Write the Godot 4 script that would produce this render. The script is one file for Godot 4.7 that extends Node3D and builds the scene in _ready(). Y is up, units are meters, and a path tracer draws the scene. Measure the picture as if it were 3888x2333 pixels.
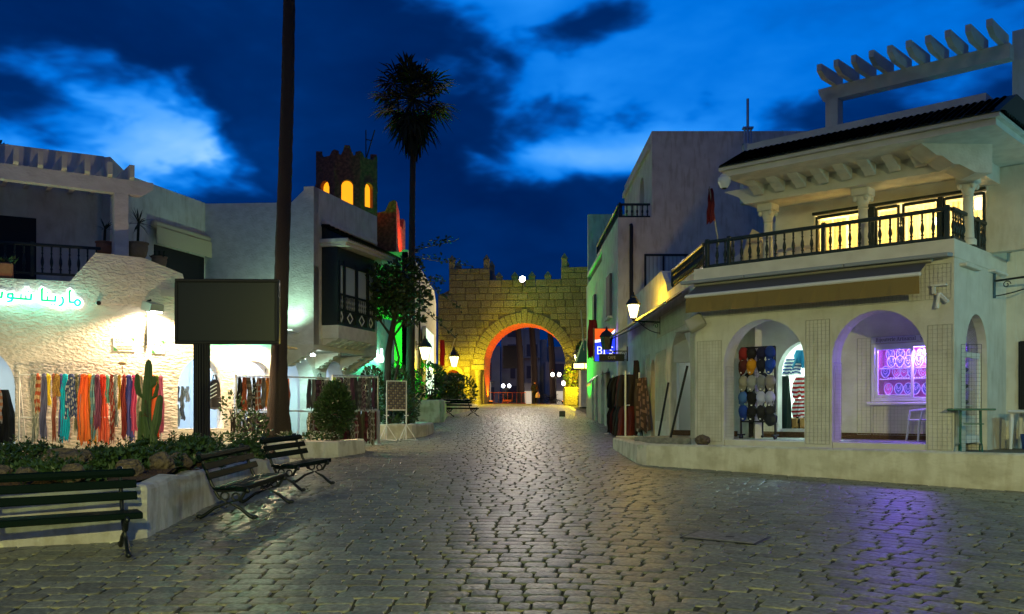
extends Node3D
# A cobbled square at dusk that narrows to a street and a crenellated stone gate. x right, y up, depth d = -z, metres.
# The ground climbs steadily towards the gate: height SL * d.

const SL := 0.0351
var M := {}
var rng := RandomNumberGenerator.new()
var used := {}
var tex_cache := {}

# ---------------------------------------------------------------- geometry collector
class G:
	var v := PackedVector3Array()
	var n := PackedVector3Array()
	var c := PackedColorArray()
	var uv := PackedVector2Array()
	var col := Color.WHITE
	var X := Transform3D()
	func tri(a: Vector3, b: Vector3, d: Vector3, na = null, nb = null, nd = null) -> void:   # counter-clockwise seen from outside
		var pa := X * a
		var pb := X * b
		var pd := X * d
		var f := (pb - pa).cross(pd - pa)
		if f.length_squared() < 1e-16: return
		f = f.normalized()
		v.append(pa); v.append(pd); v.append(pb)
		n.append(f if na == null else (X.basis * na).normalized()); n.append(f if nd == null else (X.basis * nd).normalized()); n.append(f if nb == null else (X.basis * nb).normalized())
		for i in 3: c.append(col)
		for p in [a, d, b]: uv.append(Vector2(p.x, -p.y))
	func quad(a: Vector3, b: Vector3, d: Vector3, e: Vector3) -> void:
		tri(a, b, d); tri(a, d, e)
	func quv(a: Vector3, b: Vector3, d: Vector3, e: Vector3) -> void:       # a lower left, then counter-clockwise; uv 0..1
		quad(a, b, d, e)
		var k := uv.size() - 6
		var q := [Vector2(0, 1), Vector2(1, 0), Vector2(1, 1), Vector2(0, 1), Vector2(0, 0), Vector2(1, 0)]
		for i in 6: uv[k + i] = q[i]
	func box(at: Vector3, s: Vector3, b := Basis(), r := 0.0) -> void:
		var h := s * 0.5
		var keep := X
		X = X * Transform3D(b, at)
		if r <= 0.0:
			for ax in 3:
				for sg in [-1.0, 1.0]:
					var w := Vector3.ZERO; w[ax] = sg
					var p := Vector3.ZERO; p[(ax + 1) % 3] = 1.0
					var q := Vector3.ZERO; q[(ax + 2) % 3] = 1.0
					if sg < 0: var t := p; p = q; q = t
					quad((w - p - q) * h, (w + p - q) * h, (w + p + q) * h, (w - p + q) * h)
		else:
			var i := h - Vector3.ONE * r
			for ax in 3:
				for sg in [-1.0, 1.0]:
					var w := Vector3.ZERO; w[ax] = h[ax] * sg
					var p := Vector3.ZERO; p[(ax + 1) % 3] = i[(ax + 1) % 3]
					var q := Vector3.ZERO; q[(ax + 2) % 3] = i[(ax + 2) % 3]
					if sg < 0: var t := p; p = q; q = t
					quad(w - p - q, w + p - q, w + p + q, w - p + q)
			for ax in 3:
				var a1 := (ax + 1) % 3
				var a2 := (ax + 2) % 3
				for s1 in [-1.0, 1.0]:
					for s2 in [-1.0, 1.0]:
						var e := Vector3.ZERO; e[ax] = i[ax]
						var p := Vector3.ZERO; p[a1] = h[a1] * s1; p[a2] = i[a2] * s2
						var q := Vector3.ZERO; q[a1] = i[a1] * s1; q[a2] = h[a2] * s2
						if s1 * s2 > 0: quad(p - e, q - e, q + e, p + e)
						else: quad(q - e, p - e, p + e, q + e)
			for sx in [-1.0, 1.0]:
				for sy in [-1.0, 1.0]:
					for sz in [-1.0, 1.0]:
						var p := Vector3(h.x * sx, i.y * sy, i.z * sz)
						var q := Vector3(i.x * sx, h.y * sy, i.z * sz)
						var t := Vector3(i.x * sx, i.y * sy, h.z * sz)
						if sx * sy * sz > 0: tri(p, q, t)
						else: tri(p, t, q)
		X = keep
	func bar(a: Vector3, b: Vector3, w: float, h: float, r := 0.0, up := Vector3.UP) -> void:
		var z := (b - a).normalized()
		var x := up.cross(z)
		x = (Vector3.RIGHT if x.length() < 1e-4 else x).normalized()
		box((a + b) * 0.5, Vector3(w, h, a.distance_to(b)), Basis(x, z.cross(x), z), r)
	func prism(poly: PackedVector2Array, z0: float, z1: float) -> void:      # outline in x, y; from z0 to z1
		var p := poly.duplicate()
		if Geometry2D.is_polygon_clockwise(p): p.reverse()
		var ix := Geometry2D.triangulate_polygon(p)
		if ix.is_empty(): print("bad polygon ", p)
		for k in range(0, ix.size(), 3):
			var a := p[ix[k]]; var b := p[ix[k + 1]]; var d := p[ix[k + 2]]
			if (b - a).cross(d - a) < 0: var t := b; b = d; d = t
			tri(Vector3(a.x, a.y, z1), Vector3(b.x, b.y, z1), Vector3(d.x, d.y, z1))
			tri(Vector3(a.x, a.y, z0), Vector3(d.x, d.y, z0), Vector3(b.x, b.y, z0))
		for k in p.size():
			var a := p[k]; var b := p[(k + 1) % p.size()]
			quad(Vector3(a.x, a.y, z0), Vector3(b.x, b.y, z0), Vector3(b.x, b.y, z1), Vector3(a.x, a.y, z1))
	func tube(pts: Array, rad, seg := 8, caps := true) -> void:
		var m := pts.size()
		var rings := []
		var refv := Vector3.ZERO
		for k in m:
			var t: Vector3 = (pts[min(k + 1, m - 1)] - pts[max(k - 1, 0)]).normalized()
			if refv == Vector3.ZERO: refv = t.cross(Vector3(0.31, 0.92, 0.21) if absf(t.y) < 0.9 else Vector3(1, 0.1, 0)).normalized()
			refv = (refv - t * t.dot(refv)).normalized()
			var bi := t.cross(refv)
			var r: float = rad[k] if rad is Array else rad
			var ring := []
			for s in seg:
				var a := TAU * s / seg
				var o := refv * cos(a) + bi * sin(a)
				ring.append([pts[k] + o * r, o])
			rings.append(ring)
		for k in m - 1:
			for s in seg:
				var a = rings[k][s]; var b = rings[k][(s + 1) % seg]; var d = rings[k + 1][(s + 1) % seg]; var e = rings[k + 1][s]
				tri(a[0], b[0], d[0], a[1], b[1], d[1]); tri(a[0], d[0], e[0], a[1], d[1], e[1])
		if caps:
			for s in range(1, seg - 1):
				tri(rings[0][0][0], rings[0][s + 1][0], rings[0][s][0]); tri(rings[m - 1][0][0], rings[m - 1][s][0], rings[m - 1][s + 1][0])
	func lathe(prof: Array, at: Vector3, seg := 16, smooth := true) -> void:     # prof: Vector2(radius, height), from below upwards
		for k in prof.size() - 1:
			var a: Vector2 = prof[k]; var b: Vector2 = prof[k + 1]
			var s := b - a
			for i in seg:
				var t0 := TAU * i / seg; var t1 := TAU * (i + 1) / seg
				var d0 := Vector3(cos(t0), 0, -sin(t0)); var d1 := Vector3(cos(t1), 0, -sin(t1))
				var n0 := Vector3(d0.x * s.y, -s.x, d0.z * s.y); var n1 := Vector3(d1.x * s.y, -s.x, d1.z * s.y)
				var p := at + d0 * a.x + Vector3(0, a.y, 0); var q := at + d1 * a.x + Vector3(0, a.y, 0)
				var r := at + d1 * b.x + Vector3(0, b.y, 0); var u := at + d0 * b.x + Vector3(0, b.y, 0)
				if smooth: tri(p, q, r, n0, n1, n1); tri(p, r, u, n0, n1, n0)
				else: quad(p, q, r, u)
	func ball(at: Vector3, s: Vector3, seg := 12, rings := 8, lump := 0.0, sd := 0) -> void:
		var pts := []
		for j in rings + 1:
			var row := []
			var f := PI * j / rings
			for i in seg:
				var a := TAU * i / seg
				var d := Vector3(sin(f) * cos(a), cos(f), sin(f) * sin(a))
				var k := 1.0
				if lump > 0: k += lump * (sin(d.x * 5.1 + sd) * sin(d.y * 4.3 + sd * 1.7) + 0.7 * sin(d.z * 7.7 + sd * 0.6 + d.x * 3.0) + 0.4 * sin(d.y * 11.0 + d.z * 9.0 + sd))
				row.append([at + d * s * k, d / s])
			pts.append(row)
		for j in rings:
			for i in seg:
				var a = pts[j][i]; var b = pts[j][(i + 1) % seg]; var d = pts[j + 1][(i + 1) % seg]; var e = pts[j + 1][i]
				if lump > 0.03: tri(a[0], b[0], d[0]); tri(a[0], d[0], e[0])
				else: tri(a[0], b[0], d[0], a[1], b[1], d[1]); tri(a[0], d[0], e[0], a[1], d[1], e[1])
	func leaf(p: Vector3, dir: Vector3, side: Vector3, l: float, w: float, bend := 0.15) -> void:
		var nn := dir.cross(side).normalized()
		var q := p + dir * l * 0.45 - nn * bend * l * 0.3
		var e := p + dir * l - nn * bend * l
		tri(p, q + side * w, e); tri(p, e, q - side * w)
	func strip(pts: Array, wid: Array, nrm: Vector3) -> void:              # a bent blade, widths at its points
		for k in pts.size() - 1:
			var t: Vector3 = (pts[k + 1] - pts[k]).normalized()
			var s := t.cross(nrm).normalized()
			quad(pts[k] - s * wid[k], pts[k] + s * wid[k], pts[k + 1] + s * wid[k + 1], pts[k + 1] - s * wid[k + 1])
	func mesh() -> ArrayMesh:
		var a := []
		a.resize(Mesh.ARRAY_MAX)
		a[Mesh.ARRAY_VERTEX] = v; a[Mesh.ARRAY_NORMAL] = n; a[Mesh.ARRAY_COLOR] = c; a[Mesh.ARRAY_TEX_UV] = uv
		var m := ArrayMesh.new()
		m.add_surface_from_arrays(Mesh.PRIMITIVE_TRIANGLES, a)
		return m

# ---------------------------------------------------------------- scene tree
func numbered(p: Node, called: String) -> String:
	var k := str(p.get_instance_id()) + called
	var i: int = used.get(k, 0)
	used[k] = i + 1
	return called if i == 0 else "%s_%03d" % [called, i]

func tag(o: Node, label: String, category: String, group := "", kind := "") -> Node:
	if label: o.set_meta("label", label)
	if category: o.set_meta("category", category)
	if group: o.set_meta("group", group)
	if kind: o.set_meta("kind", kind)
	return o

func thing(called: String, label: String, category: String, x := Transform3D(), group := "") -> Node3D:
	var o := Node3D.new()
	o.name = numbered(self, called)
	add_child(o)
	o.transform = x
	tag(o, label, category, group)
	return o

func part(called: String, g, m: Material, parent: Node, x := Transform3D(), kind := "") -> MeshInstance3D:
	var o := MeshInstance3D.new()
	o.name = numbered(parent, called)
	o.mesh = g.mesh() if g is G else g
	o.material_override = m
	o.transform = x
	if kind: o.set_meta("kind", kind)
	parent.add_child(o)
	return o

func solo(called: String, g, m: Material, label: String, category: String, x := Transform3D(), group := "", kind := "") -> MeshInstance3D:
	var o := part(called, g, m, self, x, kind)
	tag(o, label, category, group, kind)
	return o

func structure(called: String, g, m: Material, x := Transform3D()) -> MeshInstance3D:
	return part(called, g, m, self, x, "structure")

func copy(o: Node3D, x: Transform3D, label: String, called := "") -> Node3D:
	var r: Node3D = o.duplicate()
	r.name = numbered(self, called if called else String(o.name).rstrip("0123456789").trim_suffix("_"))
	add_child(r)
	r.transform = x
	r.set_meta("label", label)
	return r

func frame(x: float, d: float, ux: float, ud: float) -> Transform3D:    # local x along a wall to the right, y up, z out of the wall towards the square
	var l := sqrt(ux * ux + ud * ud)
	ux /= l; ud /= l
	return Transform3D(Basis(Vector3(ux, 0, -ud), Vector3.UP, Vector3(ud, 0, ux)), Vector3(x, 0, -d))

func P(x: float, y: float, d: float) -> Vector3: return Vector3(x, y, -d)
func gy(d: float) -> float: return SL * minf(d, 71.0)
func at(p: Vector3, yaw := 0.0) -> Transform3D: return Transform3D(Basis(Vector3.UP, yaw), p)
func rv(a: float, b: float) -> float: return rng.randf_range(a, b)

func omni(p: Vector3, col: Color, e: float, size := 0.1, parent: Node = self) -> void:
	var l := OmniLight3D.new()
	l.name = numbered(parent, "lamp_light")
	l.light_color = col; l.light_energy = e; l.light_size = size; l.omni_range = 60.0; l.omni_attenuation = 2.0; l.shadow_enabled = true
	parent.add_child(l)
	l.position = p

func spot(p: Vector3, to: Vector3, col: Color, e: float, angle: float, size := 0.1, parent: Node = self, soft := 0.6) -> void:
	var l := SpotLight3D.new()
	l.name = numbered(parent, "lamp_light")
	l.light_color = col; l.light_energy = e; l.light_size = size; l.spot_range = 80.0; l.spot_attenuation = 2.0; l.spot_angle = angle; l.spot_angle_attenuation = soft; l.shadow_enabled = true
	parent.add_child(l)
	l.transform = Transform3D(Basis.looking_at(to - p, Vector3.UP if absf((to - p).normalized().y) < 0.95 else Vector3.RIGHT), p)

func area(p: Vector3, to: Vector3, size: Vector2, col: Color, e: float, parent: Node = self) -> void:
	var l := AreaLight3D.new()
	l.name = numbered(parent, "lamp_light")
	l.light_color = col; l.light_energy = e; l.area_size = size; l.shadow_enabled = true
	l.area_normalize_energy = true
	parent.add_child(l)
	l.transform = Transform3D(Basis.looking_at(to - p, Vector3.UP if absf((to - p).normalized().y) < 0.95 else Vector3.RIGHT), p)

# ---------------------------------------------------------------- materials
func noise(freq: float, oct := 4, sd := 1, kind := FastNoiseLite.TYPE_SIMPLEX_SMOOTH) -> FastNoiseLite:
	var f := FastNoiseLite.new()
	f.noise_type = kind; f.seed = sd; f.frequency = freq; f.fractal_octaves = oct
	return f

func ntex(key: String, freq: float, oct: int, sd: int, lo: float, hi: float, kind := FastNoiseLite.TYPE_SIMPLEX_SMOOTH, warp := 0.0) -> NoiseTexture2D:
	if tex_cache.has(key): return tex_cache[key]
	var t := NoiseTexture2D.new()
	t.width = 512; t.height = 512; t.seamless = true; t.seamless_blend_skirt = 0.25
	t.noise = noise(freq, oct, sd, kind)
	if warp > 0:
		t.noise.domain_warp_enabled = true; t.noise.domain_warp_amplitude = warp; t.noise.domain_warp_frequency = freq * 0.7
	var r := Gradient.new()
	r.set_color(0, Color(lo, lo, lo)); r.set_color(1, Color(hi, hi, hi))
	t.color_ramp = r
	tex_cache[key] = t
	return t

func tint_tex(key: String, freq: float, oct: int, sd: int, a: Color, b: Color, lo := 0.25, hi := 0.75, warp := 0.0) -> NoiseTexture2D:
	if tex_cache.has(key): return tex_cache[key]
	var t := NoiseTexture2D.new()
	t.width = 512; t.height = 512; t.seamless = true; t.seamless_blend_skirt = 0.25
	t.noise = noise(freq, oct, sd)
	if warp > 0:
		t.noise.domain_warp_enabled = true; t.noise.domain_warp_amplitude = warp; t.noise.domain_warp_frequency = freq
	var r := Gradient.new()
	r.offsets = PackedFloat32Array([lo, hi])
	r.colors = PackedColorArray([a.linear_to_srgb(), b.linear_to_srgb()])
	t.color_ramp = r
	tex_cache[key] = t
	return t

func mat(r: float, g: float, b: float, rough := 0.8, metal := 0.0, vc := false) -> StandardMaterial3D:
	var m := StandardMaterial3D.new()
	m.albedo_color = Color(r, g, b).linear_to_srgb()
	m.roughness = rough; m.metallic = metal
	m.vertex_color_use_as_albedo = vc
	return m

func tri_mat(m: StandardMaterial3D, scale: Vector3, albedo: Texture2D, bump: Texture2D = null, cm := 1.0) -> StandardMaterial3D:
	m.uv1_triplanar = true; m.uv1_world_triplanar = true; m.uv1_scale = scale; m.uv1_triplanar_sharpness = 4.0
	if albedo: m.albedo_texture = albedo
	if bump: m.heightmap_enabled = true; m.heightmap_texture = bump; m.heightmap_scale = cm
	return m

func glow(r: float, g: float, b: float, e: float) -> StandardMaterial3D:
	var m := mat(minf(r, 0.9), minf(g, 0.9), minf(b, 0.9), 0.6)
	m.emission_enabled = true; m.emission = Color(r, g, b).linear_to_srgb(); m.emission_energy_multiplier = e
	return m

func glass(a := 0.08, tone := Color(0.6, 0.7, 0.75)) -> StandardMaterial3D:
	var m := mat(tone.r, tone.g, tone.b, 0.05)
	m.transparency = BaseMaterial3D.TRANSPARENCY_ALPHA
	m.albedo_color.a = a
	return m

func make_materials() -> void:
	var soft := tint_tex("soft", 0.008, 5, 3, Color(0.87, 0.86, 0.84), Color(1, 1, 1), 0.25, 0.7, 30.0)
	var stain := tint_tex("stain", 0.006, 6, 9, Color(0.76, 0.74, 0.68), Color(1, 1, 1), 0.3, 0.55, 40.0)
	var rough_b := ntex("plaster", 0.03, 3, 5, 0.0, 1.0, FastNoiseLite.TYPE_SIMPLEX_SMOOTH, 25.0)
	var fine_b := ntex("fine", 0.05, 4, 6, 0.0, 1.0)
	M.plaster = tri_mat(mat(0.76, 0.71, 0.63, 0.9), Vector3(0.42, 0.75, 0.42), soft, rough_b, 3.2)
	M.plaster_b = tri_mat(mat(0.74, 0.72, 0.67, 0.9), Vector3(0.5, 0.8, 0.5), soft, rough_b, 1.2)
	M.wall = tri_mat(mat(0.72, 0.70, 0.61, 0.9), Vector3.ONE * 0.4, soft, fine_b, 0.5)
	M.trim = tri_mat(mat(0.74, 0.71, 0.61, 0.85), Vector3.ONE * 0.6, soft, fine_b, 0.3)
	M.low_wall = tri_mat(mat(0.72, 0.69, 0.56, 0.9), Vector3(0.5, 0.5, 0.5), stain, fine_b, 1.0)
	for k in ["wall", "low_wall"]:      # rain streaks and grime running down the limewash
		var m: StandardMaterial3D = M[k]
		m.detail_enabled = true; m.detail_uv_layer = BaseMaterial3D.DETAIL_UV_2; m.detail_blend_mode = BaseMaterial3D.BLEND_MODE_MUL
		m.uv2_triplanar = true; m.uv2_world_triplanar = true; m.uv2_scale = Vector3(0.5, 0.09, 0.5)
		m.detail_albedo = tint_tex("streak", 0.02, 5, 33, Color(0.84, 0.82, 0.76), Color(1, 1, 1), 0.2, 0.42, 10.0)
	M.rust_stone = tri_mat(mat(0.34, 0.14, 0.07, 0.95), Vector3.ONE * 0.5, tint_tex("st2", 0.02, 5, 12, Color(0.5, 0.5, 0.5), Color(1, 1, 1)), fine_b, 2.0)
	M.gate = tri_mat(mat(0.42, 0.40, 0.20, 0.92, 0.0, true), Vector3.ONE * 0.6, tint_tex("st3", 0.03, 5, 13, Color(0.55, 0.52, 0.45), Color(1, 1, 1)), ntex("gb", 0.02, 5, 15, 0.0, 1.0), 3.0)
	M.joint = mat(0.16, 0.13, 0.08, 0.95)
	M.cobble = tri_mat(mat(0.36, 0.36, 0.26, 0.42, 0.0, true), Vector3.ONE * 1.3, tint_tex("st4", 0.02, 5, 17, Color(0.55, 0.54, 0.52), Color(1, 1, 1)), ntex("cb", 0.025, 4, 18, 0.0, 1.0), 0.5)
	M.cobble.metallic_specular = 0.5
	M.earth = tri_mat(mat(0.10, 0.10, 0.055, 0.95), Vector3.ONE * 1.0, tint_tex("st5", 0.05, 4, 19, Color(0.5, 0.5, 0.4), Color(1, 1, 1)), fine_b, 1.5)
	M.soil = tri_mat(mat(0.16, 0.085, 0.04, 0.95), Vector3.ONE, tint_tex("st5", 0.05, 4, 19, Color(0.5, 0.5, 0.4), Color(1, 1, 1)), fine_b, 3.0)
	M.paving = tri_mat(mat(0.30, 0.29, 0.25, 0.5, 0.0, true), Vector3.ONE * 0.8, tint_tex("st4", 0.02, 5, 17, Color(0.55, 0.54, 0.52), Color(1, 1, 1)), fine_b, 0.5)
	M.green = tri_mat(mat(0.012, 0.026, 0.022, 0.42), Vector3(3, 0.5, 3), tint_tex("wd", 0.03, 4, 20, Color(0.6, 0.6, 0.6), Color(1, 1, 1)), fine_b, 0.2)
	M.bench = tri_mat(mat(0.006, 0.016, 0.013, 0.5), Vector3(2, 6, 2), tint_tex("wd", 0.03, 4, 20, Color(0.6, 0.6, 0.6), Color(1, 1, 1)), fine_b, 0.15)
	M.bench.metallic_specular = 0.12
	M.iron = mat(0.008, 0.012, 0.011, 0.4)
	M.black = mat(0.006, 0.006, 0.007, 0.6)
	M.dark = mat(0.012, 0.014, 0.016, 0.5)
	M.tile = tri_mat(mat(0.012, 0.03, 0.018, 0.35), Vector3.ONE * 2.0, tint_tex("wd", 0.03, 4, 20, Color(0.6, 0.6, 0.6), Color(1, 1, 1)))
	M.steel = mat(0.55, 0.55, 0.53, 0.35, 0.8)
	M.paint_white = mat(0.75, 0.75, 0.72, 0.4)
	M.wire = mat(0.42, 0.40, 0.31, 0.5, 0.3)
	M.trunk = tri_mat(mat(0.105, 0.078, 0.054, 0.95), Vector3(1.6, 6.0, 1.6), tint_tex("bark", 0.03, 4, 22, Color(0.5, 0.48, 0.45), Color(1, 1, 1)), ntex("bk", 0.03, 4, 23, 0.0, 1.0), 2.5)
	M.leaf = mat(0.05, 0.10, 0.03, 0.45, 0.0, true); M.leaf.backlight_enabled = true; M.leaf.backlight = Color(0.25, 0.4, 0.1)
	M.palm = mat(0.022, 0.036, 0.014, 0.85, 0.0, true)
	M.cactus = tri_mat(mat(0.10, 0.16, 0.05, 0.6, 0.0, true), Vector3.ONE * 3.0, soft)
	M.rock = tri_mat(mat(0.20, 0.15, 0.10, 0.95), Vector3.ONE * 1.2, tint_tex("st2", 0.02, 5, 12, Color(0.5, 0.5, 0.5), Color(1, 1, 1)), ntex("gb", 0.02, 5, 15, 0.0, 1.0), 4.0)
	M.terracotta = tri_mat(mat(0.42, 0.17, 0.08, 0.8), Vector3.ONE * 2.0, soft)
	M.clay = tri_mat(mat(0.32, 0.24, 0.12, 0.85), Vector3.ONE * 2.0, soft)
	M.cloth = mat(1, 1, 1, 0.85, 0.0, true); M.cloth.backlight_enabled = true; M.cloth.backlight = Color(0.35, 0.35, 0.35)
	M.paint = mat(1, 1, 1, 0.55, 0.0, true)
	M.plastic = mat(0.72, 0.72, 0.74, 0.35)
	M.glass = glass()
	M.glass_dark = glass(0.25, Color(0.05, 0.07, 0.08))
	M.blue_glass = mat(0.46, 0.56, 0.56, 0.3)
	M.room = mat(0.72, 0.74, 0.76, 0.8)
	M.skin = mat(0.35, 0.2, 0.13, 0.6)
	M.red_flag = mat(0.35, 0.02, 0.015, 0.8)
	M.dark_cloth = mat(0.012, 0.012, 0.015, 0.9)
	M.magenta = mat(0.62, 0.10, 0.35, 0.7)
	M.cream = mat(0.75, 0.66, 0.45, 0.9)
	M.curtain = mat(0.72, 0.62, 0.42, 0.9); M.curtain.backlight_enabled = true; M.curtain.backlight = Color(0.8, 0.75, 0.6)
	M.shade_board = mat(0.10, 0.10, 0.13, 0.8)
	M.ledge = mat(0.30, 0.33, 0.36, 0.6)
	M.gate_core = tri_mat(mat(0.24, 0.20, 0.12, 0.95), Vector3.ONE * 0.6, tint_tex("st3", 0.03, 5, 13, Color(0.55, 0.52, 0.45), Color(1, 1, 1)))
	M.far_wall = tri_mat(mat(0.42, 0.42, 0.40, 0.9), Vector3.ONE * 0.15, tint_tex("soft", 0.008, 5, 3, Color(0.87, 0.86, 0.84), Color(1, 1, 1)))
	M.orange_paint = mat(0.7, 0.16, 0.03, 0.5)
	M.brown_awning = mat(0.24, 0.17, 0.05, 0.9); M.brown_awning.backlight_enabled = true; M.brown_awning.backlight = Color(0.3, 0.25, 0.15)
	M.grey_awning = mat(0.11, 0.11, 0.12, 0.9)
	M.sign_black = mat(0.012, 0.016, 0.016, 0.35)
	M.sign_green = mat(0.03, 0.16, 0.05, 0.5)
	M.sign_brown = mat(0.12, 0.06, 0.03, 0.6)
	M.tan_leather = mat(0.40, 0.22, 0.06, 0.5)
	M.pink_velvet = mat(0.75, 0.10, 0.25, 0.8)
	M.blue_velvet = mat(0.07, 0.08, 0.26, 0.7)
	M.pearl = mat(0.85, 0.82, 0.85, 0.3)
	M.sign_silver = mat(0.55, 0.55, 0.62, 0.35)
	M.green_top = mat(0.01, 0.12, 0.09, 0.3)
	M.blue_plastic = mat(0.01, 0.06, 0.30, 0.4)
	M.green_canvas = mat(0.10, 0.32, 0.10, 0.9)

# ---------------------------------------------------------------- the scene
func _ready() -> void:
	rng.seed = 7
	var cam := Camera3D.new()
	cam.name = "camera"
	cam.projection = Camera3D.PROJECTION_FRUSTUM
	cam.near = 0.1; cam.far = 900.0
	cam.size = 0.1 * 1484.0 / 2250.0
	cam.frustum_offset = Vector2(0.0, 0.1 * 253.0 / 2250.0)
	add_child(cam)
	cam.position = Vector3(0, 1.9, 0)
	var e := Environment.new()
	e.background_mode = Environment.BG_SKY
	e.sky = Sky.new()
	e.sky.sky_material = dusk_sky()
	e.background_energy_multiplier = 1.0
	e.tonemap_mode = Environment.TONE_MAPPER_LINEAR
	e.tonemap_exposure = 1.08
	e.sdfgi_enabled = true; e.ssao_enabled = true; e.ssil_enabled = true
	var we := WorldEnvironment.new()
	we.name = "world_environment"
	we.environment = e
	add_child(we)
	var sun := DirectionalLight3D.new()       # the last glow in the west, behind the camera
	sun.name = "afterglow"
	sun.light_energy = 0.02; sun.light_angular_distance = 20.0; sun.light_color = Color(1.0, 0.93, 0.8); sun.shadow_enabled = true
	sun.transform = Transform3D(Basis.looking_at(Vector3(0.35, -0.6, -0.8)), Vector3.ZERO)
	add_child(sun)
	make_materials()
	ground()
	paving()
	right_building()
	right_plinth()
	right_back_building()
	scarf_building()
	bay_building()
	tower()
	green_wall_building()
	gate()
	beyond_gate()
	planters()
	unseen_street_lamps()
	street_lanterns()
	benches()
	signboard()
	left_goods()
	right_goods()
	right_street_goods()
	plants()
	people()

func dusk_sky() -> PanoramaSkyMaterial:
	var w := 2048
	var h := 2048
	var data := PackedByteArray()
	data.resize(w * h * 3)
	var big := noise(1.2, 3, 4)
	var mid := noise(2.6, 5, 11)
	var puff := noise(6.5, 6, 21)
	puff.fractal_gain = 0.58
	var wx := noise(2.2, 3, 31)
	# azimuth, elevation, half widths (degrees), how much the cloud opens there, how bright the sky behind it is
	var spots := [
		[-24.0, 15.2, 8.0, 3.4, 0.42, 0.34], [-17.5, 13.6, 4.0, 1.8, 0.40, 0.30], [-27.0, 24.5, 10.0, 5.0, -0.10, 0.0], [-12.0, 20.0, 9.0, 6.0, -0.22, 0.0], [-8.0, 15.5, 5.0, 3.5, -0.12, 0.0],
		[19.0, 21.5, 15.0, 7.0, 0.50, 0.04], [2.5, 14.9, 6.5, 1.3, 0.44, 0.26], [9.0, 15.8, 8.0, 2.2, 0.34, 0.18], [-1.0, 24.5, 4.0, 2.6, 0.34, 0.20], [6.0, 20.5, 7.0, 4.0, 0.24, 0.10], [1.0, 10.3, 11.0, 3.0, -0.35, 0.0], [9.5, 13.4, 5.0, 1.2, -0.25, 0.0],
		[9.0, 17.3, 4.0, 0.9, -0.30, 0.0], [23.0, 16.8, 9.0, 1.5, -0.34, 0.0], [4.5, 19.0, 3.0, 1.0, -0.22, 0.0], [4.0, 22.2, 3.0, 0.9, -0.25, 0.0], [14.0, 22.6, 3.5, 0.7, -0.25, 0.0],
	]
	var ramp := Gradient.new()
	ramp.offsets = PackedFloat32Array([0.0, 0.25, 0.45, 0.62, 0.78, 0.9, 1.0])
	ramp.colors = PackedColorArray([Color8(0, 20, 66), Color8(0, 40, 100), Color8(2, 74, 160), Color8(0, 110, 216), Color8(36, 138, 240), Color8(96, 172, 255), Color8(150, 204, 255)])
	var low := ramp.sample(0.2)
	for j in h:
		var el := 90.0 - 180.0 * (j + 0.5) / h
		if el < -1.0:
			for i in w:
				var k := (j * w + i) * 3
				data[k] = 6; data[k + 1] = 14; data[k + 2] = 26
			continue
		if el > 34.0 and j % 4 != 0:      # high overhead one row serves for four
			for i in w * 3: data[j * w * 3 + i] = data[(j - 1) * w * 3 + i]
			continue
		var ce := cos(deg_to_rad(el)); var se := sin(deg_to_rad(el))
		for i in w:
			var az := wrapf((float(i) + 0.5) / w * 360.0, -180.0, 180.0)      # the panorama begins straight ahead
			var a := deg_to_rad(az)
			var d := Vector3(sin(a) * ce, se * 2.0, -cos(a) * ce)
			var s := wx.get_noise_3dv(d)
			var m := mid.get_noise_3dv(d + Vector3(s, -s, s) * 0.10)
			var pf := puff.get_noise_3dv(d + Vector3(m, m * 0.5, -m) * 0.06)
			var cov := 0.60 + big.get_noise_3dv(d) * 0.25 + m * 0.34 + pf * 0.42
			var bright := 0.56 + m * 0.06
			if az > -42.0 and az < 42.0 and el < 40.0:
				var x := az + s * 4.0 + m * 2.0
				var y := el + s * 1.5
				for q in spots:
					var u: float = (x - q[0]) / q[2]
					var v: float = (y - q[1]) / q[3]
					var r := u * u + v * v
					if r < 6.0:
						var g := exp(-r)
						cov -= q[4] * g
						bright += q[5] * g
			var shade := 0.20 + m * 0.16 + pf * 0.08 - 0.05 * smoothstep(14.0, 3.0, el)
			var c := ramp.sample(clampf(lerpf(bright - pf * 0.10, shade, smoothstep(0.22, 0.62, cov)), 0.0, 1.0))
			var k := (j * w + i) * 3
			data[k] = c.r8; data[k + 1] = c.g8; data[k + 2] = c.b8
	var p := PanoramaSkyMaterial.new()
	p.panorama = ImageTexture.create_from_image(Image.create_from_data(w, h, false, Image.FORMAT_RGB8, data))
	return p

# ---------------------------------------------------------------- ground and cobbles
func ground() -> void:
	var g := G.new()
	var ds := [-60.0, 0.0, 20.0, 40.0, 71.0, 140.0, 700.0]
	for k in ds.size() - 1:
		var a: float = ds[k]; var b: float = ds[k + 1]
		g.quad(P(-400, gy(a) - 0.014, a), P(400, gy(a) - 0.014, a), P(400, gy(b) - 0.014, b), P(-400, gy(b) - 0.014, b))
	structure("ground", g, M.earth)

func in_right_buildings(x: float, d: float) -> bool:
	if d > 24.5: return x > 4.0
	if d > 20.4: return x > 2.95
	return (x - 2.95) * 0.647 + (d - 20.45) * 0.762 > 0.0 and x > 2.9

func in_left_things(x: float, d: float) -> bool:
	if d < 19.2 and d > 10.2: return x < -4.75 - (0.0 if d > 11.2 else (11.2 - d) * 1.9)
	if d > 22.8 and d < 24.8: return x < -4.2
	if d > 28.0: return x < -4.9 - (d - 28.0) * 0.02
	return x < -0.46 * d - 1.5

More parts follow.
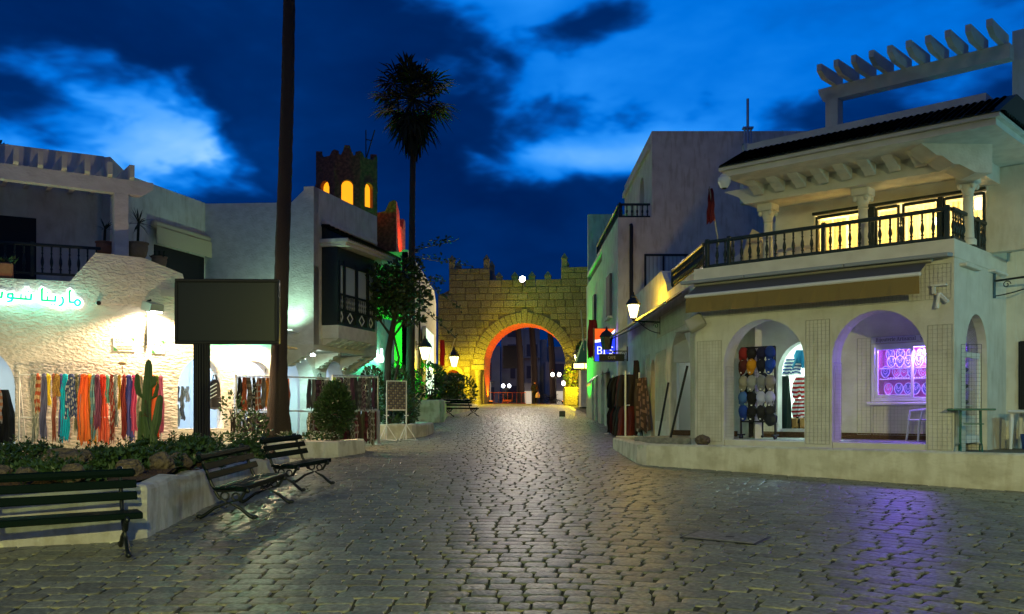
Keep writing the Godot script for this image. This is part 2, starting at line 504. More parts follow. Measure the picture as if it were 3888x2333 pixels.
func stone(g: G, x: float, d: float, th: float, l: float, w: float, fine: bool) -> void:
	var ax := Vector3(cos(th), 0, 0) + Vector3(0, -sin(th) * SL, sin(th))
	ax = Vector3(cos(th), sin(-th) * SL, sin(th))          # th turns the long side towards the camera on the right
	var az := Vector3(-sin(th), -cos(th) * SL, cos(th))     # across, towards the camera
	var up := az.cross(ax).normalized()
	var o := P(x, gy(d) + rv(-0.004, 0.004), d)
	var tilt := Vector3(rv(-0.035, 0.035), 0, rv(-0.035, 0.035))
	var shape := []
	if fine:
		for q in [[-1, -0.72], [-0.82, -1], [0.82, -1], [1, -0.72], [1, 0.72], [0.82, 1], [-0.82, 1], [-1, 0.72]]:
			shape.append(Vector2(q[0] * (1 - rv(-0.03, 0.13)) * l * 0.5, q[1] * (1 - rv(-0.04, 0.15)) * w * 0.5))
	else:
		for q in [[-1, -1], [1, -1], [1, 1], [-1, 1]]:
			shape.append(Vector2(q[0] * (1 - rv(0, 0.12)) * l * 0.5, q[1] * (1 - rv(0, 0.15)) * w * 0.5))
	shape.reverse()
	var m := shape.size()
	var k := rv(0.62, 1.12)
	var warm := rv(-0.05, 0.05)
	g.col = Color(k * (1 + warm), k, k * (1 - warm * 1.3))
	var c := o + up * 0.011
	for i in m:
		var p: Vector2 = shape[i]; var q: Vector2 = shape[(i + 1) % m]
		var np := (up + (ax * p.x / l + az * p.y / w) * 0.12 + tilt).normalized()
		var nq := (up + (ax * q.x / l + az * q.y / w) * 0.12 + tilt).normalized()
		var op := (ax * p.x / l + az * p.y / w).normalized(); var oq := (ax * q.x / l + az * q.y / w).normalized()
		var e0 := o + ax * p.x + az * p.y; var e1 := o + ax * q.x + az * q.y
		var i0 := o + (ax * p.x + az * p.y) * 0.92 + up * 0.009; var i1 := o + (ax * q.x + az * q.y) * 0.92 + up * 0.009
		if fine: g.tri(e0 - up * 0.035, e1 - up * 0.035, e1, op, oq, oq); g.tri(e0 - up * 0.035, e1, e0, op, oq, op)
		g.tri(e0, e1, i1, (op + up).normalized(), (oq + up).normalized(), nq); g.tri(e0, i1, i0, (op + up).normalized(), nq, np)
		g.tri(i0, i1, c, np, nq, (up + tilt).normalized())

func paving() -> void:
	var root := Node3D.new()
	root.name = "cobbled_street"
	add_child(root)
	root.set_meta("kind", "structure")
	var list := []
	var step := 0.245
	for r in range(-16, 300):
		var base := 7.0 + r * step
		var x := -16.0 + rv(0, 0.3)
		while x < 11.0:
			var slope := 0.85 / (1.0 + exp(-(x - 1.6) / 0.75))        # the rows bend towards the camera on the right
			if base > 30: slope *= maxf(0, 1 - (base - 30) / 12.0)
			var bend := 0.85 * 0.75 * log(1.0 + exp((x - 1.6) / 0.75))
			if base > 30: bend *= maxf(0, 1 - (base - 30) / 12.0)
			var d := base - bend + 0.10 * sin(x * 0.7 + 1.0) + 0.05 * sin(x * 2.1 + r * 0.11)
			var th := atan(slope)
			var l := rv(0.20, 0.37)
			var dx := l * cos(th)
			var xc := x + dx * 0.5
			x += dx
			if d < 6.2 or d > 73.0 or absf(xc) > 0.56 * d + 0.8 or in_right_buildings(xc, d) or in_left_things(xc, d): continue
			list.append([d, xc, th, l - 0.012, step * lerpf(1.0, cos(th), 0.9) - 0.011])
	list.sort_custom(func(a, b): return a[0] + absf(a[1]) * 0.02 < b[0] + absf(b[1]) * 0.02)
	var rest := G.new()
	for i in list.size():
		var s = list[i]
		if i < 300:
			var g := G.new()
			stone(g, s[1], s[0], s[2], s[3], s[4], true)
			part("cobblestone", g, M.cobble, root)
		else:
			stone(rest, s[1], s[0], s[2], s[3], s[4], s[0] < 34.0)
	part("cobblestones", rest, M.cobble, root, Transform3D(), "stuff")
	var mh := thing("manhole_cover", "flush rectangular iron manhole cover in the cobbles on the right", "manhole cover", Transform3D(Basis(Vector3.RIGHT, SL) * Basis(Vector3.UP, -0.55), P(2.55, gy(11.1) + 0.012, 11.1)))
	part("frame", bx(Vector3.ZERO, Vector3(0.92, 0.012, 0.62), 0.003), M.iron, mh)
	part("lid", bx(Vector3(0, 0.006, 0), Vector3(0.84, 0.012, 0.54), 0.003), M.paving, mh)
	part("handle", bx(Vector3(0.05, 0.014, 0), Vector3(0.10, 0.006, 0.04)), M.black, mh)

# ---------------------------------------------------------------- building helpers
func arch_pts(c: float, r: float, base: float, spring: float, n := 14, rise := 1.0) -> Array:   # from left foot over the crown to right foot
	var a := [Vector2(c - r, base)]
	for k in n + 1:
		var f := PI - PI * k / n
		a.append(Vector2(c + r * cos(f), spring + r * rise * sin(f)))
	a.append(Vector2(c + r, base))
	return a

func arcade(x0: float, x1: float, base: float, top: Array, arches: Array) -> PackedVector2Array:   # wall outline, its arches notched from the base
	var p := PackedVector2Array([Vector2(x0, base)])
	for a in arches:
		for q in arch_pts(a[0], a[1], base, a[2], 16, a[3] if a.size() > 3 else 1.0): p.append(q)
	p.append(Vector2(x1, base))
	for q in top: p.append(q)
	return p

func wire_panel(x0: float, x1: float, y0: float, y1: float, z: float, s := 0.075) -> G:
	var g := G.new()
	var r := 0.0035
	var nx := int((x1 - x0) / s); var ny := int((y1 - y0) / s)
	for i in nx + 1: g.box(Vector3(lerpf(x0, x1, float(i) / nx), (y0 + y1) / 2, z), Vector3(r, y1 - y0, r) * (Vector3(2.2, 1, 2.2) if i in [0, nx] else Vector3.ONE))
	for j in ny + 1: g.box(Vector3((x0 + x1) / 2, lerpf(y0, y1, float(j) / ny), z + r), Vector3(x1 - x0, r, r) * (Vector3(1, 2.2, 2.2) if j in [0, ny] else Vector3.ONE))
	return g

func baluster_mesh(h: float, k := 1.0) -> ArrayMesh:
	var g := G.new()
	var p := []
	for q in [[0.016, 0], [0.016, 0.10], [0.026, 0.14], [0.014, 0.19], [0.018, 0.24], [0.030, 0.36], [0.026, 0.48], [0.013, 0.62], [0.013, 0.68], [0.022, 0.72], [0.013, 0.76], [0.016, 0.84], [0.018, 1.0]]: p.append(Vector2(q[0] * k, q[1] * h))
	g.lathe(p, Vector3.ZERO, 8)
	return g.mesh()

func railing(root: Node3D, a: Vector3, b: Vector3, h: float, n: int, posts := []) -> void:     # handrail, bottom rail, turned balusters, posts at fractions
	var g := G.new()
	g.bar(a + Vector3(0, h, 0), b + Vector3(0, h, 0), 0.10, 0.07, 0.012)
	part("handrail", g, M.green, root)
	g = G.new()
	g.bar(a + Vector3(0, 0.05, 0), b + Vector3(0, 0.05, 0), 0.06, 0.06, 0.008)
	part("bottom_rail", g, M.green, root)
	var m := baluster_mesh(h - 0.10, 1.35)
	for i in n:
		var f := (i + 0.5) / n
		var near_post := false
		for q in posts:
			if absf(q - f) < 0.35 / n: near_post = true
		if not near_post: part("baluster", m, M.green, root, Transform3D(Basis(), a.lerp(b, f) + Vector3(0, 0.08, 0)))
	for q in posts:
		g = G.new()
		var p := a.lerp(b, q)
		g.box(p + Vector3(0, h * 0.5 + 0.02, 0), Vector3(0.085, h + 0.10, 0.085), Basis(), 0.01)
		part("rail_post", g, M.green, root)

func room(root: Node3D, called: String, x0: float, x1: float, y0: float, y1: float, z0: float, z1: float, m: Material) -> void:   # an open-fronted interior: floor, ceiling, sides and back as slabs; z1 is the front
	var g := G.new()
	var t := 0.08
	g.box(Vector3((x0 + x1) / 2, y0 - t / 2, (z0 + z1) / 2), Vector3(x1 - x0, t, z1 - z0))
	g.box(Vector3((x0 + x1) / 2, y1 + t / 2, (z0 + z1) / 2), Vector3(x1 - x0 + 2 * t, t, z1 - z0))
	g.box(Vector3(x0 - t / 2, (y0 + y1) / 2, (z0 + z1) / 2), Vector3(t, y1 - y0 + 2 * t, z1 - z0 - 0.004))
	g.box(Vector3(x1 + t / 2, (y0 + y1) / 2, (z0 + z1) / 2), Vector3(t, y1 - y0 + 2 * t, z1 - z0 - 0.004))
	g.box(Vector3((x0 + x1) / 2, (y0 + y1) / 2, z0 - t / 2), Vector3(x1 - x0 + 2 * t, y1 - y0 + 2 * t, t))
	part(called, g, m, root)

func rect(x0: float, y0: float, x1: float, y1: float) -> PackedVector2Array:
	return PackedVector2Array([Vector2(x0, y0), Vector2(x1, y0), Vector2(x1, y1), Vector2(x0, y1)])

func pr(poly, z0: float, z1: float) -> G:
	var g := G.new()
	g.prism(PackedVector2Array(poly), z0, z1)
	return g

func bx(c: Vector3, s: Vector3, r := 0.0) -> G:
	var g := G.new()
	g.box(c, s, Basis(), r)
	return g

func right_frame() -> Transform3D: return frame(4.0802, 20.7, 0.73257, -0.68069)
func street_frame() -> Transform3D: return frame(4.08, 33.0, 0.0, -1.0)      # x = 0 far end, 12.3 at the corner

# ---------------------------------------------------------------- the corner building on the right
func right_building() -> void:
	var X := right_frame()
	var b := thing("corner_building", "two storey white corner building with shop arches, a balustraded terrace and green tiled eaves", "building", X)
	# ground floor: front arcade, its back wall, the street side and the right side
	part("arcade_wall", pr(arcade(0.0, 5.446, 0.4, [Vector2(5.446, 5.04), Vector2(0, 5.04)], [[1.635, 0.925, 2.92], [4.045, 0.905, 2.95]]), -0.42, 0.0), M.wall, b)
	part("base_course", pr(rect(0.72, 0.4, 2.55, 1.29), -0.40, -0.03), M.trim, b)
	part("base_course", pr(rect(3.15, 0.4, 4.94, 1.29), -0.40, -0.03), M.trim, b)
	var L := X.affine_inverse() * street_frame()       # street side, given in its own frame
	var sg := G.new()
	sg.X = L
	sg.prism(arcade(0.0, 12.29, 0.5, [Vector2(12.29, 5.04), Vector2(8.55, 5.04), Vector2(8.35, 5.30), Vector2(7.54, 5.75), Vector2(0, 5.72)], [[6.02, 0.42, 3.0], [10.3, 1.42, 2.75, 0.80]]), -0.38, 0.0)
	part("street_wall", sg, M.wall, b)
	sg = G.new(); sg.X = L
	sg.prism(rect(8.2, 0.5, 12.2, 4.7), -1.5, -1.35)
	part("passage_wall", sg, M.trim, b)
	sg = G.new(); sg.X = L
	sg.prism(arcade(0.0, 8.2, 0.5, [Vector2(8.2, 5.7), Vector2(0, 5.7)], []), -6.0, -5.8)
	part("rear_wall", sg, M.wall, b)
	var S := Transform3D(Basis(Vector3(0, 0, -1), Vector3.UP, Vector3(1, 0, 0)), Vector3(5.446, 0, 0))     # right side: x = distance back from the corner
	sg = G.new(); sg.X = S
	sg.prism(arcade(0.42, 8.0, 0.4, [Vector2(8.0, 5.04), Vector2(0.42, 5.04)], [[1.31, 0.66, 3.0, 1.18]]), -0.35, 0.0)
	part("side_wall", sg, M.wall, b)
	part("floor", bx(Vector3(1.6, 0.87, -3.6), Vector3(7.0, 0.86, 6.5)), M.paving, b)
	part("ceiling", bx(Vector3(2.6, 4.4, -3.4), Vector3(5.6, 0.3, 5.9)), M.trim, b)
	# back wall of the arcade: shop door at the left, arched door, jewellery window
	part("back_wall", pr(arcade(0.0, 2.72, 1.25, [Vector2(2.72, 4.3), Vector2(0.0, 4.3)], [[1.58, 0.73, 2.80]]), -2.42, -2.2), M.trim, b)
	part("back_wall", pr(rect(-2.0, 3.15, 0.0, 4.3), -2.42, -2.2), M.trim, b)
	part("back_wall", pr(rect(2.72, 1.25, 5.3, 2.12), -2.42, -2.2), M.trim, b)
	part("back_wall", pr(rect(2.72, 3.36, 5.3, 4.3), -2.42, -2.2), M.trim, b)
	part("back_wall", pr(rect(2.72, 2.12, 3.06, 3.36), -2.42, -2.2), M.trim, b)
	part("cross_wall", bx(Vector3(2.62, 2.8, -3.9), Vector3(0.14, 3.1, 2.9)), M.room, b)
	part("skirting", bx(Vector3(1.35, 1.37, -2.185), Vector3(6.8, 0.13, 0.03)), M.soil, b)
	room(b, "cap_shop_interior", -2.0, 2.52, 1.3, 3.9, -4.9, -2.45, M.room)
	# jewellery window: frame, sash, sill
	var g := G.new()
	for q in [[3.06, 3.14, 2.12, 3.36], [5.0, 5.08, 2.12, 3.36]]: g.box(Vector3((q[0] + q[1]) / 2, (q[2] + q[3]) / 2, -2.2), Vector3(q[1] - q[0], q[3] - q[2], 0.10), Basis(), 0.008)
	for y in [2.165, 3.315]: g.box(Vector3(4.07, y, -2.2), Vector3(1.86, 0.09, 0.10), Basis(), 0.008)
	part("window_frame", g, M.plastic, b)
	g = G.new()
	for x in [3.18, 3.93]: g.box(Vector3(x, 2.74, -2.17), Vector3(0.055, 1.06, 0.05), Basis(), 0.006)
	for y in [2.24, 3.25]: g.box(Vector3(3.555, y, -2.17), Vector3(0.70, 0.05, 0.05), Basis(), 0.006)
	part("window_sash", g, M.plastic, b)
	part("window_pane", bx(Vector3(3.55, 2.745, -2.17), Vector3(0.70, 0.96, 0.006)), M.glass, b)
	part("window_pane", bx(Vector3(4.48, 2.745, -2.215), Vector3(1.04, 1.06, 0.006)), M.glass, b)
	part("window_sill", bx(Vector3(4.07, 2.07, -2.11), Vector3(2.1, 0.055, 0.2), 0.01), M.paint_white, b)
	room(b, "jewellery_case", 3.06, 5.08, 2.12, 3.36, -3.0, -2.43, M.magenta)
	# wire grids screwed to the walls
	for q in [[0.06, 0.66, 1.25, 3.45], [2.60, 3.10, 1.25, 3.75], [4.99, 5.42, 1.2, 3.5], [0.1, 5.4, 3.98, 4.62]]: part("wire_grid", wire_panel(q[0], q[1], q[2], q[3], 0.02), M.wire, b)
	for q in [[2.75, 3.05, 1.4, 3.5], [0.0, 0.82, 1.4, 2.9], [3.1, 5.2, 1.4, 2.02]]: part("wire_grid", wire_panel(q[0], q[1], q[2], q[3], -2.17), M.wire, b)
	for q in [[0.72, -0.38], [3.15, -0.38]]:
		g = wire_panel(q[1], -0.04, 1.35, 2.88, 0.0)
		part("wire_grid", g, M.wire, b, Transform3D(Basis(Vector3(0, 0, 1), Vector3.UP, Vector3(-1, 0, 0)), Vector3(q[0] + 0.02, 0, 0)))
	for q in [[6.75, 8.4, 1.65, 3.55], [7.0, 11.9, 3.95, 4.5], [11.85, 12.25, 1.3, 3.8], [4.8, 5.5, 1.6, 3.6]]: part("wire_grid", wire_panel(q[0], q[1], q[2], q[3], 0.02), M.wire, b, L)
	# terrace slab, ledge, railings
	part("terrace_slab", pr(rect(-0.02, 4.73, 5.46, 5.06), -6.2, 0.03), M.trim, b)
	g = G.new()
	for q in [[-0.2, 1.35], [1.37, 3.5], [3.52, 5.44]]: g.box(Vector3((q[0] + q[1]) / 2, 4.755, 0.17), Vector3(q[1] - q[0], 0.07, 0.30), Basis(Vector3.RIGHT, 0.10), 0.012)
	part("ledge", g, M.ledge, b)
	railing(b, Vector3(0.2, 5.06, -0.08), Vector3(5.35, 5.06, -0.08), 0.58, 26, [0.01, 0.115, 0.53, 0.99])
	railing(b, Vector3(5.37, 5.06, -0.12), Vector3(5.37, 5.06, -3.25), 0.58, 22, [0.48, 0.98])
	railing(b, Vector3(0.15, 5.06, -0.12), Vector3(-2.55, 5.06, -3.0), 0.56, 22, [0.99])
	# columns with scrolled capitals
	for x in [1.44, 3.52, 5.40]:
		g = G.new()
		var z := -0.6 if x < 5 else -0.95
		g.lathe([Vector2(0.15, 5.06), Vector2(0.15, 5.16), Vector2(0.11, 5.2), Vector2(0.105, 5.3), Vector2(0.088, 5.98), Vector2(0.108, 6.0), Vector2(0.092, 6.03)], Vector3(x, 0, z), 16)
		part("column", g, M.trim, b)
		g = G.new()
		g.lathe([Vector2(0.092, 6.03), Vector2(0.11, 6.1), Vector2(0.155, 6.2), Vector2(0.165, 6.22)], Vector3(x, 0, z), 16)
		g.box(Vector3(x, 6.31, z), Vector3(0.36, 0.16, 0.36), Basis(), 0.02)
		for s in [-1, 1]:
			for t in [-1, 1]: g.ball(Vector3(x + s * 0.12, 6.18, z + t * 0.12), Vector3(0.05, 0.06, 0.05), 8, 6)
		part("capital", g, M.trim, b)
	# beam, soffit, eaves with brackets, tiles, ridge
	part("beam", pr([Vector2(0.62, 6.71), Vector2(0.95, 6.55), Vector2(1.1, 6.38), Vector2(5.62, 6.38), Vector2(5.62, 6.719), Vector2(0.62, 6.719)], -0.82, -0.2), M.trim, b)
	g = G.new()
	g.box(Vector3(5.45, 6.55, -2.2), Vector3(0.4, 0.335, 2.74))
	part("side_beam", g, M.trim, b)
	part("terrace_ceiling", bx(Vector3(3.1, 6.66, -2.9), Vector3(4.5, 0.11, 3.9)), M.trim, b)
	part("eaves_slab", pr(rect(1.25, 6.72, 6.42, 6.83), -5.0, 0.98), M.trim, b)
	part("eaves_moulding", pr(rect(1.20, 6.835, 6.5, 6.90), -5.0, 1.06), M.trim, b)
	for i in 9:
		g = G.new()
		var x := 1.5 + i * 0.475
		g.X = Transform3D(Basis(Vector3(0, 0, 1), Vector3.UP, Vector3(-1, 0, 0)), Vector3(x, 0, -0.1))
		g.prism(PackedVector2Array([Vector2(0, 6.50), Vector2(0.05, 6.51), Vector2(0.13, 6.57), Vector2(0.17, 6.57), Vector2(0.28, 6.64), Vector2(0.33, 6.64), Vector2(0.46, 6.718), Vector2(0, 6.718)]), -0.10, 0.10)
		part("eaves_bracket", g, M.trim, b)
	g = G.new()
	g.X = Transform3D(Basis(Vector3.UP, -PI / 4) * Basis(Vector3(0, 0, 1), Vector3.UP, Vector3(-1, 0, 0)), Vector3(5.62, 0, -0.2))
	g.prism(PackedVector2Array([Vector2(0, 6.2), Vector2(0.3, 6.35), Vector2(0.4, 6.35), Vector2(0.62, 6.5), Vector2(0.72, 6.51), Vector2(1.0, 6.718), Vector2(-0.3, 6.718), Vector2(-0.3, 6.2)]), -0.28, 0.28)
	part("corner_bracket", g, M.trim, b)
	var tile := G.new()
	for k in 6:
		var a0 := PI * k / 6.0; var a1 := PI * (k + 1) / 6.0
		for z in [[0.0, 1.0]]:
			var r0 := 0.062; var r1 := 0.05
			var n0 := Vector3(cos(a0), sin(a0), 0); var n1 := Vector3(cos(a1), sin(a1), 0)
			tile.tri(n0 * r0 + Vector3(0, 0, 0.36), n1 * r0 + Vector3(0, 0, 0.36), n1 * r1, n0, n1, n1); tile.tri(n0 * r0 + Vector3(0, 0, 0.36), n1 * r1, n0 * r1, n0, n1, n0)
			tile.tri(n0 * r0 + Vector3(0, 0, 0.36), n0 * (r0 - 0.014) + Vector3(0, 0, 0.36), n1 * r0 + Vector3(0, 0, 0.36)); tile.tri(n1 * r0 + Vector3(0, 0, 0.36), n0 * (r0 - 0.014) + Vector3(0, 0, 0.36), n1 * (r0 - 0.014) + Vector3(0, 0, 0.36))
	var tm := tile.mesh()
	part("roof_bed", pr(PackedVector2Array([Vector2(-1.10, 6.905), Vector2(-0.05, 7.44), Vector2(3.0, 7.44), Vector2(3.0, 6.905)]), 1.22, 6.5), M.tile, b, Transform3D(Basis(Vector3(0, 0, -1), Vector3.UP, Vector3(1, 0, 0)), Vector3.ZERO))
	for i in 42:
		for j in 3: part("roof_tile", tm, M.tile, b, Transform3D(Basis(Vector3.RIGHT, 0.50) * Basis(Vector3.UP, rv(-0.03, 0.03)), Vector3(1.27 + i * 0.123, 7.40 - j * 0.165, 0.08 + j * 0.325)))
	for i in 22: part("roof_tile", tm, M.tile, b, Transform3D(Basis(Vector3.UP, PI / 2) * Basis(Vector3.RIGHT, 0.3), Vector3(6.22, 6.98, 0.95 - i * 0.13)))
	part("ridge_cap", pr(rect(1.3, 7.40, 6.0, 7.58), -0.55, 0.06), M.trim, b)
	# upper room behind the terrace: lit sliding windows with pleated curtains
	part("upper_wall", pr(rect(0.9, 5.06, 1.85, 6.71), -2.2, -2.0), M.trim, b)
	part("upper_wall", pr(rect(1.85, 6.30, 5.44, 6.71), -2.2, -2.0), M.trim, b)
	part("upper_wall", pr(rect(5.40, 5.06, 6.1, 6.71), -2.3, -2.05), M.wall, b)
	room(b, "upper_room", 1.87, 5.38, 5.07, 6.8, -4.4, -2.22, M.cream)
	for q in [[1.85, 3.07], [3.19, 3.70], [3.76, 4.50], [4.58, 5.38]]:
		g = G.new()
		g.box(Vector3(q[0] + 0.02, 5.68, -2.08), Vector3(0.05, 1.2, 0.06)); g.box(Vector3(q[1] - 0.02, 5.68, -2.08), Vector3(0.05, 1.2, 0.06))
		for y in [5.12, 6.26]: g.box(Vector3((q[0] + q[1]) / 2, y, -2.08), Vector3(q[1] - q[0] - 0.09, 0.06, 0.06))
		var w := part("window", g, M.green, b)
		g = G.new()
		g.box(Vector3((q[0] + q[1]) / 2, 5.69, -2.08), Vector3(q[1] - q[0] - 0.09, 1.07, 0.008))
		part("pane", g, M.glass, w)
		g = G.new()
		var n := int((q[1] - q[0]) / 0.05)
		for i in n:
			var x0: float = q[0] + 0.05 + (q[1] - q[0] - 0.1) * i / n; var x1: float = q[0] + 0.05 + (q[1] - q[0] - 0.1) * (i + 1) / n
			var za := -2.25 - 0.06 * (i % 2) - 0.02 * sin(i * 0.7); var zb := -2.25 - 0.06 * ((i + 1) % 2) - 0.02 * sin((i + 1) * 0.7)
			if i % 7 == 5: continue
			g.quad(Vector3(x0, 5.1, za), Vector3(x1, 5.1, zb), Vector3(x1, 6.22, zb), Vector3(x0, 6.22, za))
		part("curtain", g, M.curtain, b)
	part("window_post", bx(Vector3(3.13, 5.7, -2.06), Vector3(0.12, 1.26, 0.12)), M.green, b)
	part("window_post", bx(Vector3(4.54, 5.7, -2.06), Vector3(0.09, 1.26, 0.12)), M.green, b)
	part("window_lintel", bx(Vector3(3.62, 6.33, -1.97), Vector3(3.6, 0.06, 0.08)), M.green, b)
	for q in [[4.05, 6.0, -2.9], [2.6, 6.3, -3.2]]:
		omni(Vector3(q[0], q[1], q[2]), Color(1.0, 0.90, 0.58), 4.2, 0.12, b)
		g = G.new(); g.ball(Vector3(q[0], q[1], q[2]), Vector3(0.16, 0.10, 0.16), 12, 8)
		part("ceiling_lamp", g, glow(1.0, 0.92, 0.75, 12.0), b)
	g = bx(Vector3(5.20, 6.12, -2.35), Vector3(0.16, 0.22, 0.1), 0.01)
	part("wall_light", g, glow(1.0, 0.9, 0.95, 7.0), b)
	# gable wall and roof terrace behind: pale pediment at the left, pergola on posts, tower block at the right
	part("gable_wall", pr([Vector2(-1.5, 5.06), Vector2(1.4, 5.06), Vector2(1.4, 6.9), Vector2(0.75, 6.9), Vector2(-0.38, 6.1), Vector2(-1.5, 5.4)], -3.4, -3.2), M.wall, b)
	part("roof_block", pr(rect(1.0, 6.9, 6.4, 7.55), -8.0, -2.6), M.wall, b)
	g = bx(Vector3(1.86, 8.3, -3.0), Vector3(0.30, 1.9, 0.30), 0.01)
	part("pergola_post", g, M.trim, b)
	part("pergola_beam", pr([Vector2(1.56, 9.30), Vector2(1.66, 9.12), Vector2(5.62, 9.12), Vector2(5.62, 9.42), Vector2(1.54, 9.42)], -3.15, -2.85), M.trim, b)
	for i in 10:
		g = G.new()
		g.X = Transform3D(Basis(Vector3(0, 0, 1), Vector3.UP, Vector3(-1, 0, 0)), Vector3(1.93 + i * 0.392, 0, -3.0))
		g.prism(PackedVector2Array([Vector2(-0.2, 9.425), Vector2(0.72, 9.425), Vector2(0.95, 9.55), Vector2(0.95, 9.70), Vector2(-0.2, 9.70)]), -0.055, 0.055)
		part("pergola_rafter", g, M.trim, b)
	# neighbouring tower block at the right edge
	var t := thing("tower_block", "tall plain white block at the right edge, with a dark grille at street level", "building", X)
	part("wall", bx(Vector3(8.6, 5.1, -5.6), Vector3(6.1, 9.4, 4.6)), M.wall, t)
	part("wall", bx(Vector3(6.9, 5.1, -7.9), Vector3(2.9, 8.6, 0.3)), M.wall, t)
	part("entry_wall", bx(Vector3(5.5, 3.1, -3.42), Vector3(0.25, 4.2, 0.3)), M.wall, t)
	g = wire_panel(5.72, 6.9, 1.95, 3.35, -3.22, 0.10)
	part("window_grille", g, M.iron, t)
	part("window_recess", bx(Vector3(6.3, 2.65, -3.285), Vector3(1.25, 1.4, 0.03)), M.black, t)
	# glazed side arch: transom bar, shelves of shoes
	var sf := thing("side_window", "tall arched shop window with white bars and shelves of dark shoes", "window", X * S)
	g = G.new()
	g.box(Vector3(1.31, 3.0, -0.16), Vector3(1.30, 0.11, 0.07), Basis(), 0.008)
	for x in [0.69, 1.93]: g.box(Vector3(x, 2.1, -0.16), Vector3(0.07, 1.7, 0.07), Basis(), 0.008)
	g.box(Vector3(1.31, 1.36, -0.16), Vector3(1.2, 0.14, 0.07), Basis(), 0.008)
	part("frame", g, M.paint_white, sf)
	var pts := PackedVector2Array(arch_pts(1.31, 0.65, 3.06, 3.061, 16, 1.18))
	part("pane", pr(pts, -0.17, -0.165), M.glass_dark, sf)
	part("pane", bx(Vector3(1.31, 2.2, -0.165), Vector3(1.18, 1.5, 0.006)), M.glass, sf)
	part("backboard", bx(Vector3(1.31, 2.6, -0.62), Vector3(1.6, 2.8, 0.04)), M.shade_board, sf)
	part("lower_panel", bx(Vector3(1.31, 1.62, -0.22), Vector3(1.16, 0.40, 0.05)), M.blue_glass, sf)
	for y in [2.02, 2.34, 2.66]: part("shelf", bx(Vector3(1.31, y, -0.42), Vector3(1.2, 0.025, 0.34)), M.paint_white, sf)
	for k in 15:
		g = G.new()
		var q := Vector3(0.82 + (k % 5) * 0.23, [2.09, 2.41, 2.73][k / 5], -0.40)
		g.ball(q, Vector3(0.055, 0.06, 0.13), 8, 6); g.ball(q + Vector3(0, 0.05, -0.06), Vector3(0.05, 0.07, 0.06), 8, 6)
		var shoe := solo("shoe", g, M.dark, "dark shoe on the %s shelf of the arched side window, %s along the shelf" % [["bottom", "middle", "top"][k / 5], ["first", "second", "third", "fourth", "fifth"][k % 5]], "shoe", X * S, "shoes in the side window")

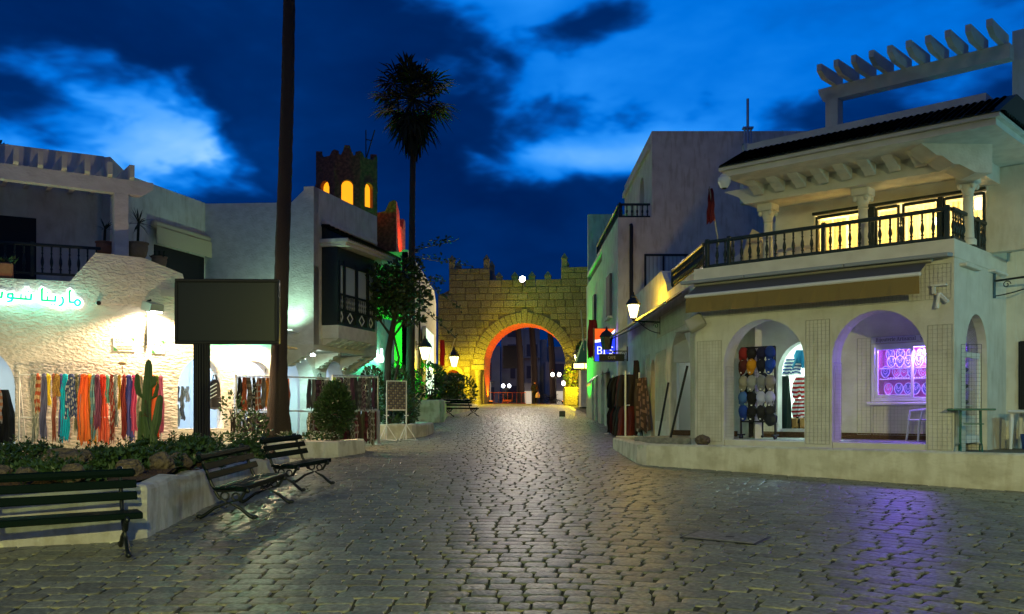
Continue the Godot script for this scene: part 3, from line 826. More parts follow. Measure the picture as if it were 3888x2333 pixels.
func right_plinth() -> void:
	var r := thing("raised_pavement", "raised pavement on a white plastered retaining wall in front of the corner arcade", "platform")
	var path := [Vector2(4.0, 25.9), Vector2(3.0, 25.7), Vector2(2.74, 25.3), Vector2(2.80, 20.9), Vector2(2.95, 20.45), Vector2(3.3, 20.08), Vector2(8.57, 15.6), Vector2(11.8, 12.86)]
	var g := G.new()
	var top := 1.16
	for k in path.size() - 1:
		var a: Vector2 = path[k]; var b: Vector2 = path[k + 1]
		var t := (b - a).normalized(); var nn := Vector2(t.y, -t.x)     # in x, d: outwards
		var m := 6 if a.distance_to(b) > 1.5 else 2
		for i in m:
			var p := a.lerp(b, float(i) / m); var q := a.lerp(b, float(i + 1) / m)
			var pi := p - nn * 0.26; var qi := q - nn * 0.26
			if k > 0 and i == 0: pi = p - (nn + Vector2((path[k] - path[k - 1]).y, -(path[k] - path[k - 1]).x).normalized()).normalized() * 0.27
			if k < path.size() - 2 and i == m - 1: qi = q - (nn + Vector2((path[k + 2] - path[k + 1]).y, -(path[k + 2] - path[k + 1]).x).normalized()).normalized() * 0.27
			var pr_ := p.lerp(pi, 0.12); var qr := q.lerp(qi, 0.12)
			g.quad(P(q.x, 0, q.y), P(p.x, 0, p.y), P(p.x, top, p.y), P(q.x, top, q.y))
			g.quad(P(q.x, top, q.y), P(p.x, top, p.y), P(pr_.x, top + 0.035, pr_.y), P(qr.x, top + 0.035, qr.y))
			g.quad(P(qr.x, top + 0.035, qr.y), P(pr_.x, top + 0.035, pr_.y), P(pi.x, top + 0.035, pi.y), P(qi.x, top + 0.035, qi.y))
			g.quad(P(qi.x, top + 0.035, qi.y), P(pi.x, top + 0.035, pi.y), P(pi.x, top - 0.1, pi.y), P(qi.x, top - 0.1, qi.y))
	part("retaining_wall", g, M.low_wall, r)
	g = G.new()
	var poly := PackedVector2Array()
	for p in path: poly.append(Vector2(p.x, -p.y))
	poly.append(Vector2(18, -16)); poly.append(Vector2(12, -30)); poly.append(Vector2(4.0, -30))
	g.X = Transform3D(Basis(Vector3(1, 0, 0), Vector3(0, 0, 1), Vector3(0, -1, 0)), Vector3.ZERO)
	var ix := Geometry2D.triangulate_polygon(poly)
	for k in range(0, ix.size(), 3):
		var a := poly[ix[k]]; var b := poly[ix[k + 1]]; var c := poly[ix[k + 2]]
		if (b - a).cross(c - a) > 0: var t := b; b = c; c = t
		g.X = Transform3D()
		g.tri(Vector3(a.x, top - 0.02, a.y), Vector3(b.x, top - 0.02, b.y), Vector3(c.x, top - 0.02, c.y))
	part("bedding", g, M.joint, r)
	var X := right_frame()
	var ms := []
	for k in 8:
		g = G.new()
		g.col = Color.WHITE * rv(0.7, 1.1)
		var o := PackedVector2Array()
		for q in [[-1, -0.7], [-0.7, -1], [0.7, -1], [1, -0.7], [1, 0.7], [0.7, 1], [-0.7, 1], [-1, 0.7]]: o.append(Vector2(q[0] * rv(0.14, 0.175), q[1] * rv(0.10, 0.135)))
		g.prism(o, -0.03, rv(0.008, 0.018))
		ms.append(g.mesh())
	for i in 22:
		for j in 6:
			var p := Vector3(-0.9 + i * 0.35 + (j % 2) * 0.17, top - 0.015, 0.17 + j * 0.27)
			var wp := X * p
			if wp.x < 3.2 and j > 3: continue
			if j > 4 and i > 14: continue
			if not Geometry2D.is_point_in_polygon(Vector2(wp.x - 0.3, wp.z - 0.25), poly) or not Geometry2D.is_point_in_polygon(Vector2(wp.x, wp.z + 0.3), poly): continue
			part("paving_stone", ms[(i * 5 + j * 3) % 8], M.paving, r, X * Transform3D(Basis(Vector3.RIGHT, -PI / 2), p))
	for i in 20:
		for j in 3:
			part("paving_stone", ms[(i * 3 + j) % 8], M.paving, r, Transform3D(Basis(Vector3.UP, PI / 2) * Basis(Vector3.RIGHT, -PI / 2), P(3.2 + j * 0.27, top - 0.015, 20.9 + i * 0.235)))

# ---------------------------------------------------------------- grey block further up on the right, its street side lit green
func right_back_building() -> void:
	var b := thing("setback_building", "tall plain building behind the corner shop, stepped back above a balcony, street side lit green", "building", frame(3.76, 33.0, 1.0, 0.0))
	# local: x to the right, z towards the camera, street side is x = 0 running back along -z
	var S := Transform3D(Basis(Vector3(0, 0, 1), Vector3.UP, Vector3(-1, 0, 0)), Vector3(0, 0, 0))    # its x = towards the camera, so back is negative
	part("front_wall", pr(PackedVector2Array([Vector2(0.0, 0.8), Vector2(12, 0.8), Vector2(12, 11.85), Vector2(1.2, 11.85), Vector2(1.2, 8.79), Vector2(0.0, 8.79)]), -0.35, 0.0), M.wall, b)
	var g := G.new(); g.X = S
	g.prism(arcade(-14.0, -0.351, 4.2, [Vector2(-0.351, 8.79), Vector2(-6.0, 8.79), Vector2(-6.0, 8.2), Vector2(-14.0, 8.2)], []), -0.35, 0.0)
	part("street_wall", g, M.wall, b)
	g = G.new(); g.X = S
	g.prism(arcade(-14.0, -0.351, 1.0, [Vector2(-0.351, 4.2), Vector2(-14.0, 4.2)], [[-10.3, 0.55, 3.0], [-8.3, 0.55, 3.0], [-5.6, 0.7, 2.9], [-3.4, 0.7, 2.9]]), -0.35, 0.0)
	part("street_wall", g, M.wall, b)
	g = G.new(); g.X = S
	g.prism(rect(-14.0, 1.0, -0.4, 4.1), -0.9, -0.7)
	part("shop_glass", g, M.glass_dark, b)
	g = G.new(); g.X = S
	g.prism(rect(-14.0, 1.0, -0.4, 4.1), -3.0, -2.9)
	part("shop_back", g, M.wall, b)
	g = G.new(); g.X = Transform3D(S.basis, Vector3(1.2, 0, 0))
	g.prism(arcade(-8.0, -0.351, 8.79, [Vector2(-0.351, 11.85), Vector2(-8.0, 11.85)], [[-5.3, 0.55, 9.9], [-2.6, 0.6, 10.25]]), -0.35, 0.0)
	part("upper_street_wall", g, M.wall, b)
	g = G.new(); g.X = Transform3D(S.basis, Vector3(1.2, 0, 0))
	g.prism(rect(-8.0, 8.6, -0.4, 11.7), -0.9, -0.6)
	part("niche_back", g, M.trim, b)
	part("terrace_floor", bx(Vector3(0.6, 8.70, -7.0), Vector3(1.18, 0.16, 13.3)), M.trim, b)
	part("roof", bx(Vector3(6.5, 11.4, -4.2), Vector3(10.8, 0.2, 7.6)), M.trim, b)
	part("rear_wall", bx(Vector3(6.5, 6.3, -13.8), Vector3(12.9, 11.0, 0.3)), M.wall, b)
	railing(b, Vector3(0.05, 8.79, -0.12), Vector3(1.15, 8.79, -0.12), 0.48, 6, [0.02])
	railing(b, Vector3(0.05, 8.79, -0.2), Vector3(0.05, 8.79, -8.5), 0.48, 24, [0.5, 0.99])
	# windows
	g = G.new()
	for x in [0.96, 1.60, 2.45]: g.box(Vector3(x, 6.85, 0.01), Vector3(0.07, 1.2, 0.08))
	for y in [6.25, 7.45]: g.box(Vector3(1.7, y, 0.012), Vector3(1.55, 0.07, 0.08))
	var w := part("window", g, M.green, b)
	part("pane", bx(Vector3(1.7, 6.85, 0.01), Vector3(1.5, 1.16, 0.02)), M.shade_board, w)
	g = G.new()
	for k in 10: g.box(Vector3(1.03 + k * 0.14, 6.85, 0.022), Vector3(0.125, 1.12, 0.012), Basis(Vector3.UP, 0.12))
	part("blind", g, M.blue_glass, w)
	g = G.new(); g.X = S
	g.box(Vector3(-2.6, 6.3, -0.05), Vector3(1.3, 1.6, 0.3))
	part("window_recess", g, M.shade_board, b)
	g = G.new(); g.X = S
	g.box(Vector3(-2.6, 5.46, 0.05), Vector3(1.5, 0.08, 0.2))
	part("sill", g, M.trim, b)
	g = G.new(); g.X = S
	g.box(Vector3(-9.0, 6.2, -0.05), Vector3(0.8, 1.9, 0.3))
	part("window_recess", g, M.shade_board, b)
	g = G.new()
	g.tube([Vector3(0.46, 4.2, 0.08), Vector3(0.46, 8.45, 0.08), Vector3(0.46, 8.52, 0.0)], 0.065, 8)
	part("drain_pipe", g, M.black, b)
	# antenna on the roof
	var a := thing("roof_antenna", "slender antenna mast on a small chimney above the green tiles", "antenna", at(P(7.85, 9.6, 31.0)))
	part("chimney", bx(Vector3(0, 0.0, 0), Vector3(0.42, 1.6, 0.4), 0.02), M.trim, a)
	part("cap", bx(Vector3(0.1, 1.0, 0), Vector3(0.5, 0.4, 0.4), 0.02), M.wall, a)
	g = G.new()
	for x in [-0.1, 0.1]: g.tube([Vector3(x, 1.15, 0), Vector3(x, 1.75, 0)], 0.035, 6)
	g.box(Vector3(0, 1.2, 0), Vector3(0.34, 0.06, 0.2)); g.box(Vector3(0, 1.74, 0), Vector3(0.34, 0.06, 0.2))
	part("bracket", g, M.steel, a)
	g = G.new(); g.tube([Vector3(0, 1.15, 0), Vector3(0, 2.72, 0)], 0.045, 8)
	part("mast", g, M.steel, a)

# ---------------------------------------------------------------- left: the building with the scarves
func left_frame() -> Transform3D: return frame(-9.456, 24.0, 0.91675, 0.39947)
func left_frame2() -> Transform3D: return frame(-9.456, 24.0, 0.7863, 0.61784)
func bay_frame() -> Transform3D: return frame(-6.28678, 29.5, 0.27892, 0.96031)

func scarf_building() -> void:
	var X := left_frame()
	var b := thing("scarf_shop_building", "rough plastered white shop building on the left with a roof terrace and a pergola", "building", X)
	part("front_wall", pr(arcade(-9.0, -0.002, 0.3, [Vector2(0, 5.85), Vector2(-0.1, 5.87), Vector2(-1.17, 5.92), Vector2(-1.75, 5.16), Vector2(-9.0, 5.14)], [[-3.95, 0.98, 2.5, 1.05]]), -0.45, 0.0), M.plaster, b)
	var L := X.affine_inverse() * left_frame2()
	var g := G.new(); g.X = L
	g.prism(arcade(0.0, 3.9, 1.45, [Vector2(3.9, 5.2), Vector2(1.05, 5.2), Vector2(0.96, 5.54), Vector2(0, 5.85)], [[1.45, 0.62, 2.45, 1.45], [2.95, 0.6, 2.5, 1.35]]), -0.5, 0.0)
	part("front_wall", g, M.plaster, b)
	g = G.new(); g.X = L
	g.prism(rect(0, 0.3, 3.9, 1.448), -0.5, 0.0)
	part("plinth_wall", g, M.plaster, b)
	g = G.new(); g.X = L
	g.prism(rect(1.0, 5.19, 3.92, 5.30), -3.0, 0.02)
	part("terrace_edge", g, M.plaster, b)
	part("terrace_floor", bx(Vector3(-4.0, 5.0, -2.4), Vector3(9.5, 0.2, 4.6)), M.trim, b)
	room(b, "shop_interior", -8.0, -0.2, 0.9, 4.4, -4.2, -0.47, M.room)
	g = G.new(); g.X = L
	for q in [[0.3, 5.0, 0.9, 4.4]]:
		g.box(Vector3(2.05, 0.95, -1.8), Vector3(3.5, 0.1, 2.5)); g.box(Vector3(2.05, 4.3, -1.8), Vector3(3.5, 0.1, 2.5)); g.box(Vector3(2.05, 2.6, -3.0), Vector3(3.5, 3.4, 0.1))
		g.box(Vector3(2.2, 2.6, -1.75), Vector3(0.08, 3.2, 2.3)); g.box(Vector3(3.76, 2.6, -1.8), Vector3(0.08, 3.2, 2.3))
	part("bag_shop_interior", g, M.room, b)
	# terrace: railing, back wall with a dark doorway, pergola
	railing(b, Vector3(-9.0, 5.36, -0.7), Vector3(-1.05, 5.36, -0.7), 0.78, 38, [0.45, 0.62, 0.8])
	var bw := X.affine_inverse() * frame(-11.3828, 26.4989, 0.87081, 0.49161)
	g = G.new(); g.X = bw
	g.prism(PackedVector2Array([Vector2(-9, 4.4), Vector2(0.0, 4.4), Vector2(0.0, 8.95), Vector2(-0.22, 9.14), Vector2(-9, 9.14)]), -0.3, 0.0)
	part("terrace_back_wall", g, M.wall, b)
	part("doorway", bx(Vector3(-2.9, 6.1, 0.0), Vector3(1.95, 2.2, 0.06)), M.black, b, bw)
	var pg := X.affine_inverse() * frame(-10.2222, 24.3, 0.82248, 0.5688)
	part("pergola_beam", pr([Vector2(-9, 7.6), Vector2(0.52, 7.6), Vector2(0.82, 7.8), Vector2(0.82, 7.98), Vector2(-9, 7.98)], -0.28, 0.0), M.plaster_b, b, pg)
	part("pergola_post", bx(Vector3(0.03, 6.70, -0.16), Vector3(0.36, 1.8, 0.32), 0.015), M.plaster_b, b, pg)
	for i in 14:
		var x := 0.27 - i * 0.54
		g = G.new(); g.X = pg * Transform3D(Basis(Vector3(0, 0, 1), Vector3.UP, Vector3(-1, 0, 0)), Vector3(x, 0, 0))
		g.prism(PackedVector2Array([Vector2(-3.0, 7.985), Vector2(0.03, 7.985), Vector2(0.10, 8.04), Vector2(0.10, 8.36), Vector2(-3.0, 8.36)]), -0.06, 0.06)
		part("pergola_rafter", g, M.trim, b)
	# side wall of the terrace with a rolled blind and a dark shop front
	var bf := X.affine_inverse() * bay_frame()
	g = G.new(); g.X = bf
	g.prism(PackedVector2Array([Vector2(-4.5, 4.5), Vector2(0.0, 4.5), Vector2(0.0, 8.76), Vector2(-3.7, 8.76), Vector2(-4.5, 9.1)]), -4.3, -3.96)
	part("terrace_side_wall", g, M.wall, b)
	g = G.new(); g.X = bf
	g.box(Vector3(-1.35, 7.55, -3.85), Vector3(2.9, 0.22, 0.22), Basis(), 0.06); g.box(Vector3(-1.35, 7.2, -3.72), Vector3(2.85, 0.5, 0.03))
	part("rolled_blind", g, M.curtain, b)
	g = G.new(); g.X = bf
	g.box(Vector3(-1.35, 6.0, -3.955), Vector3(2.5, 1.9, 0.05))
	part("shopfront", g, M.black, b)

# ---------------------------------------------------------------- left: the block with the bay window
func bay_building() -> void:
	var X := bay_frame()
	var b := thing("bay_window_building", "white block with a sloping parapet and an overhanging green bay window above shop arches", "building", X)
	var S := Transform3D(Basis(Vector3(0, 0, 1), Vector3.UP, Vector3(-1, 0, 0)), Vector3.ZERO)    # left face: x = 0 at the front corner, negative going back
	part("street_wall", pr(rect(0.002, 4.04, 4.8, 9.05), -0.35, 0.0), M.wall, b)
	var g := G.new(); g.X = S
	g.prism(PackedVector2Array([Vector2(-6.0, 4.04), Vector2(0, 4.04), Vector2(0, 9.05), Vector2(-0.22, 9.05), Vector2(-0.79, 8.58), Vector2(-3.96, 8.74), Vector2(-6, 8.74)]), -0.35, 0.0)
	part("left_wall", g, M.plaster_b, b)
	part("roof", bx(Vector3(2.4, 8.3, -3.2), Vector3(4.6, 0.2, 5.6)), M.trim, b)
	part("end_wall", bx(Vector3(4.7, 6.5, -3.0), Vector3(0.2, 5.0, 5.3)), M.wall, b)
	part("overhang", bx(Vector3(2.4, 3.96, -1.6), Vector3(4.78, 0.155, 3.18)), M.trim, b)
	# arcade below, set back under the overhang
	part("arcade_wall", pr(arcade(-2.3, 8.6, 0.5, [Vector2(8.6, 5.6), Vector2(4.82, 5.6), Vector2(4.82, 3.878), Vector2(-2.3, 3.878)], [[0.82, 1.0, 2.75], [3.3, 0.68, 3.0], [6.0, 0.74, 2.85]]), -1.5, -0.94), M.plaster_b, b)
	g = G.new()
	g.box(Vector3(3.2, 0.85, -3.0), Vector3(10.5, 0.3, 3.0)); g.box(Vector3(3.2, 3.95, -3.1), Vector3(10.5, 0.1, 3.1)); g.box(Vector3(3.2, 2.4, -4.6), Vector3(10.5, 3.2, 0.1))
	g.box(Vector3(-2.1, 2.4, -3.0), Vector3(0.1, 3.2, 3.1)); g.box(Vector3(8.4, 2.4, -3.0), Vector3(0.1, 3.2, 3.1)); g.box(Vector3(2.2, 2.4, -3.1), Vector3(0.1, 3.2, 2.9)); g.box(Vector3(4.6, 2.4, -3.1), Vector3(0.1, 3.2, 2.9))
	part("shop_interior", g, M.room, b)
	# stepped brackets under the overhang and under the bay
	for x in [0.15, 2.0, 3.85, 4.62]:
		g = G.new(); g.X = Transform3D(S.basis, Vector3(x, 0, -0.94))
		var p := [Vector2(0, 3.35)]
		for k in 5: p.append_array([Vector2(0.10 + k * 0.17, 3.38 + k * 0.1), Vector2(0.16 + k * 0.17, 3.38 + k * 0.1), Vector2(0.16 + k * 0.17, 3.44 + k * 0.1)])
		p.append_array([Vector2(0.94, 3.878), Vector2(0, 3.878)])
		g.prism(PackedVector2Array(p), -0.14, 0.14)
		part("stepped_bracket", g, M.trim, b)
	part("bay_base", bx(Vector3(1.97, 4.47, 0.30), Vector3(2.88, 0.43, 0.60), 0.01), M.trim, b)
	for i in 6:
		g = G.new(); g.X = Transform3D(S.basis, Vector3(0.75 + i * 0.5, 0, 0))
		g.prism(PackedVector2Array([Vector2(0, 4.04), Vector2(0.1, 4.04), Vector2(0.18, 4.11), Vector2(0.28, 4.12), Vector2(0.38, 4.19), Vector2(0.48, 4.19), Vector2(0.56, 4.25), Vector2(0, 4.25)]), -0.16, 0.16)
		part("bay_bracket", g, M.trim, b)
	# the bay: dark wood box with side panel, windows, spindles, diamond panels
	g = G.new()
	g.box(Vector3(1.97, 4.735, 0.27), Vector3(2.86, 0.10, 0.58), Basis(), 0.01); g.box(Vector3(1.97, 6.95, 0.27), Vector3(2.86, 0.50, 0.56))
	for x in [0.58, 0.70, 1.03, 1.08, 1.92, 2.0, 2.78, 2.86, 3.36]: g.box(Vector3(x, 5.8, 0.54), Vector3(0.075, 2.0, 0.07))
	for y in [5.20, 5.70, 6.68]: g.box(Vector3(1.97, y, 0.535), Vector3(2.84, 0.07, 0.055))
	g.box(Vector3(0.56, 5.85, 0.27), Vector3(0.05, 2.2, 0.54)); g.box(Vector3(3.38, 5.85, 0.27), Vector3(0.05, 2.2, 0.54))
	part("bay_window", g, M.green, b)
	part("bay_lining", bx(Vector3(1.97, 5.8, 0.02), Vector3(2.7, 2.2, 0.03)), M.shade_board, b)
	for q in [[0.74, 1.0], [1.12, 1.88], [2.04, 2.74], [2.9, 3.32]]:
		var xm: float = (q[0] + q[1]) / 2; var w: float = q[1] - q[0]
		part("pane", bx(Vector3(xm, 6.18, 0.515), Vector3(w, 0.93, 0.012)), M.blue_glass, b)
		g = bx(Vector3(xm, 4.98, 0.515), Vector3(w, 0.40, 0.02))
		var pn := part("lower_panel", g, M.green, b)
		g = G.new()
		var hw := minf(w * 0.36, 0.2)
		for k in 4:
			var c := [Vector3(xm - hw, 4.98, 0.535), Vector3(xm, 4.98 + 0.17, 0.535), Vector3(xm + hw, 4.98, 0.535), Vector3(xm, 4.98 - 0.17, 0.535)]
			g.bar(c[k], c[(k + 1) % 4], 0.03, 0.022, 0.0, Vector3(0, 0, 1))
		part("diamond", g, M.paint_white, pn)
		var ns := maxi(2, int(w / 0.13))
		for k in ns:
			g = G.new()
			g.lathe([Vector2(0.012, 0), Vector2(0.03, 0.1), Vector2(0.012, 0.17), Vector2(0.035, 0.25), Vector2(0.012, 0.33), Vector2(0.02, 0.42)], Vector3(q[0] + w * (k + 0.5) / ns, 5.24, 0.53), 8)
			part("spindle", g, M.ledge, b)
	# tiled canopy over the bay
	part("canopy_soffit", bx(Vector3(2.5, 7.27, 0.42), Vector3(4.1, 0.12, 0.98), 0.015), M.trim, b)
	part("canopy_fascia", bx(Vector3(2.5, 7.38, 0.46), Vector3(4.2, 0.13, 1.06), 0.015), M.trim, b)
	g = G.new(); g.X = S
	g.prism(PackedVector2Array([Vector2(0.0, 7.45), Vector2(1.0, 7.45), Vector2(0.0, 7.95)]), -4.55, -0.55)
	part("canopy_bed", g, M.tile, b)
	var tile := G.new()
	for k in 5:
		var a0 := PI * k / 5.0; var a1 := PI * (k + 1) / 5.0
		var n0 := Vector3(cos(a0), sin(a0), 0) * 0.07; var n1 := Vector3(cos(a1), sin(a1), 0) * 0.07
		tile.tri(n0 + Vector3(0, 0, 0.4), n1 + Vector3(0, 0, 0.4), n1, n0, n1, n1); tile.tri(n0 + Vector3(0, 0, 0.4), n1, n0, n0, n1, n0)
		tile.tri(n0 + Vector3(0, 0, 0.4), n0 * 0.75 + Vector3(0, 0, 0.4), n1 + Vector3(0, 0, 0.4)); tile.tri(n1 + Vector3(0, 0, 0.4), n0 * 0.75 + Vector3(0, 0, 0.4), n1 * 0.75 + Vector3(0, 0, 0.4))
	var tm := tile.mesh()
	for i in 30:
		for j in 3: part("roof_tile", tm, M.tile, b, Transform3D(Basis(Vector3.RIGHT, 0.46), Vector3(0.50 + i * 0.140, 7.88 - j * 0.16, 0.02 + j * 0.32)))
	for j in 6: part("roof_tile", tm, M.tile, b, Transform3D(Basis(Vector3.UP, -PI / 2) * Basis(Vector3.RIGHT, 0.2), Vector3(0.80, 7.52 + 0.08 * j, 0.92 - j * 0.16)))
	part("canopy_cap", bx(Vector3(2.55, 8.02, 0.07), Vector3(4.0, 0.14, 0.14), 0.02), M.trim, b)

# ---------------------------------------------------------------- the brick tower with lit windows
func tower() -> void:
	var b := thing("crenellated_tower", "eight sided reddish tower with stepped crenellations and glowing orange arched windows", "tower", at(P(-8.0, 0, 45.0), 0.2))
	var R := 1.56
	var g: G
	for k in 8:
		var a := TAU * k / 8.0
		var F := Transform3D(Basis(Vector3.UP, a), Vector3(sin(a), 0, cos(a)) * R * cos(PI / 8))
		var hw := R * sin(PI / 8)
		g = G.new(); g.X = F
		var up := PackedVector2Array([Vector2(-hw, 11.6)])
		for q in arch_pts(0, 0.27, 11.6, 12.48, 10): up.append(q)
		up.append_array([Vector2(hw, 11.6), Vector2(hw, 14.15), Vector2(0.30, 13.9), Vector2(0.2, 14.1), Vector2(0.12, 14.38), Vector2(-0.12, 14.38), Vector2(-0.2, 14.1), Vector2(-0.30, 13.9), Vector2(-hw, 14.15)] if k % 2 == 0 else [Vector2(hw, 11.6), Vector2(hw, 14.15), Vector2(hw - 0.15, 14.1), Vector2(hw - 0.3, 13.9), Vector2(-hw + 0.3, 13.9), Vector2(-hw + 0.15, 14.1), Vector2(-hw, 14.15)])
		g.prism(up, -0.3, 0.0)
		part("wall", g, M.rust_stone, b)
		g = G.new(); g.X = F
		g.prism(rect(-hw, 1.0, hw, 11.6), -0.3, 0.0)
		part("wall", g, M.rust_stone, b)
		g = G.new(); g.X = F
		for s in 8:
			var f0 := PI * s / 8.0; var f1 := PI * (s + 1) / 8.0
			g.bar(Vector3(cos(f0) * 0.31, 12.48 + sin(f0) * 0.31, 0.01), Vector3(cos(f1) * 0.31, 12.48 + sin(f1) * 0.31, 0.01), 0.07, 0.05, 0.0, Vector3(0, 0, 1))
		var wn := part("window", g, M.rust_stone, b)
		g = G.new(); g.X = F
		g.prism(PackedVector2Array(arch_pts(0, 0.265, 11.6, 12.48, 10)), -0.2, -0.17)
		part("pane", g, glow(1.0, 0.36, 0.01, 1.35), wn)
	g = G.new()
	g.lathe([Vector2(0.01, 13.5), Vector2(1.4, 13.5)], Vector3.ZERO, 8, false)
	part("floor", g, M.rust_stone, b)
	omni(Vector3(0, 12.6, 0), Color(1.0, 0.42, 0.05), 3.0, 0.2, b)
	part("lamp", bx(Vector3(0, 12.6, 0), Vector3(0.3, 0.3, 0.3), 0.05), glow(1.0, 0.5, 0.1, 6.0), b)
	var a := thing("tower_antenna", "small Y shaped aerial on the tower top", "antenna", at(P(-6.95, 13.9, 44.3)))
	g = G.new(); g.tube([Vector3(0, 0, 0), Vector3(0.0, 1.4, 0)], 0.03, 6); g.tube([Vector3(0, 0, 0), Vector3(0.42, 1.4, 0)], 0.03, 6); g.tube([Vector3(0, 0.95, 0), Vector3(0.3, 0.9, 0)], 0.025, 6)
	part("rod", g, M.iron, a)
	# the lower turret beside it, its right side caught by an orange lamp
	var t := thing("lower_turret", "lower square turret beside the tower, its right side glowing orange", "tower", at(P(-5.80, 9.5, 46.6), 0.0))
	part("front_wall", pr(PackedVector2Array([Vector2(-1.2, 0), Vector2(0, 0), Vector2(0, 2.95), Vector2(-0.12, 3.0), Vector2(-0.35, 2.9), Vector2(-0.55, 2.45), Vector2(-1.2, 2.3)]), -0.4, 0.0), M.rust_stone, t)
	g = G.new(); g.X = Transform3D(Basis(Vector3(0, 0, -1), Vector3.UP, Vector3(1, 0, 0)), Vector3.ZERO)
	g.prism(PackedVector2Array([Vector2(0.401, 0), Vector2(4.0, 0), Vector2(4.0, 2.7), Vector2(3.4, 2.75), Vector2(2.9, 2.1), Vector2(1.8, 2.05), Vector2(1.2, 2.7), Vector2(0.401, 2.9)]), -0.4, 0.0)
	part("side_wall", g, M.rust_stone, t)
	var l := thing("turret_floodlight", "orange floodlight on the roof beside the lower turret", "floodlight", at(P(-4.95, 10.05, 47.8)))
	part("housing", bx(Vector3(0, 0.1, 0.12), Vector3(0.3, 0.2, 0.1), 0.02), M.iron, l)
	part("lens", bx(Vector3(-0.06, 0.13, -0.02), Vector3(0.1, 0.14, 0.14)), glow(1.0, 0.3, 0.02, 4.0), l)
	spot(Vector3(-0.14, 0.2, -0.02), Vector3(-0.85, 1.3, -0.6), Color(1.0, 0.27, 0.02), 9.0, 70.0, 0.1, l)

# ---------------------------------------------------------------- the wall lit green, and the lit panel on its flank
func green_wall_building() -> void:
	var b := thing("green_lit_building", "plain building left of the gate, its front washed green by a floodlight", "building", at(P(-5.14, 0, 46.0)))
	part("front_wall", bx(Vector3(-2.6, 5.4, -0.15), Vector3(5.196, 8.8, 0.3)), M.wall, b)
	var S := Transform3D(Basis(Vector3(0, 0, -1), Vector3.UP, Vector3(1, 0, 0)), Vector3.ZERO)
	var g := G.new(); g.X = S
	g.prism(arcade(0.0, 17.0, 1.2, [Vector2(17.0, 9.2), Vector2(15.5, 9.9), Vector2(14.0, 9.9), Vector2(5.0, 9.95), Vector2(0.0, 9.9)], [[2.6, 0.55, 3.4]]), -0.3, 0.0)
	part("street_wall", g, M.wall, b)
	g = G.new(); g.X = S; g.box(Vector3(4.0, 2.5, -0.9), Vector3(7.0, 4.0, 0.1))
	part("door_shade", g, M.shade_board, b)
	g = G.new(); g.X = S; g.tube([Vector3(5.2, 3.4, 0.06), Vector3(5.2, 9.7, 0.06)], 0.05, 6)
	part("drain_pipe", g, M.iron, b)
	var f := thing("green_floodlight", "green floodlight standing in the planting below the green wall", "floodlight", at(P(-5.6, 2.0, 43.6)))
	part("housing", bx(Vector3.ZERO, Vector3(0.34, 0.24, 0.16), 0.02), M.iron, f)
	part("lens", bx(Vector3(0, 0.0, -0.09), Vector3(0.28, 0.18, 0.02)), glow(0.05, 1.0, 0.05, 3.0), f)
	spot(Vector3(0, 0.02, -0.12), Vector3(0.0, 2.6, -2.4), Color(0.03, 1.0, 0.03), 110.0, 68.0, 0.12, f)
	var s := thing("lit_panel", "tall backlit advertising panel on the flank of the green lit building", "billboard", Transform3D(S.basis, P(-5.04, 0, 46)))
	part("frame", bx(Vector3(8.7, 4.75, 0.12), Vector3(5.3, 3.9, 0.22), 0.03), M.steel, s)
	var im := Image.create_empty(64, 48, false, Image.FORMAT_RGB8)
	var nz := noise(0.09, 4, 77)
	for y in 48:
		for x in 64:
			var v := nz.get_noise_2d(x, y * 0.7)
			im.set_pixel(x, y, Color(0.78 + v * 0.5, 0.95 + v * 0.25, 0.82 + v * 0.45))
	var pm := glow(1, 1, 1, 1.2)
	pm.emission = Color.WHITE; pm.emission_operator = BaseMaterial3D.EMISSION_OP_MULTIPLY; pm.emission_texture = ImageTexture.create_from_image(im)
	g = G.new(); g.quv(Vector3(6.15, 2.9, 0.235), Vector3(11.25, 2.9, 0.235), Vector3(11.25, 6.6, 0.235), Vector3(6.15, 6.6, 0.235))
	part("screen", g, pm, s)
	area(Vector3(8.7, 4.75, 0.26), Vector3(8.7, 4.75, 5.0), Vector2(5.1, 3.7), Color(0.85, 1.0, 0.85), 0.8, s)

# ---------------------------------------------------------------- the stone gate
func gate_frame() -> Transform3D: return frame(0.933, 70.0, 0.9945, -0.1045)    # x = 0 in the middle of the arch

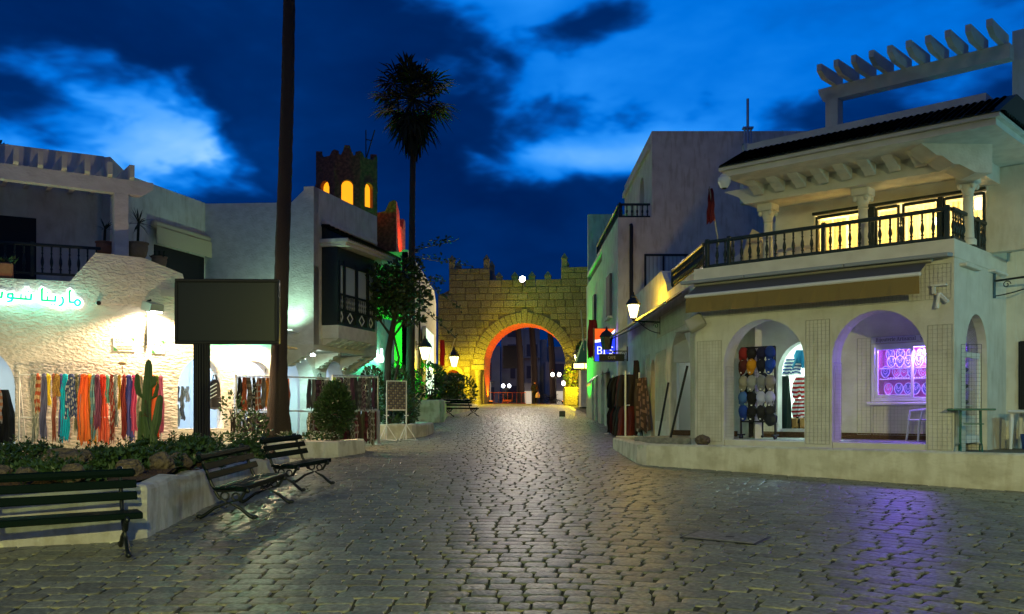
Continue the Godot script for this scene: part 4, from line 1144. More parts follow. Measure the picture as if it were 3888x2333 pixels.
func gate() -> void:
	var X := gate_frame()
	var b := thing("stone_gate", "crenellated gate of yellowish stone with a large round arch closing the street", "gate", X)
	var base := 2.3
	var sp := 5.48; var r := 3.08
	var out := arcade(-6.6, 7.2, base, [Vector2(7.2, 12.7), Vector2(2.75, 12.7), Vector2(2.75, 11.35), Vector2(-2.65, 11.35), Vector2(-2.65, 12.75), Vector2(-5.75, 12.75), Vector2(-5.75, 11.1), Vector2(-6.6, 10.7)], [[-5.43, 0.57, 4.5], [0.0, r, sp]])
	part("core_wall", pr(out, -3.6, -0.06), M.gate_core, b)
	# ashlar blocks, laid course by course, left out where the arches are
	var y := base
	var row := 0
	while y < 12.7:
		var h := rv(0.44, 0.56)
		if y + h > 12.74: h = 12.74 - y
		if h < 0.2: break
		var spans := [[-6.6, 7.2]]
		if y > 11.30: spans = [[-5.75, -2.65], [2.75, 7.2]]
		elif y > 10.6: spans = [[-5.75, 7.2]]
		var cuts := []
		var ro := 3.86
		var yl := maxf(y - sp, 0.0)
		if yl < ro: cuts.append([-sqrt(ro * ro - yl * yl) - (0.25 if y < sp else 0.0), sqrt(ro * ro - yl * yl) + (0.25 if y < sp else 0.0)])
		var yq := maxf(y - 4.5, 0.0)
		if yq < 0.88: cuts.append([-5.43 - sqrt(0.88 * 0.88 - yq * yq), -5.43 + sqrt(0.88 * 0.88 - yq * yq)])
		for c in cuts:
			var ns := []
			for s in spans:
				if c[0] > s[0] and c[0] < s[1]: ns.append([s[0], minf(c[0], s[1])])
				if c[1] < s[1] and c[1] > s[0]: ns.append([maxf(c[1], s[0]), s[1]])
				if c[1] <= s[0] or c[0] >= s[1]: ns.append(s)
			spans = ns
		for s in spans:
			var x: float = s[0]
			var first := true
			while x < s[1] - 0.12:
				var w := rv(0.58, 1.08)
				if first and row % 2 == 1: w *= 0.55
				first = false
				if s[1] - (x + w) < 0.35: w = s[1] - x
				var g := G.new()
				var k := rv(0.72, 1.12)
				g.col = Color(k, k * rv(0.95, 1.02), k * rv(0.85, 1.05))
				var pr0 := rv(-0.015, 0.03)
				g.box(Vector3(x + w / 2, y + h / 2, -0.06 + pr0), Vector3(w - 0.035, h - 0.035, 0.13), Basis(Vector3.UP, rv(-0.02, 0.02)) * Basis(Vector3.RIGHT, rv(-0.02, 0.02)), 0.028)
				part("stone_block", g, M.gate, b)
				x += w
		y += h
		row += 1
	# voussoirs
	for q in [[0.0, sp, r, 3.88, 27], [-5.43, 4.5, 0.57, 0.9, 11]]:
		for k in int(q[4]):
			var a0: float = PI * k / q[4] + 0.006; var a1: float = PI * (k + 1) / q[4] - 0.006
			var g := G.new()
			var kk := rv(0.8, 1.1)
			g.col = Color(kk, kk, kk * rv(0.9, 1.0))
			var ro := q[3] as float
			if q[4] == 27 and k == 13: ro += 0.25
			g.prism(PackedVector2Array([Vector2(q[0] + cos(a0) * q[2], q[1] + sin(a0) * q[2]), Vector2(q[0] + cos(a0) * ro, q[1] + sin(a0) * ro), Vector2(q[0] + cos(a1) * ro, q[1] + sin(a1) * ro), Vector2(q[0] + cos(a1) * q[2], q[1] + sin(a1) * q[2])]), -0.3, 0.03 + rv(0, 0.03))
			part("arch_stone", g, M.gate, b)
	# jamb columns and imposts
	for s in [-1.0, 1.0]:
		var g := G.new()
		g.lathe([Vector2(0.26, base), Vector2(0.26, base + 0.4), Vector2(0.2, base + 0.5), Vector2(0.19, 4.4), Vector2(0.23, 4.45), Vector2(0.2, 4.5), Vector2(0.3, 5.05)], Vector3(s * 3.5, 0, 0.12), 12)
		g.col = Color(0.95, 0.93, 0.85)
		part("jamb_column", g, M.gate, b)
		g = bx(Vector3(s * 3.5, 5.25, -0.1), Vector3(0.95, 0.38, 0.75), 0.03)
		part("impost", g, M.gate, b)
		part("jamb", bx(Vector3(s * 3.32, (base + 5.05) / 2, -0.5), Vector3(0.46, 5.05 - base, 0.8), 0.03), M.gate, b)
	# crenellations: pointed merlons in the middle, corner pinnacles on the towers
	for x in [-1.95, -0.75, 0.55, 1.75]:
		var g := bx(Vector3(x, 11.72, -0.35), Vector3(0.48, 0.74, 0.5), 0.02)
		pyramid(g, Vector3(x, 12.09, -0.35), 0.30, 0.42)
		part("merlon", g, M.gate, b)
	for x in [-5.55, -2.9, 3.0, 6.9]:
		for z in [-0.3, -3.3]:
			var g := bx(Vector3(x, 12.95, z), Vector3(0.42, 0.9, 0.44), 0.02)
			pyramid(g, Vector3(x, 13.4, z), 0.26, 0.45)
			part("pinnacle", g, M.gate, b)
	# orange lamps hidden behind the arch ring
	for s in [-1.0, 1.0]:
		var lp := thing("arch_uplight", "orange uplight inside the %s jamb of the big arch" % ("left" if s < 0 else "right"), "floodlight", X * Transform3D(Basis(), Vector3(s * 2.85, 2.62, -2.4)))
		part("housing", bx(Vector3.ZERO, Vector3(0.3, 0.2, 0.3), 0.02), M.iron, lp)
		part("lens", bx(Vector3(0, 0.11, 0), Vector3(0.24, 0.02, 0.24)), glow(1.0, 0.22, 0.01, 5.0), lp)
		spot(Vector3(0.0, 0.2, 0), Vector3(-s * 1.2, 5.5, 0.7), Color(1.0, 0.29, 0.012), 75.0, 52.0, 0.12, lp, 0.4)
	var lq := thing("small_arch_uplight", "orange uplight inside the small side arch", "floodlight", X * Transform3D(Basis(), Vector3(-5.7, 2.6, -2.2)))
	part("housing", bx(Vector3.ZERO, Vector3(0.2, 0.2, 0.2), 0.02), M.iron, lq)
	part("lens", bx(Vector3(0, 0.11, 0), Vector3(0.16, 0.02, 0.16)), glow(1.0, 0.25, 0.01, 5.0), lq)
	omni(Vector3(0, 0.2, 0), Color(1.0, 0.30, 0.012), 8.0, 0.1, lq)
	# the bright floodlight on the parapet
	var f := thing("gate_floodlight", "dazzling white floodlight on the parapet above the middle of the gate", "floodlight", at(P(0.76, 11.75, 69.2)))
	var g := G.new()
	g.box(Vector3(0, 0, -0.06), Vector3(0.5, 0.42, 0.2), Basis(), 0.04); g.bar(Vector3(0, -0.2, -0.05), Vector3(0, -0.5, -0.3), 0.08, 0.08)
	part("housing", g, M.iron, f)
	g = G.new(); g.ball(Vector3(0, 0, 0.07), Vector3(0.21, 0.21, 0.08), 16, 8)
	part("lens", g, glow(1.0, 0.90, 0.92, 60.0), f)
	spot(Vector3(0, 0, 0.2), Vector3(-0.6, -10.0, 34.0), Color(1.0, 0.93, 0.83), 85.0, 62.0, 0.25, f, 0.5)

func pyramid(g: G, c: Vector3, w: float, h: float) -> void:
	var q := [Vector3(-w, 0, w), Vector3(w, 0, w), Vector3(w, 0, -w), Vector3(-w, 0, -w)]
	for k in 4: g.tri(c + q[k], c + q[(k + 1) % 4], c + Vector3(0, h, 0))
	g.quad(c + q[3], c + q[2], c + q[1], c + q[0])

func beyond_gate() -> void:
	var k := 0
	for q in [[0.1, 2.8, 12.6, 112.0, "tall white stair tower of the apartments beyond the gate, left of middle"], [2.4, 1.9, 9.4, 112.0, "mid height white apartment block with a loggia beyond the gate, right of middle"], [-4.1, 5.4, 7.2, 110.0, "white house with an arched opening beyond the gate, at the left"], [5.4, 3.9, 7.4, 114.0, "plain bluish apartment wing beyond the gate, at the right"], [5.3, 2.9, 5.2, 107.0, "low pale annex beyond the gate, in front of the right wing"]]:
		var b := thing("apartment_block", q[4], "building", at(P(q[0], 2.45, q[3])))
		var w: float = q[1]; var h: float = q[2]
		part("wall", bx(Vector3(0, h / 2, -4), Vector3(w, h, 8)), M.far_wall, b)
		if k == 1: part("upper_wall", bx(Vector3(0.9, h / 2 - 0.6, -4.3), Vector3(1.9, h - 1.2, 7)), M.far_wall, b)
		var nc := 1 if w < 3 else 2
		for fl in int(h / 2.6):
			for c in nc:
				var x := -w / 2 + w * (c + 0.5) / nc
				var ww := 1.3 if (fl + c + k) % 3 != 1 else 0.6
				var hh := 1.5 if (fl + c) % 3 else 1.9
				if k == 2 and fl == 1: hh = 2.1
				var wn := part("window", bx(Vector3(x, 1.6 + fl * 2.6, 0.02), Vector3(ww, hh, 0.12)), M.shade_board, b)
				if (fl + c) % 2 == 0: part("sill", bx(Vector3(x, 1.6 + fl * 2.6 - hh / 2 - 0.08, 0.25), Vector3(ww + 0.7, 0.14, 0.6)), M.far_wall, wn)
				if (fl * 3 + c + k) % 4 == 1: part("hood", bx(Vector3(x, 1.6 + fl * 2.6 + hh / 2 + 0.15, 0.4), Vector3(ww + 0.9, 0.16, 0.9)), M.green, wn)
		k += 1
	var dk := thing("dark_hoarding", "large dark square hoarding on a pole in front of the apartments beyond the gate", "sign", at(P(0.1, 2.45, 98.0)))
	part("panel", bx(Vector3(0, 5.2, 0), Vector3(2.1, 2.4, 0.2)), M.black, dk)
	part("pole", bx(Vector3(0.5, 2.0, 0), Vector3(0.25, 4.0, 0.2)), M.black, dk)
	# lit shopfront strips far behind the arch
	for q in [[-2.9, 0.9, 95.0], [1.5, 1.2, 100.0], [5.6, 1.9, 100.0]]:
		var s := thing("far_shopfront", ["small bright shopfront at the far left of the square behind the gate", "low bright shopfront in the middle of the square behind the gate", "bright shopfront at the far right of the square behind the gate"][[-2.9, 1.5, 5.6].find(q[0])], "shop", at(P(q[0], 2.45, q[2])))
		part("wall", bx(Vector3(0, 1.2, -0.3), Vector3(q[1] + 0.6, 2.6, 0.3)), M.far_wall, s)
		part("window", bx(Vector3(0, 0.95, -0.1), Vector3(q[1], 1.4, 0.1)), glow(1.0, 0.85, 0.6, 0.45), s)
	# twin lamps and single lamps
	for q in [[-0.57, 4.3, 92.0, true, "pale twin globe lamp post behind the gate, left of the walking person"], [3.96, 5.1, 84.0, true, "warm twin lantern post behind the gate, in front of the right wing"], [-2.42, 5.3, 82.0, false, "single lantern seen at the left edge of the big arch"], [4.54, 4.25, 82.0, false, "single lantern low at the right edge of the big arch"]]:
		var l := thing("far_lamp_post", q[4], "street lamp", at(P(q[0], 2.45, q[2])))
		var g := G.new()
		g.tube([Vector3(0, 0, 0), Vector3(0, q[1] - 2.5, 0)], 0.05, 6)
		if q[3]: g.bar(Vector3(-0.3, q[1] - 2.6, 0), Vector3(0.3, q[1] - 2.6, 0), 0.05, 0.05)
		part("pole", g, M.iron, l)
		for x in ([-0.3, 0.3] if q[3] else [0.0]):
			g = G.new(); g.ball(Vector3(x, q[1] - 2.3, 0), Vector3(0.17, 0.2, 0.17) if q[3] else Vector3(0.18, 0.22, 0.18), 10, 8)
			part("globe", g, glow(1.0, 0.86, 0.72, 6.0) if q[2] < 90 else glow(0.85, 0.92, 1.0, 6.0), l)
			omni(Vector3(x, q[1] - 2.3, 0), Color(1.0, 0.86, 0.72), 3.0, 0.25, l)
	# palms, dwarf palm, barrier
	for q in [[0.75, 88.0, 9.3, "dark bare palm trunk left of the middle behind the gate"], [2.1, 90.0, 9.5, "dark palm trunk in the middle behind the gate"], [3.95, 92.0, 9.4, "dark palm trunk at the right behind the gate"]]:
		var t := thing("far_palm", q[3], "palm tree", at(P(q[0], 2.45, q[1])))
		var g := G.new()
		g.tube([Vector3(0.15, 0, 0), Vector3(0, 5, 0), Vector3(-0.35, q[2], 0)], [0.34, 0.3, 0.26], 8)
		part("trunk", g, M.trunk, t)
		g = G.new(); g.col = Color(0.8, 0.9, 0.7)
		frond_ball(g, Vector3(-0.35, q[2], 0), 1.8, 60)
		part("crown", g, M.palm, t)
	var dp := thing("dwarf_palm", "low spreading palm at the right of the walking person behind the gate", "palm", at(P(3.4, 2.45, 80.0)))
	var g2 := G.new()
	for i in 26:
		var a := TAU * i / 26.0 + rv(-0.1, 0.1)
		var el := rv(0.15, 1.3)
		var d := Vector3(cos(a) * cos(el), sin(el), sin(a) * cos(el))
		feather(g2, Vector3(0, 0.35, 0), d, rv(1.2, 1.7))
	part("fronds", g2, M.palm, dp)
	var hp := copy(dp, at(P(-0.2, 2.45, 86.0)), "low spreading palm below the far lamps, left of the walking person")
	hp.name = numbered(self, "dwarf_palm")
	var br := thing("street_barrier", "low orange and white metal barrier standing under the arch", "barrier", at(P(-0.35, 2.45, 74.5)))
	g2 = G.new()
	for yy in [0.12, 0.98]: g2.tube([Vector3(-1.45, yy, 0), Vector3(1.45, yy, 0)], 0.03, 6)
	for i in 9: g2.tube([Vector3(-1.45 + i * 0.3625, 0.0 if i % 4 == 0 else 0.12, 0), Vector3(-1.45 + i * 0.3625, 0.98, 0)], 0.02, 6)
	part("rails", g2, M.orange_paint, br)
	part("plate", bx(Vector3(-0.05, 0.32, 0.04), Vector3(0.72, 0.2, 0.02)), M.orange_paint, br)

func feather(g: G, p: Vector3, d: Vector3, l: float) -> void:
	var side := d.cross(Vector3.UP).normalized()
	if side.length() < 0.1: side = Vector3.RIGHT
	var pts := []
	for k in 9:
		var f := k / 8.0
		pts.append(p + d * l * f + Vector3.DOWN * l * 0.45 * f * f)
	for k in 8:
		var a: Vector3 = pts[k]; var t: Vector3 = (pts[k + 1] - a).normalized()
		var w := l * 0.26 * sin(PI * (0.12 + 0.85 * k / 8.0))
		for s in [-1.0, 1.0]: g.leaf(a, (t * 0.6 + side * s + Vector3.DOWN * 0.25).normalized(), t, w, 0.02)
	g.tube(pts, 0.012, 3, false)

func frond_ball(g: G, c: Vector3, r: float, n: int) -> void:      # fan palm crown: pleated fans on stalks, upright to hanging
	for i in n:
		var f := (i + 0.5) / n
		var el := asin(lerpf(0.99, -0.93, f)) + rv(-0.2, 0.2)
		var a := i * 2.39996 + rv(-0.2, 0.2)
		var d := Vector3(cos(a) * cos(el), sin(el), sin(a) * cos(el))
		var sl := r * rv(0.36, 0.66)
		var o := c + d * sl + Vector3.DOWN * (0.1 * r if el < 0.3 else 0.0)
		g.bar(c, o, 0.02 * r, 0.02 * r)
		var sd := d.cross(Vector3.UP).normalized()
		var up := sd.cross(d).normalized()
		var k := rv(0.7, 1.15)
		g.col = Color(k, k, k * 0.9)
		for j in 15:
			var b := lerpf(-1.9, 1.9, j / 14.0)
			var q := (d * cos(b) + sd * sin(b) + up * 0.12 * (j % 2)).normalized()
			var l := r * (0.56 - 0.07 * absf(b)) * rv(0.8, 1.1)
			var tip := o + q * l + Vector3.DOWN * l * rv(0.1, 0.35)
			var md := o + q * l * 0.55
			var wv := q.cross(up).normalized() * 0.030 * r
			g.tri(o, md - wv, md + wv); g.tri(md - wv, tip, md + wv)

# ---------------------------------------------------------------- planters
func path_wall(path: Array, top: float, thick: float, seed_ := 1) -> G:      # a low wall along x, d points, its outside to the right of the walk
	var g := G.new()
	var nz := noise(0.9, 3, seed_)
	var rows := []
	for k in path.size():
		var p: Vector2 = path[k]
		var n0 := Vector2.ZERO
		if k > 0: var t: Vector2 = (p - path[k - 1]).normalized(); n0 += Vector2(t.y, -t.x)
		if k < path.size() - 1: var t: Vector2 = (path[k + 1] - p).normalized(); n0 += Vector2(t.y, -t.x)
		n0 = n0.normalized()
		var tp := top + nz.get_noise_2d(p.x * 1.3, p.y * 1.3) * 0.05
		var w := nz.get_noise_2d(p.x * 2.0 + 30, p.y * 2.0) * 0.03
		var prof := []
		for q in [[0.03, -0.3], [0.012 + w, gy(p.y) + 0.12], [0.0, tp - 0.06], [-0.018, tp - 0.015], [-0.05, tp], [-thick + 0.04, tp + 0.006], [-thick, tp - 0.03], [-thick, tp - 0.5]]:
			var o: Vector2 = p + n0 * q[0]
			prof.append(P(o.x, q[1], o.y))
		rows.append(prof)
	for k in rows.size() - 1:
		for j in 7: g.quad(rows[k][j], rows[k + 1][j], rows[k + 1][j + 1], rows[k][j + 1])
	return g

func dense(path: Array, step := 0.35) -> Array:
	var r := []
	for k in path.size() - 1:
		var a: Vector2 = path[k]; var b: Vector2 = path[k + 1]
		var m := maxi(1, int(a.distance_to(b) / step))
		for i in m: r.append(a.lerp(b, float(i) / m))
	r.append(path[-1])
	return r

func bed(poly: Array, top: float, hump: float, seed_: int) -> G:           # soil surface inside a planter
	var g := G.new()
	var nz := noise(0.8, 4, seed_)
	var pl := PackedVector2Array(poly)
	var lo := pl[0]; var hi := pl[0]
	for p in pl: lo = lo.min(p); hi = hi.max(p)
	var s := 0.3
	var nx := int((hi.x - lo.x) / s) + 1; var ny := int((hi.y - lo.y) / s) + 1
	for i in nx:
		for j in ny:
			var c := lo + Vector2(i + 0.5, j + 0.5) * s
			if not Geometry2D.is_point_in_polygon(c, pl): continue
			var q := []
			for o in [Vector2(0, 0), Vector2(1, 0), Vector2(1, 1), Vector2(0, 1)]:
				var p: Vector2 = lo + (Vector2(i, j) + o) * s
				q.append(P(p.x, top + hump * (0.5 + nz.get_noise_2d(p.x, p.y)), p.y))
			g.quad(q[0], q[1], q[2], q[3])
	return g

func planters() -> void:
	var a := [Vector2(-10.5, 9.15), Vector2(-5.74, 10.45), Vector2(-4.55, 10.85), Vector2(-4.35, 11.1), Vector2(-4.42, 12.2), Vector2(-4.55, 14.3), Vector2(-4.5, 16.5), Vector2(-4.35, 18.2), Vector2(-4.6, 18.7), Vector2(-6.5, 19.4), Vector2(-11, 19.4)]
	var t := thing("near_planter", "long whitewashed planter with stained walls in the left foreground, full of rocks and succulents", "planter")
	part("wall", path_wall(dense(a), 1.05, 0.24, 5), M.low_wall, t)
	part("soil", bed([Vector2(-10.6, 9.3), Vector2(-4.55, 11.1), Vector2(-4.65, 18.4), Vector2(-10.6, 19.2)], 0.93, 0.25, 3), M.soil, t)
	a = [Vector2(-7.3, 24.75), Vector2(-7.3, 22.5), Vector2(-7.2, 22.4), Vector2(-4.5, 22.35), Vector2(-4.2, 22.5), Vector2(-3.78, 23.9), Vector2(-3.85, 24.3), Vector2(-4.4, 24.75), Vector2(-7.3, 24.76)]
	t = thing("palm_planter", "low cream planter round the tall palm trunk, with white flowers", "planter")
	part("wall", path_wall(dense(a), 1.17, 0.22, 8), M.low_wall, t)
	part("soil", bed([Vector2(-7.2, 22.5), Vector2(-4.35, 22.55), Vector2(-4.0, 24.2), Vector2(-7.2, 24.7)], 1.05, 0.16, 4), M.soil, t)
	a = [Vector2(-5.6, 29.2), Vector2(-3.9, 29.2), Vector2(-3.2, 29.7), Vector2(-2.85, 30.8), Vector2(-2.75, 32.5), Vector2(-2.9, 34.5), Vector2(-3.6, 36.0), Vector2(-5.5, 36.4)]
	t = thing("round_planter", "rounded white planter at the foot of the dark street tree", "planter")
	part("wall", path_wall(dense(a), 1.50, 0.25, 9), M.low_wall, t)
	part("soil", bed([Vector2(-5.6, 29.4), Vector2(-3.4, 29.8), Vector2(-2.95, 32.5), Vector2(-3.7, 35.8), Vector2(-5.6, 36.0)], 1.38, 0.1, 6), M.earth, t)
	a = [Vector2(-5.2, 40.0), Vector2(-3.15, 40.4), Vector2(-3.0, 41.0), Vector2(-3.3, 47.0), Vector2(-3.3, 47.1), Vector2(-2.6, 55.0), Vector2(-2.4, 66.0)]
	t = thing("street_wall", "low plain wall along the left of the street, lit green, with a bench on the pavement", "wall")
	part("wall", path_wall(dense(a, 1.0), 2.42, 0.3, 12), M.low_wall, t)
	part("soil", bed([Vector2(-5.2, 40.2), Vector2(-3.3, 40.8), Vector2(-2.7, 66.0), Vector2(-5.2, 66.0)], 2.3, 0.1, 7), M.earth, t)
	t = thing("gate_planter", "small stone planter with a bush at the right foot of the gate", "planter")
	part("box", bx(P(4.6, 3.0, 67.6), Vector3(1.7, 1.35, 1.2), 0.06), M.gate, t)

# ---------------------------------------------------------------- lamps
func lantern_head(root: Node3D, o: Vector3, k: float, energy: float, col: Color, face: float) -> void:    # six sided street lantern, o is the foot of its glass
	var g := G.new()
	g.lathe([Vector2(0.07 * k, -0.06 * k), Vector2(0.04 * k, -0.03 * k), Vector2(0.11 * k, 0.0)], o, 6, false)
	g.lathe([Vector2(0.235 * k, 0.45 * k), Vector2(0.25 * k, 0.47 * k), Vector2(0.17 * k, 0.60 * k), Vector2(0.10 * k, 0.68 * k), Vector2(0.10 * k, 0.72 * k), Vector2(0.05 * k, 0.76 * k), Vector2(0.03 * k, 0.85 * k), Vector2(0.0, 0.88 * k)], o, 6, false)
	for i in 6:
		var a := TAU * i / 6.0
		g.bar(o + Vector3(cos(a) * 0.11, 0, sin(a) * 0.11) * k, o + Vector3(cos(a) * 0.22, 0.46, sin(a) * 0.22) * k, 0.018 * k, 0.018 * k)
	part("lantern_frame", g, M.iron, root)
	g = G.new()
	g.lathe([Vector2(0.0, 0.02 * k), Vector2(0.095 * k, 0.02 * k), Vector2(0.195 * k, 0.44 * k), Vector2(0.0, 0.44 * k)], o, 6, false)
	part("lantern_glass", g, glow(col.r, lerpf(col.g, 1.0, 0.25), lerpf(col.b, 1.0, 0.35), face), root)
	omni(o + Vector3(0, 0.24 * k if k < 1.15 else -0.22, 0.0 if k < 1.15 else 0.2), col, energy, 0.1, root)

func wall_bracket(root: Node3D, a: Vector3, b: Vector3) -> void:      # scrolled iron arm from the wall a to the tip b
	var g := G.new()
	g.bar(a, b, 0.035, 0.04)
	g.bar(a + Vector3(0, 0.16, 0), a + Vector3(0, -0.34, 0), 0.05, 0.03)
	var d := (b - a).normalized()
	var pts := []
	for k in 12:
		var f := k / 11.0
		pts.append(a + Vector3(0, -0.30, 0) + d * f * a.distance_to(b) * 0.8 + Vector3(0, 0.28 * f * f, 0))
	g.tube(pts, 0.013, 5)
	for q in [[0.16, -0.10, 0.08], [0.62, -0.07, 0.055]]:
		pts = []
		for k in 15: pts.append(a + d * a.distance_to(b) * q[0] + (d * cos(k * 0.55) + Vector3.UP * sin(k * 0.55)) * q[2] * (1 - k / 18.0) + Vector3(0, q[1], 0))
		g.tube(pts, 0.010, 5)
	part("bracket", g, M.iron, root)

func street_lanterns() -> void:
	var yel := Color(1.0, 0.86, 0.10)
	var q := street_frame()
	var l := thing("wall_lantern", "large lit lantern on a scrolled iron bracket at the corner building's street side", "street lamp")
	wall_bracket(l, P(4.08, 4.36, 25.6), P(3.30, 4.36, 25.3))
	lantern_head(l, P(3.30, 4.44, 25.3), 0.82, 4.6, Color(1.0, 0.80, 0.14), 5.0)
	l = thing("wall_lantern", "lit lantern hanging above the small side arch of the gate", "street lamp")
	wall_bracket(l, P(-4.42, 6.7, 69.6), P(-4.22, 6.75, 67.9))
	lantern_head(l, P(-4.22, 5.15, 67.9), 1.7, 34.0, yel, 5.0)
	l = thing("wall_lantern", "lit lantern at the right foot of the gate beside the green canopy", "street lamp")
	wall_bracket(l, P(5.5, 5.0, 66.4), P(4.78, 5.0, 66.2))
	lantern_head(l, P(4.78, 5.1, 66.2), 1.9, 36.0, yel, 5.0)
	l = thing("wall_lantern", "lit lantern on a bracket in front of the backlit panel on the left", "street lamp")
	wall_bracket(l, P(-5.1, 5.5, 49.5), P(-4.62, 5.5, 49.5))
	lantern_head(l, P(-4.62, 4.65, 49.5), 1.5, 1.6, yel, 6.0)
	l = thing("dark_lantern", "unlit dark lantern on a bracket in front of the blue and red sign", "street lamp")
	wall_bracket(l, P(3.9, 3.95, 31.5), P(3.2, 3.95, 31.5))
	var g := G.new()
	g.lathe([Vector2(0.15, 0.0), Vector2(0.22, 0.42), Vector2(0.25, 0.44), Vector2(0.16, 0.58), Vector2(0.05, 0.66), Vector2(0.0, 0.8)], P(3.2, 4.0, 31.5), 6, false)
	part("lantern_frame", g, M.dark, l)
	# corner floodlight over the scarves: hood, tube, warm white
	var X := left_frame()
	l = thing("corner_lamp", "warm white hooded lamp on the corner of the scarf shop, lighting the wall below", "wall lamp", X)
	g = G.new()
	g.tube([Vector3(0.03, 3.7, 0.06), Vector3(0.03, 4.62, 0.10), Vector3(0.05, 4.74, 0.14), Vector3(0.13, 4.76, 0.2)], 0.028, 6)
	g.box(Vector3(0.02, 3.75, 0.04), Vector3(0.06, 0.3, 0.06))
	part("arm", g, M.iron, l)
	g = G.new(); g.X = Transform3D(Basis(Vector3.UP, 0.5) * Basis(Vector3.RIGHT, 0.25), Vector3(0.16, 4.56, 0.30))
	g.box(Vector3(0, 0.11, 0), Vector3(0.34, 0.03, 0.44)); g.box(Vector3(-0.17, 0, 0), Vector3(0.02, 0.2, 0.44)); g.box(Vector3(0.17, 0, 0), Vector3(0.02, 0.2, 0.44)); g.box(Vector3(0, 0, -0.21), Vector3(0.34, 0.2, 0.02)); g.box(Vector3(0, 0.02, 0.21), Vector3(0.34, 0.15, 0.02))
	part("hood", g, M.steel, l)
	g = G.new(); g.X = Transform3D(Basis(Vector3.UP, 0.5) * Basis(Vector3.RIGHT, 0.25), Vector3(0.16, 4.56, 0.30))
	g.ball(Vector3(0, -0.06, 0.0), Vector3(0.15, 0.10, 0.20), 12, 8)
	part("bulb", g, glow(1.0, 0.93, 0.80, 18.0), l)
	spot(Vector3(0.17, 4.45, 0.34), Vector3(0.0, 0.0, 0.25), Color(1.0, 0.82, 0.64), 26.0, 80.0, 0.12, l, 0.35)
	# cool lamp under the overhang of the bay block, another over the shop sign
	X = bay_frame()
	l = thing("overhang_lamp", "cool white floodlight under the overhang beside the palm trunk", "wall lamp", X)
	g = G.new()
	g.bar(Vector3(-0.5, 3.95, -0.9), Vector3(0.2, 3.90, -0.5), 0.06, 0.05); g.box(Vector3(0.28, 3.86, -0.4), Vector3(0.36, 0.14, 0.28), Basis(Vector3.FORWARD, 0.3), 0.03)
	part("housing", g, M.steel, l)
	g = G.new(); g.box(Vector3(0.34, 3.78, -0.36), Vector3(0.42, 0.06, 0.30), Basis(Vector3.FORWARD, 0.3), 0.02)
	part("lens", g, glow(0.80, 0.95, 1.0, 16.0), l)
	spot(Vector3(0.36, 3.70, -0.3), Vector3(1.2, 0.5, 0.6), Color(0.72, 1.0, 0.92), 7.0, 82.0, 0.1, l, 0.4)
	X = left_frame2()
	l = thing("sign_lamp", "bright lamp on a thin drop rod over the arches next to the palm trunk", "wall lamp", X)
	g = G.new(); g.tube([Vector3(2.75, 4.6, 0.3), Vector3(2.75, 3.75, 0.35)], 0.015, 5); g.box(Vector3(2.75, 3.95, 0.35), Vector3(0.26, 0.08, 0.2), Basis(), 0.02)
	part("rod", g, M.iron, l)
	g = G.new(); g.ball(Vector3(2.75, 3.88, 0.38), Vector3(0.12, 0.06, 0.09), 10, 6)
	part("bulb", g, glow(1.0, 0.97, 0.9, 16.0), l)
	spot(Vector3(2.75, 3.8, 0.42), Vector3(2.7, 0.0, 0.5), Color(1.0, 0.86, 0.66), 13.0, 84.0, 0.1, l, 0.3)
	# shop interiors: ceiling panels
	for s in [[left_frame(), Vector3(-4.0, 4.3, -1.6), 8.0, Color(0.8, 0.92, 1.0)], [left_frame2(), Vector3(1.2, 4.15, -1.5), 7.0, Color(0.74, 0.88, 1.0)], [left_frame2(), Vector3(3.4, 4.15, -1.5), 7.0, Color(0.78, 0.88, 1.0)], [bay_frame(), Vector3(0.9, 3.85, -2.8), 4.0, Color(0.74, 0.88, 1.0)], [bay_frame(), Vector3(3.3, 3.85, -2.8), 4.0, Color(0.72, 0.86, 1.0)], [bay_frame(), Vector3(6.0, 3.85, -2.8), 6.0, Color(0.72, 0.86, 1.0)], [right_frame(), Vector3(1.7, 3.84, -3.6), 13.0, Color(0.80, 1.0, 0.95)], [right_frame(), Vector3(-0.9, 3.84, -3.5), 11.0, Color(0.9, 1.0, 0.95)]]:
		var w: Vector3 = s[1]
		var c := thing("ceiling_panel", "bright ceiling light panel inside the shop " + panel_places[panel_n], "ceiling light", s[0])
		panel_n += 1
		part("panel", bx(w, Vector3(0.9, 0.05, 0.5)), glow(s[3].r, s[3].g, s[3].b, 5.0), c)
		area(w + Vector3(0, -0.04, 0), w + Vector3(0, -2, 0), Vector2(0.85, 0.45), s[3], s[2], c)
	# jewellery case: violet strip light along its top
	X = right_frame()
	l = thing("case_strip_light", "violet strip light along the top of the jewellery window", "strip light", X)
	part("tube", bx(Vector3(4.07, 3.30, -2.52), Vector3(1.8, 0.03, 0.05)), glow(0.62, 0.5, 1.0, 10.0), l)
	area(Vector3(4.07, 3.27, -2.50), Vector3(4.07, 2.3, -2.72), Vector2(1.75, 0.06), Color(0.80, 0.60, 1.0), 3.6, l)
	area(Vector3(4.07, 3.20, -2.46), Vector3(4.0, 1.6, -0.4), Vector2(1.75, 0.05), Color(0.42, 0.30, 1.0), 9.0, l)
	l = thing("side_window_lamp", "hidden violet lamp inside the side window", "strip light", X)
	part("tube", bx(Vector3(5.05, 4.1, -1.2), Vector3(0.1, 0.1, 0.3)), glow(0.5, 0.4, 1.0, 3.0), l)
	omni(Vector3(5.05, 4.0, -1.2), Color(0.40, 0.32, 1.0), 0.6, 0.1, l)

var panel_n := 0
var panel_places := ["with the scarves at the far left", "with the backpack behind the signboard post", "behind the long rack, left of the palm trunk", "behind the arch right of the palm trunk", "behind the middle arch below the bay window", "behind the last arch below the bay window", "behind the arched door beside the caps", "just left of the cap stand"]

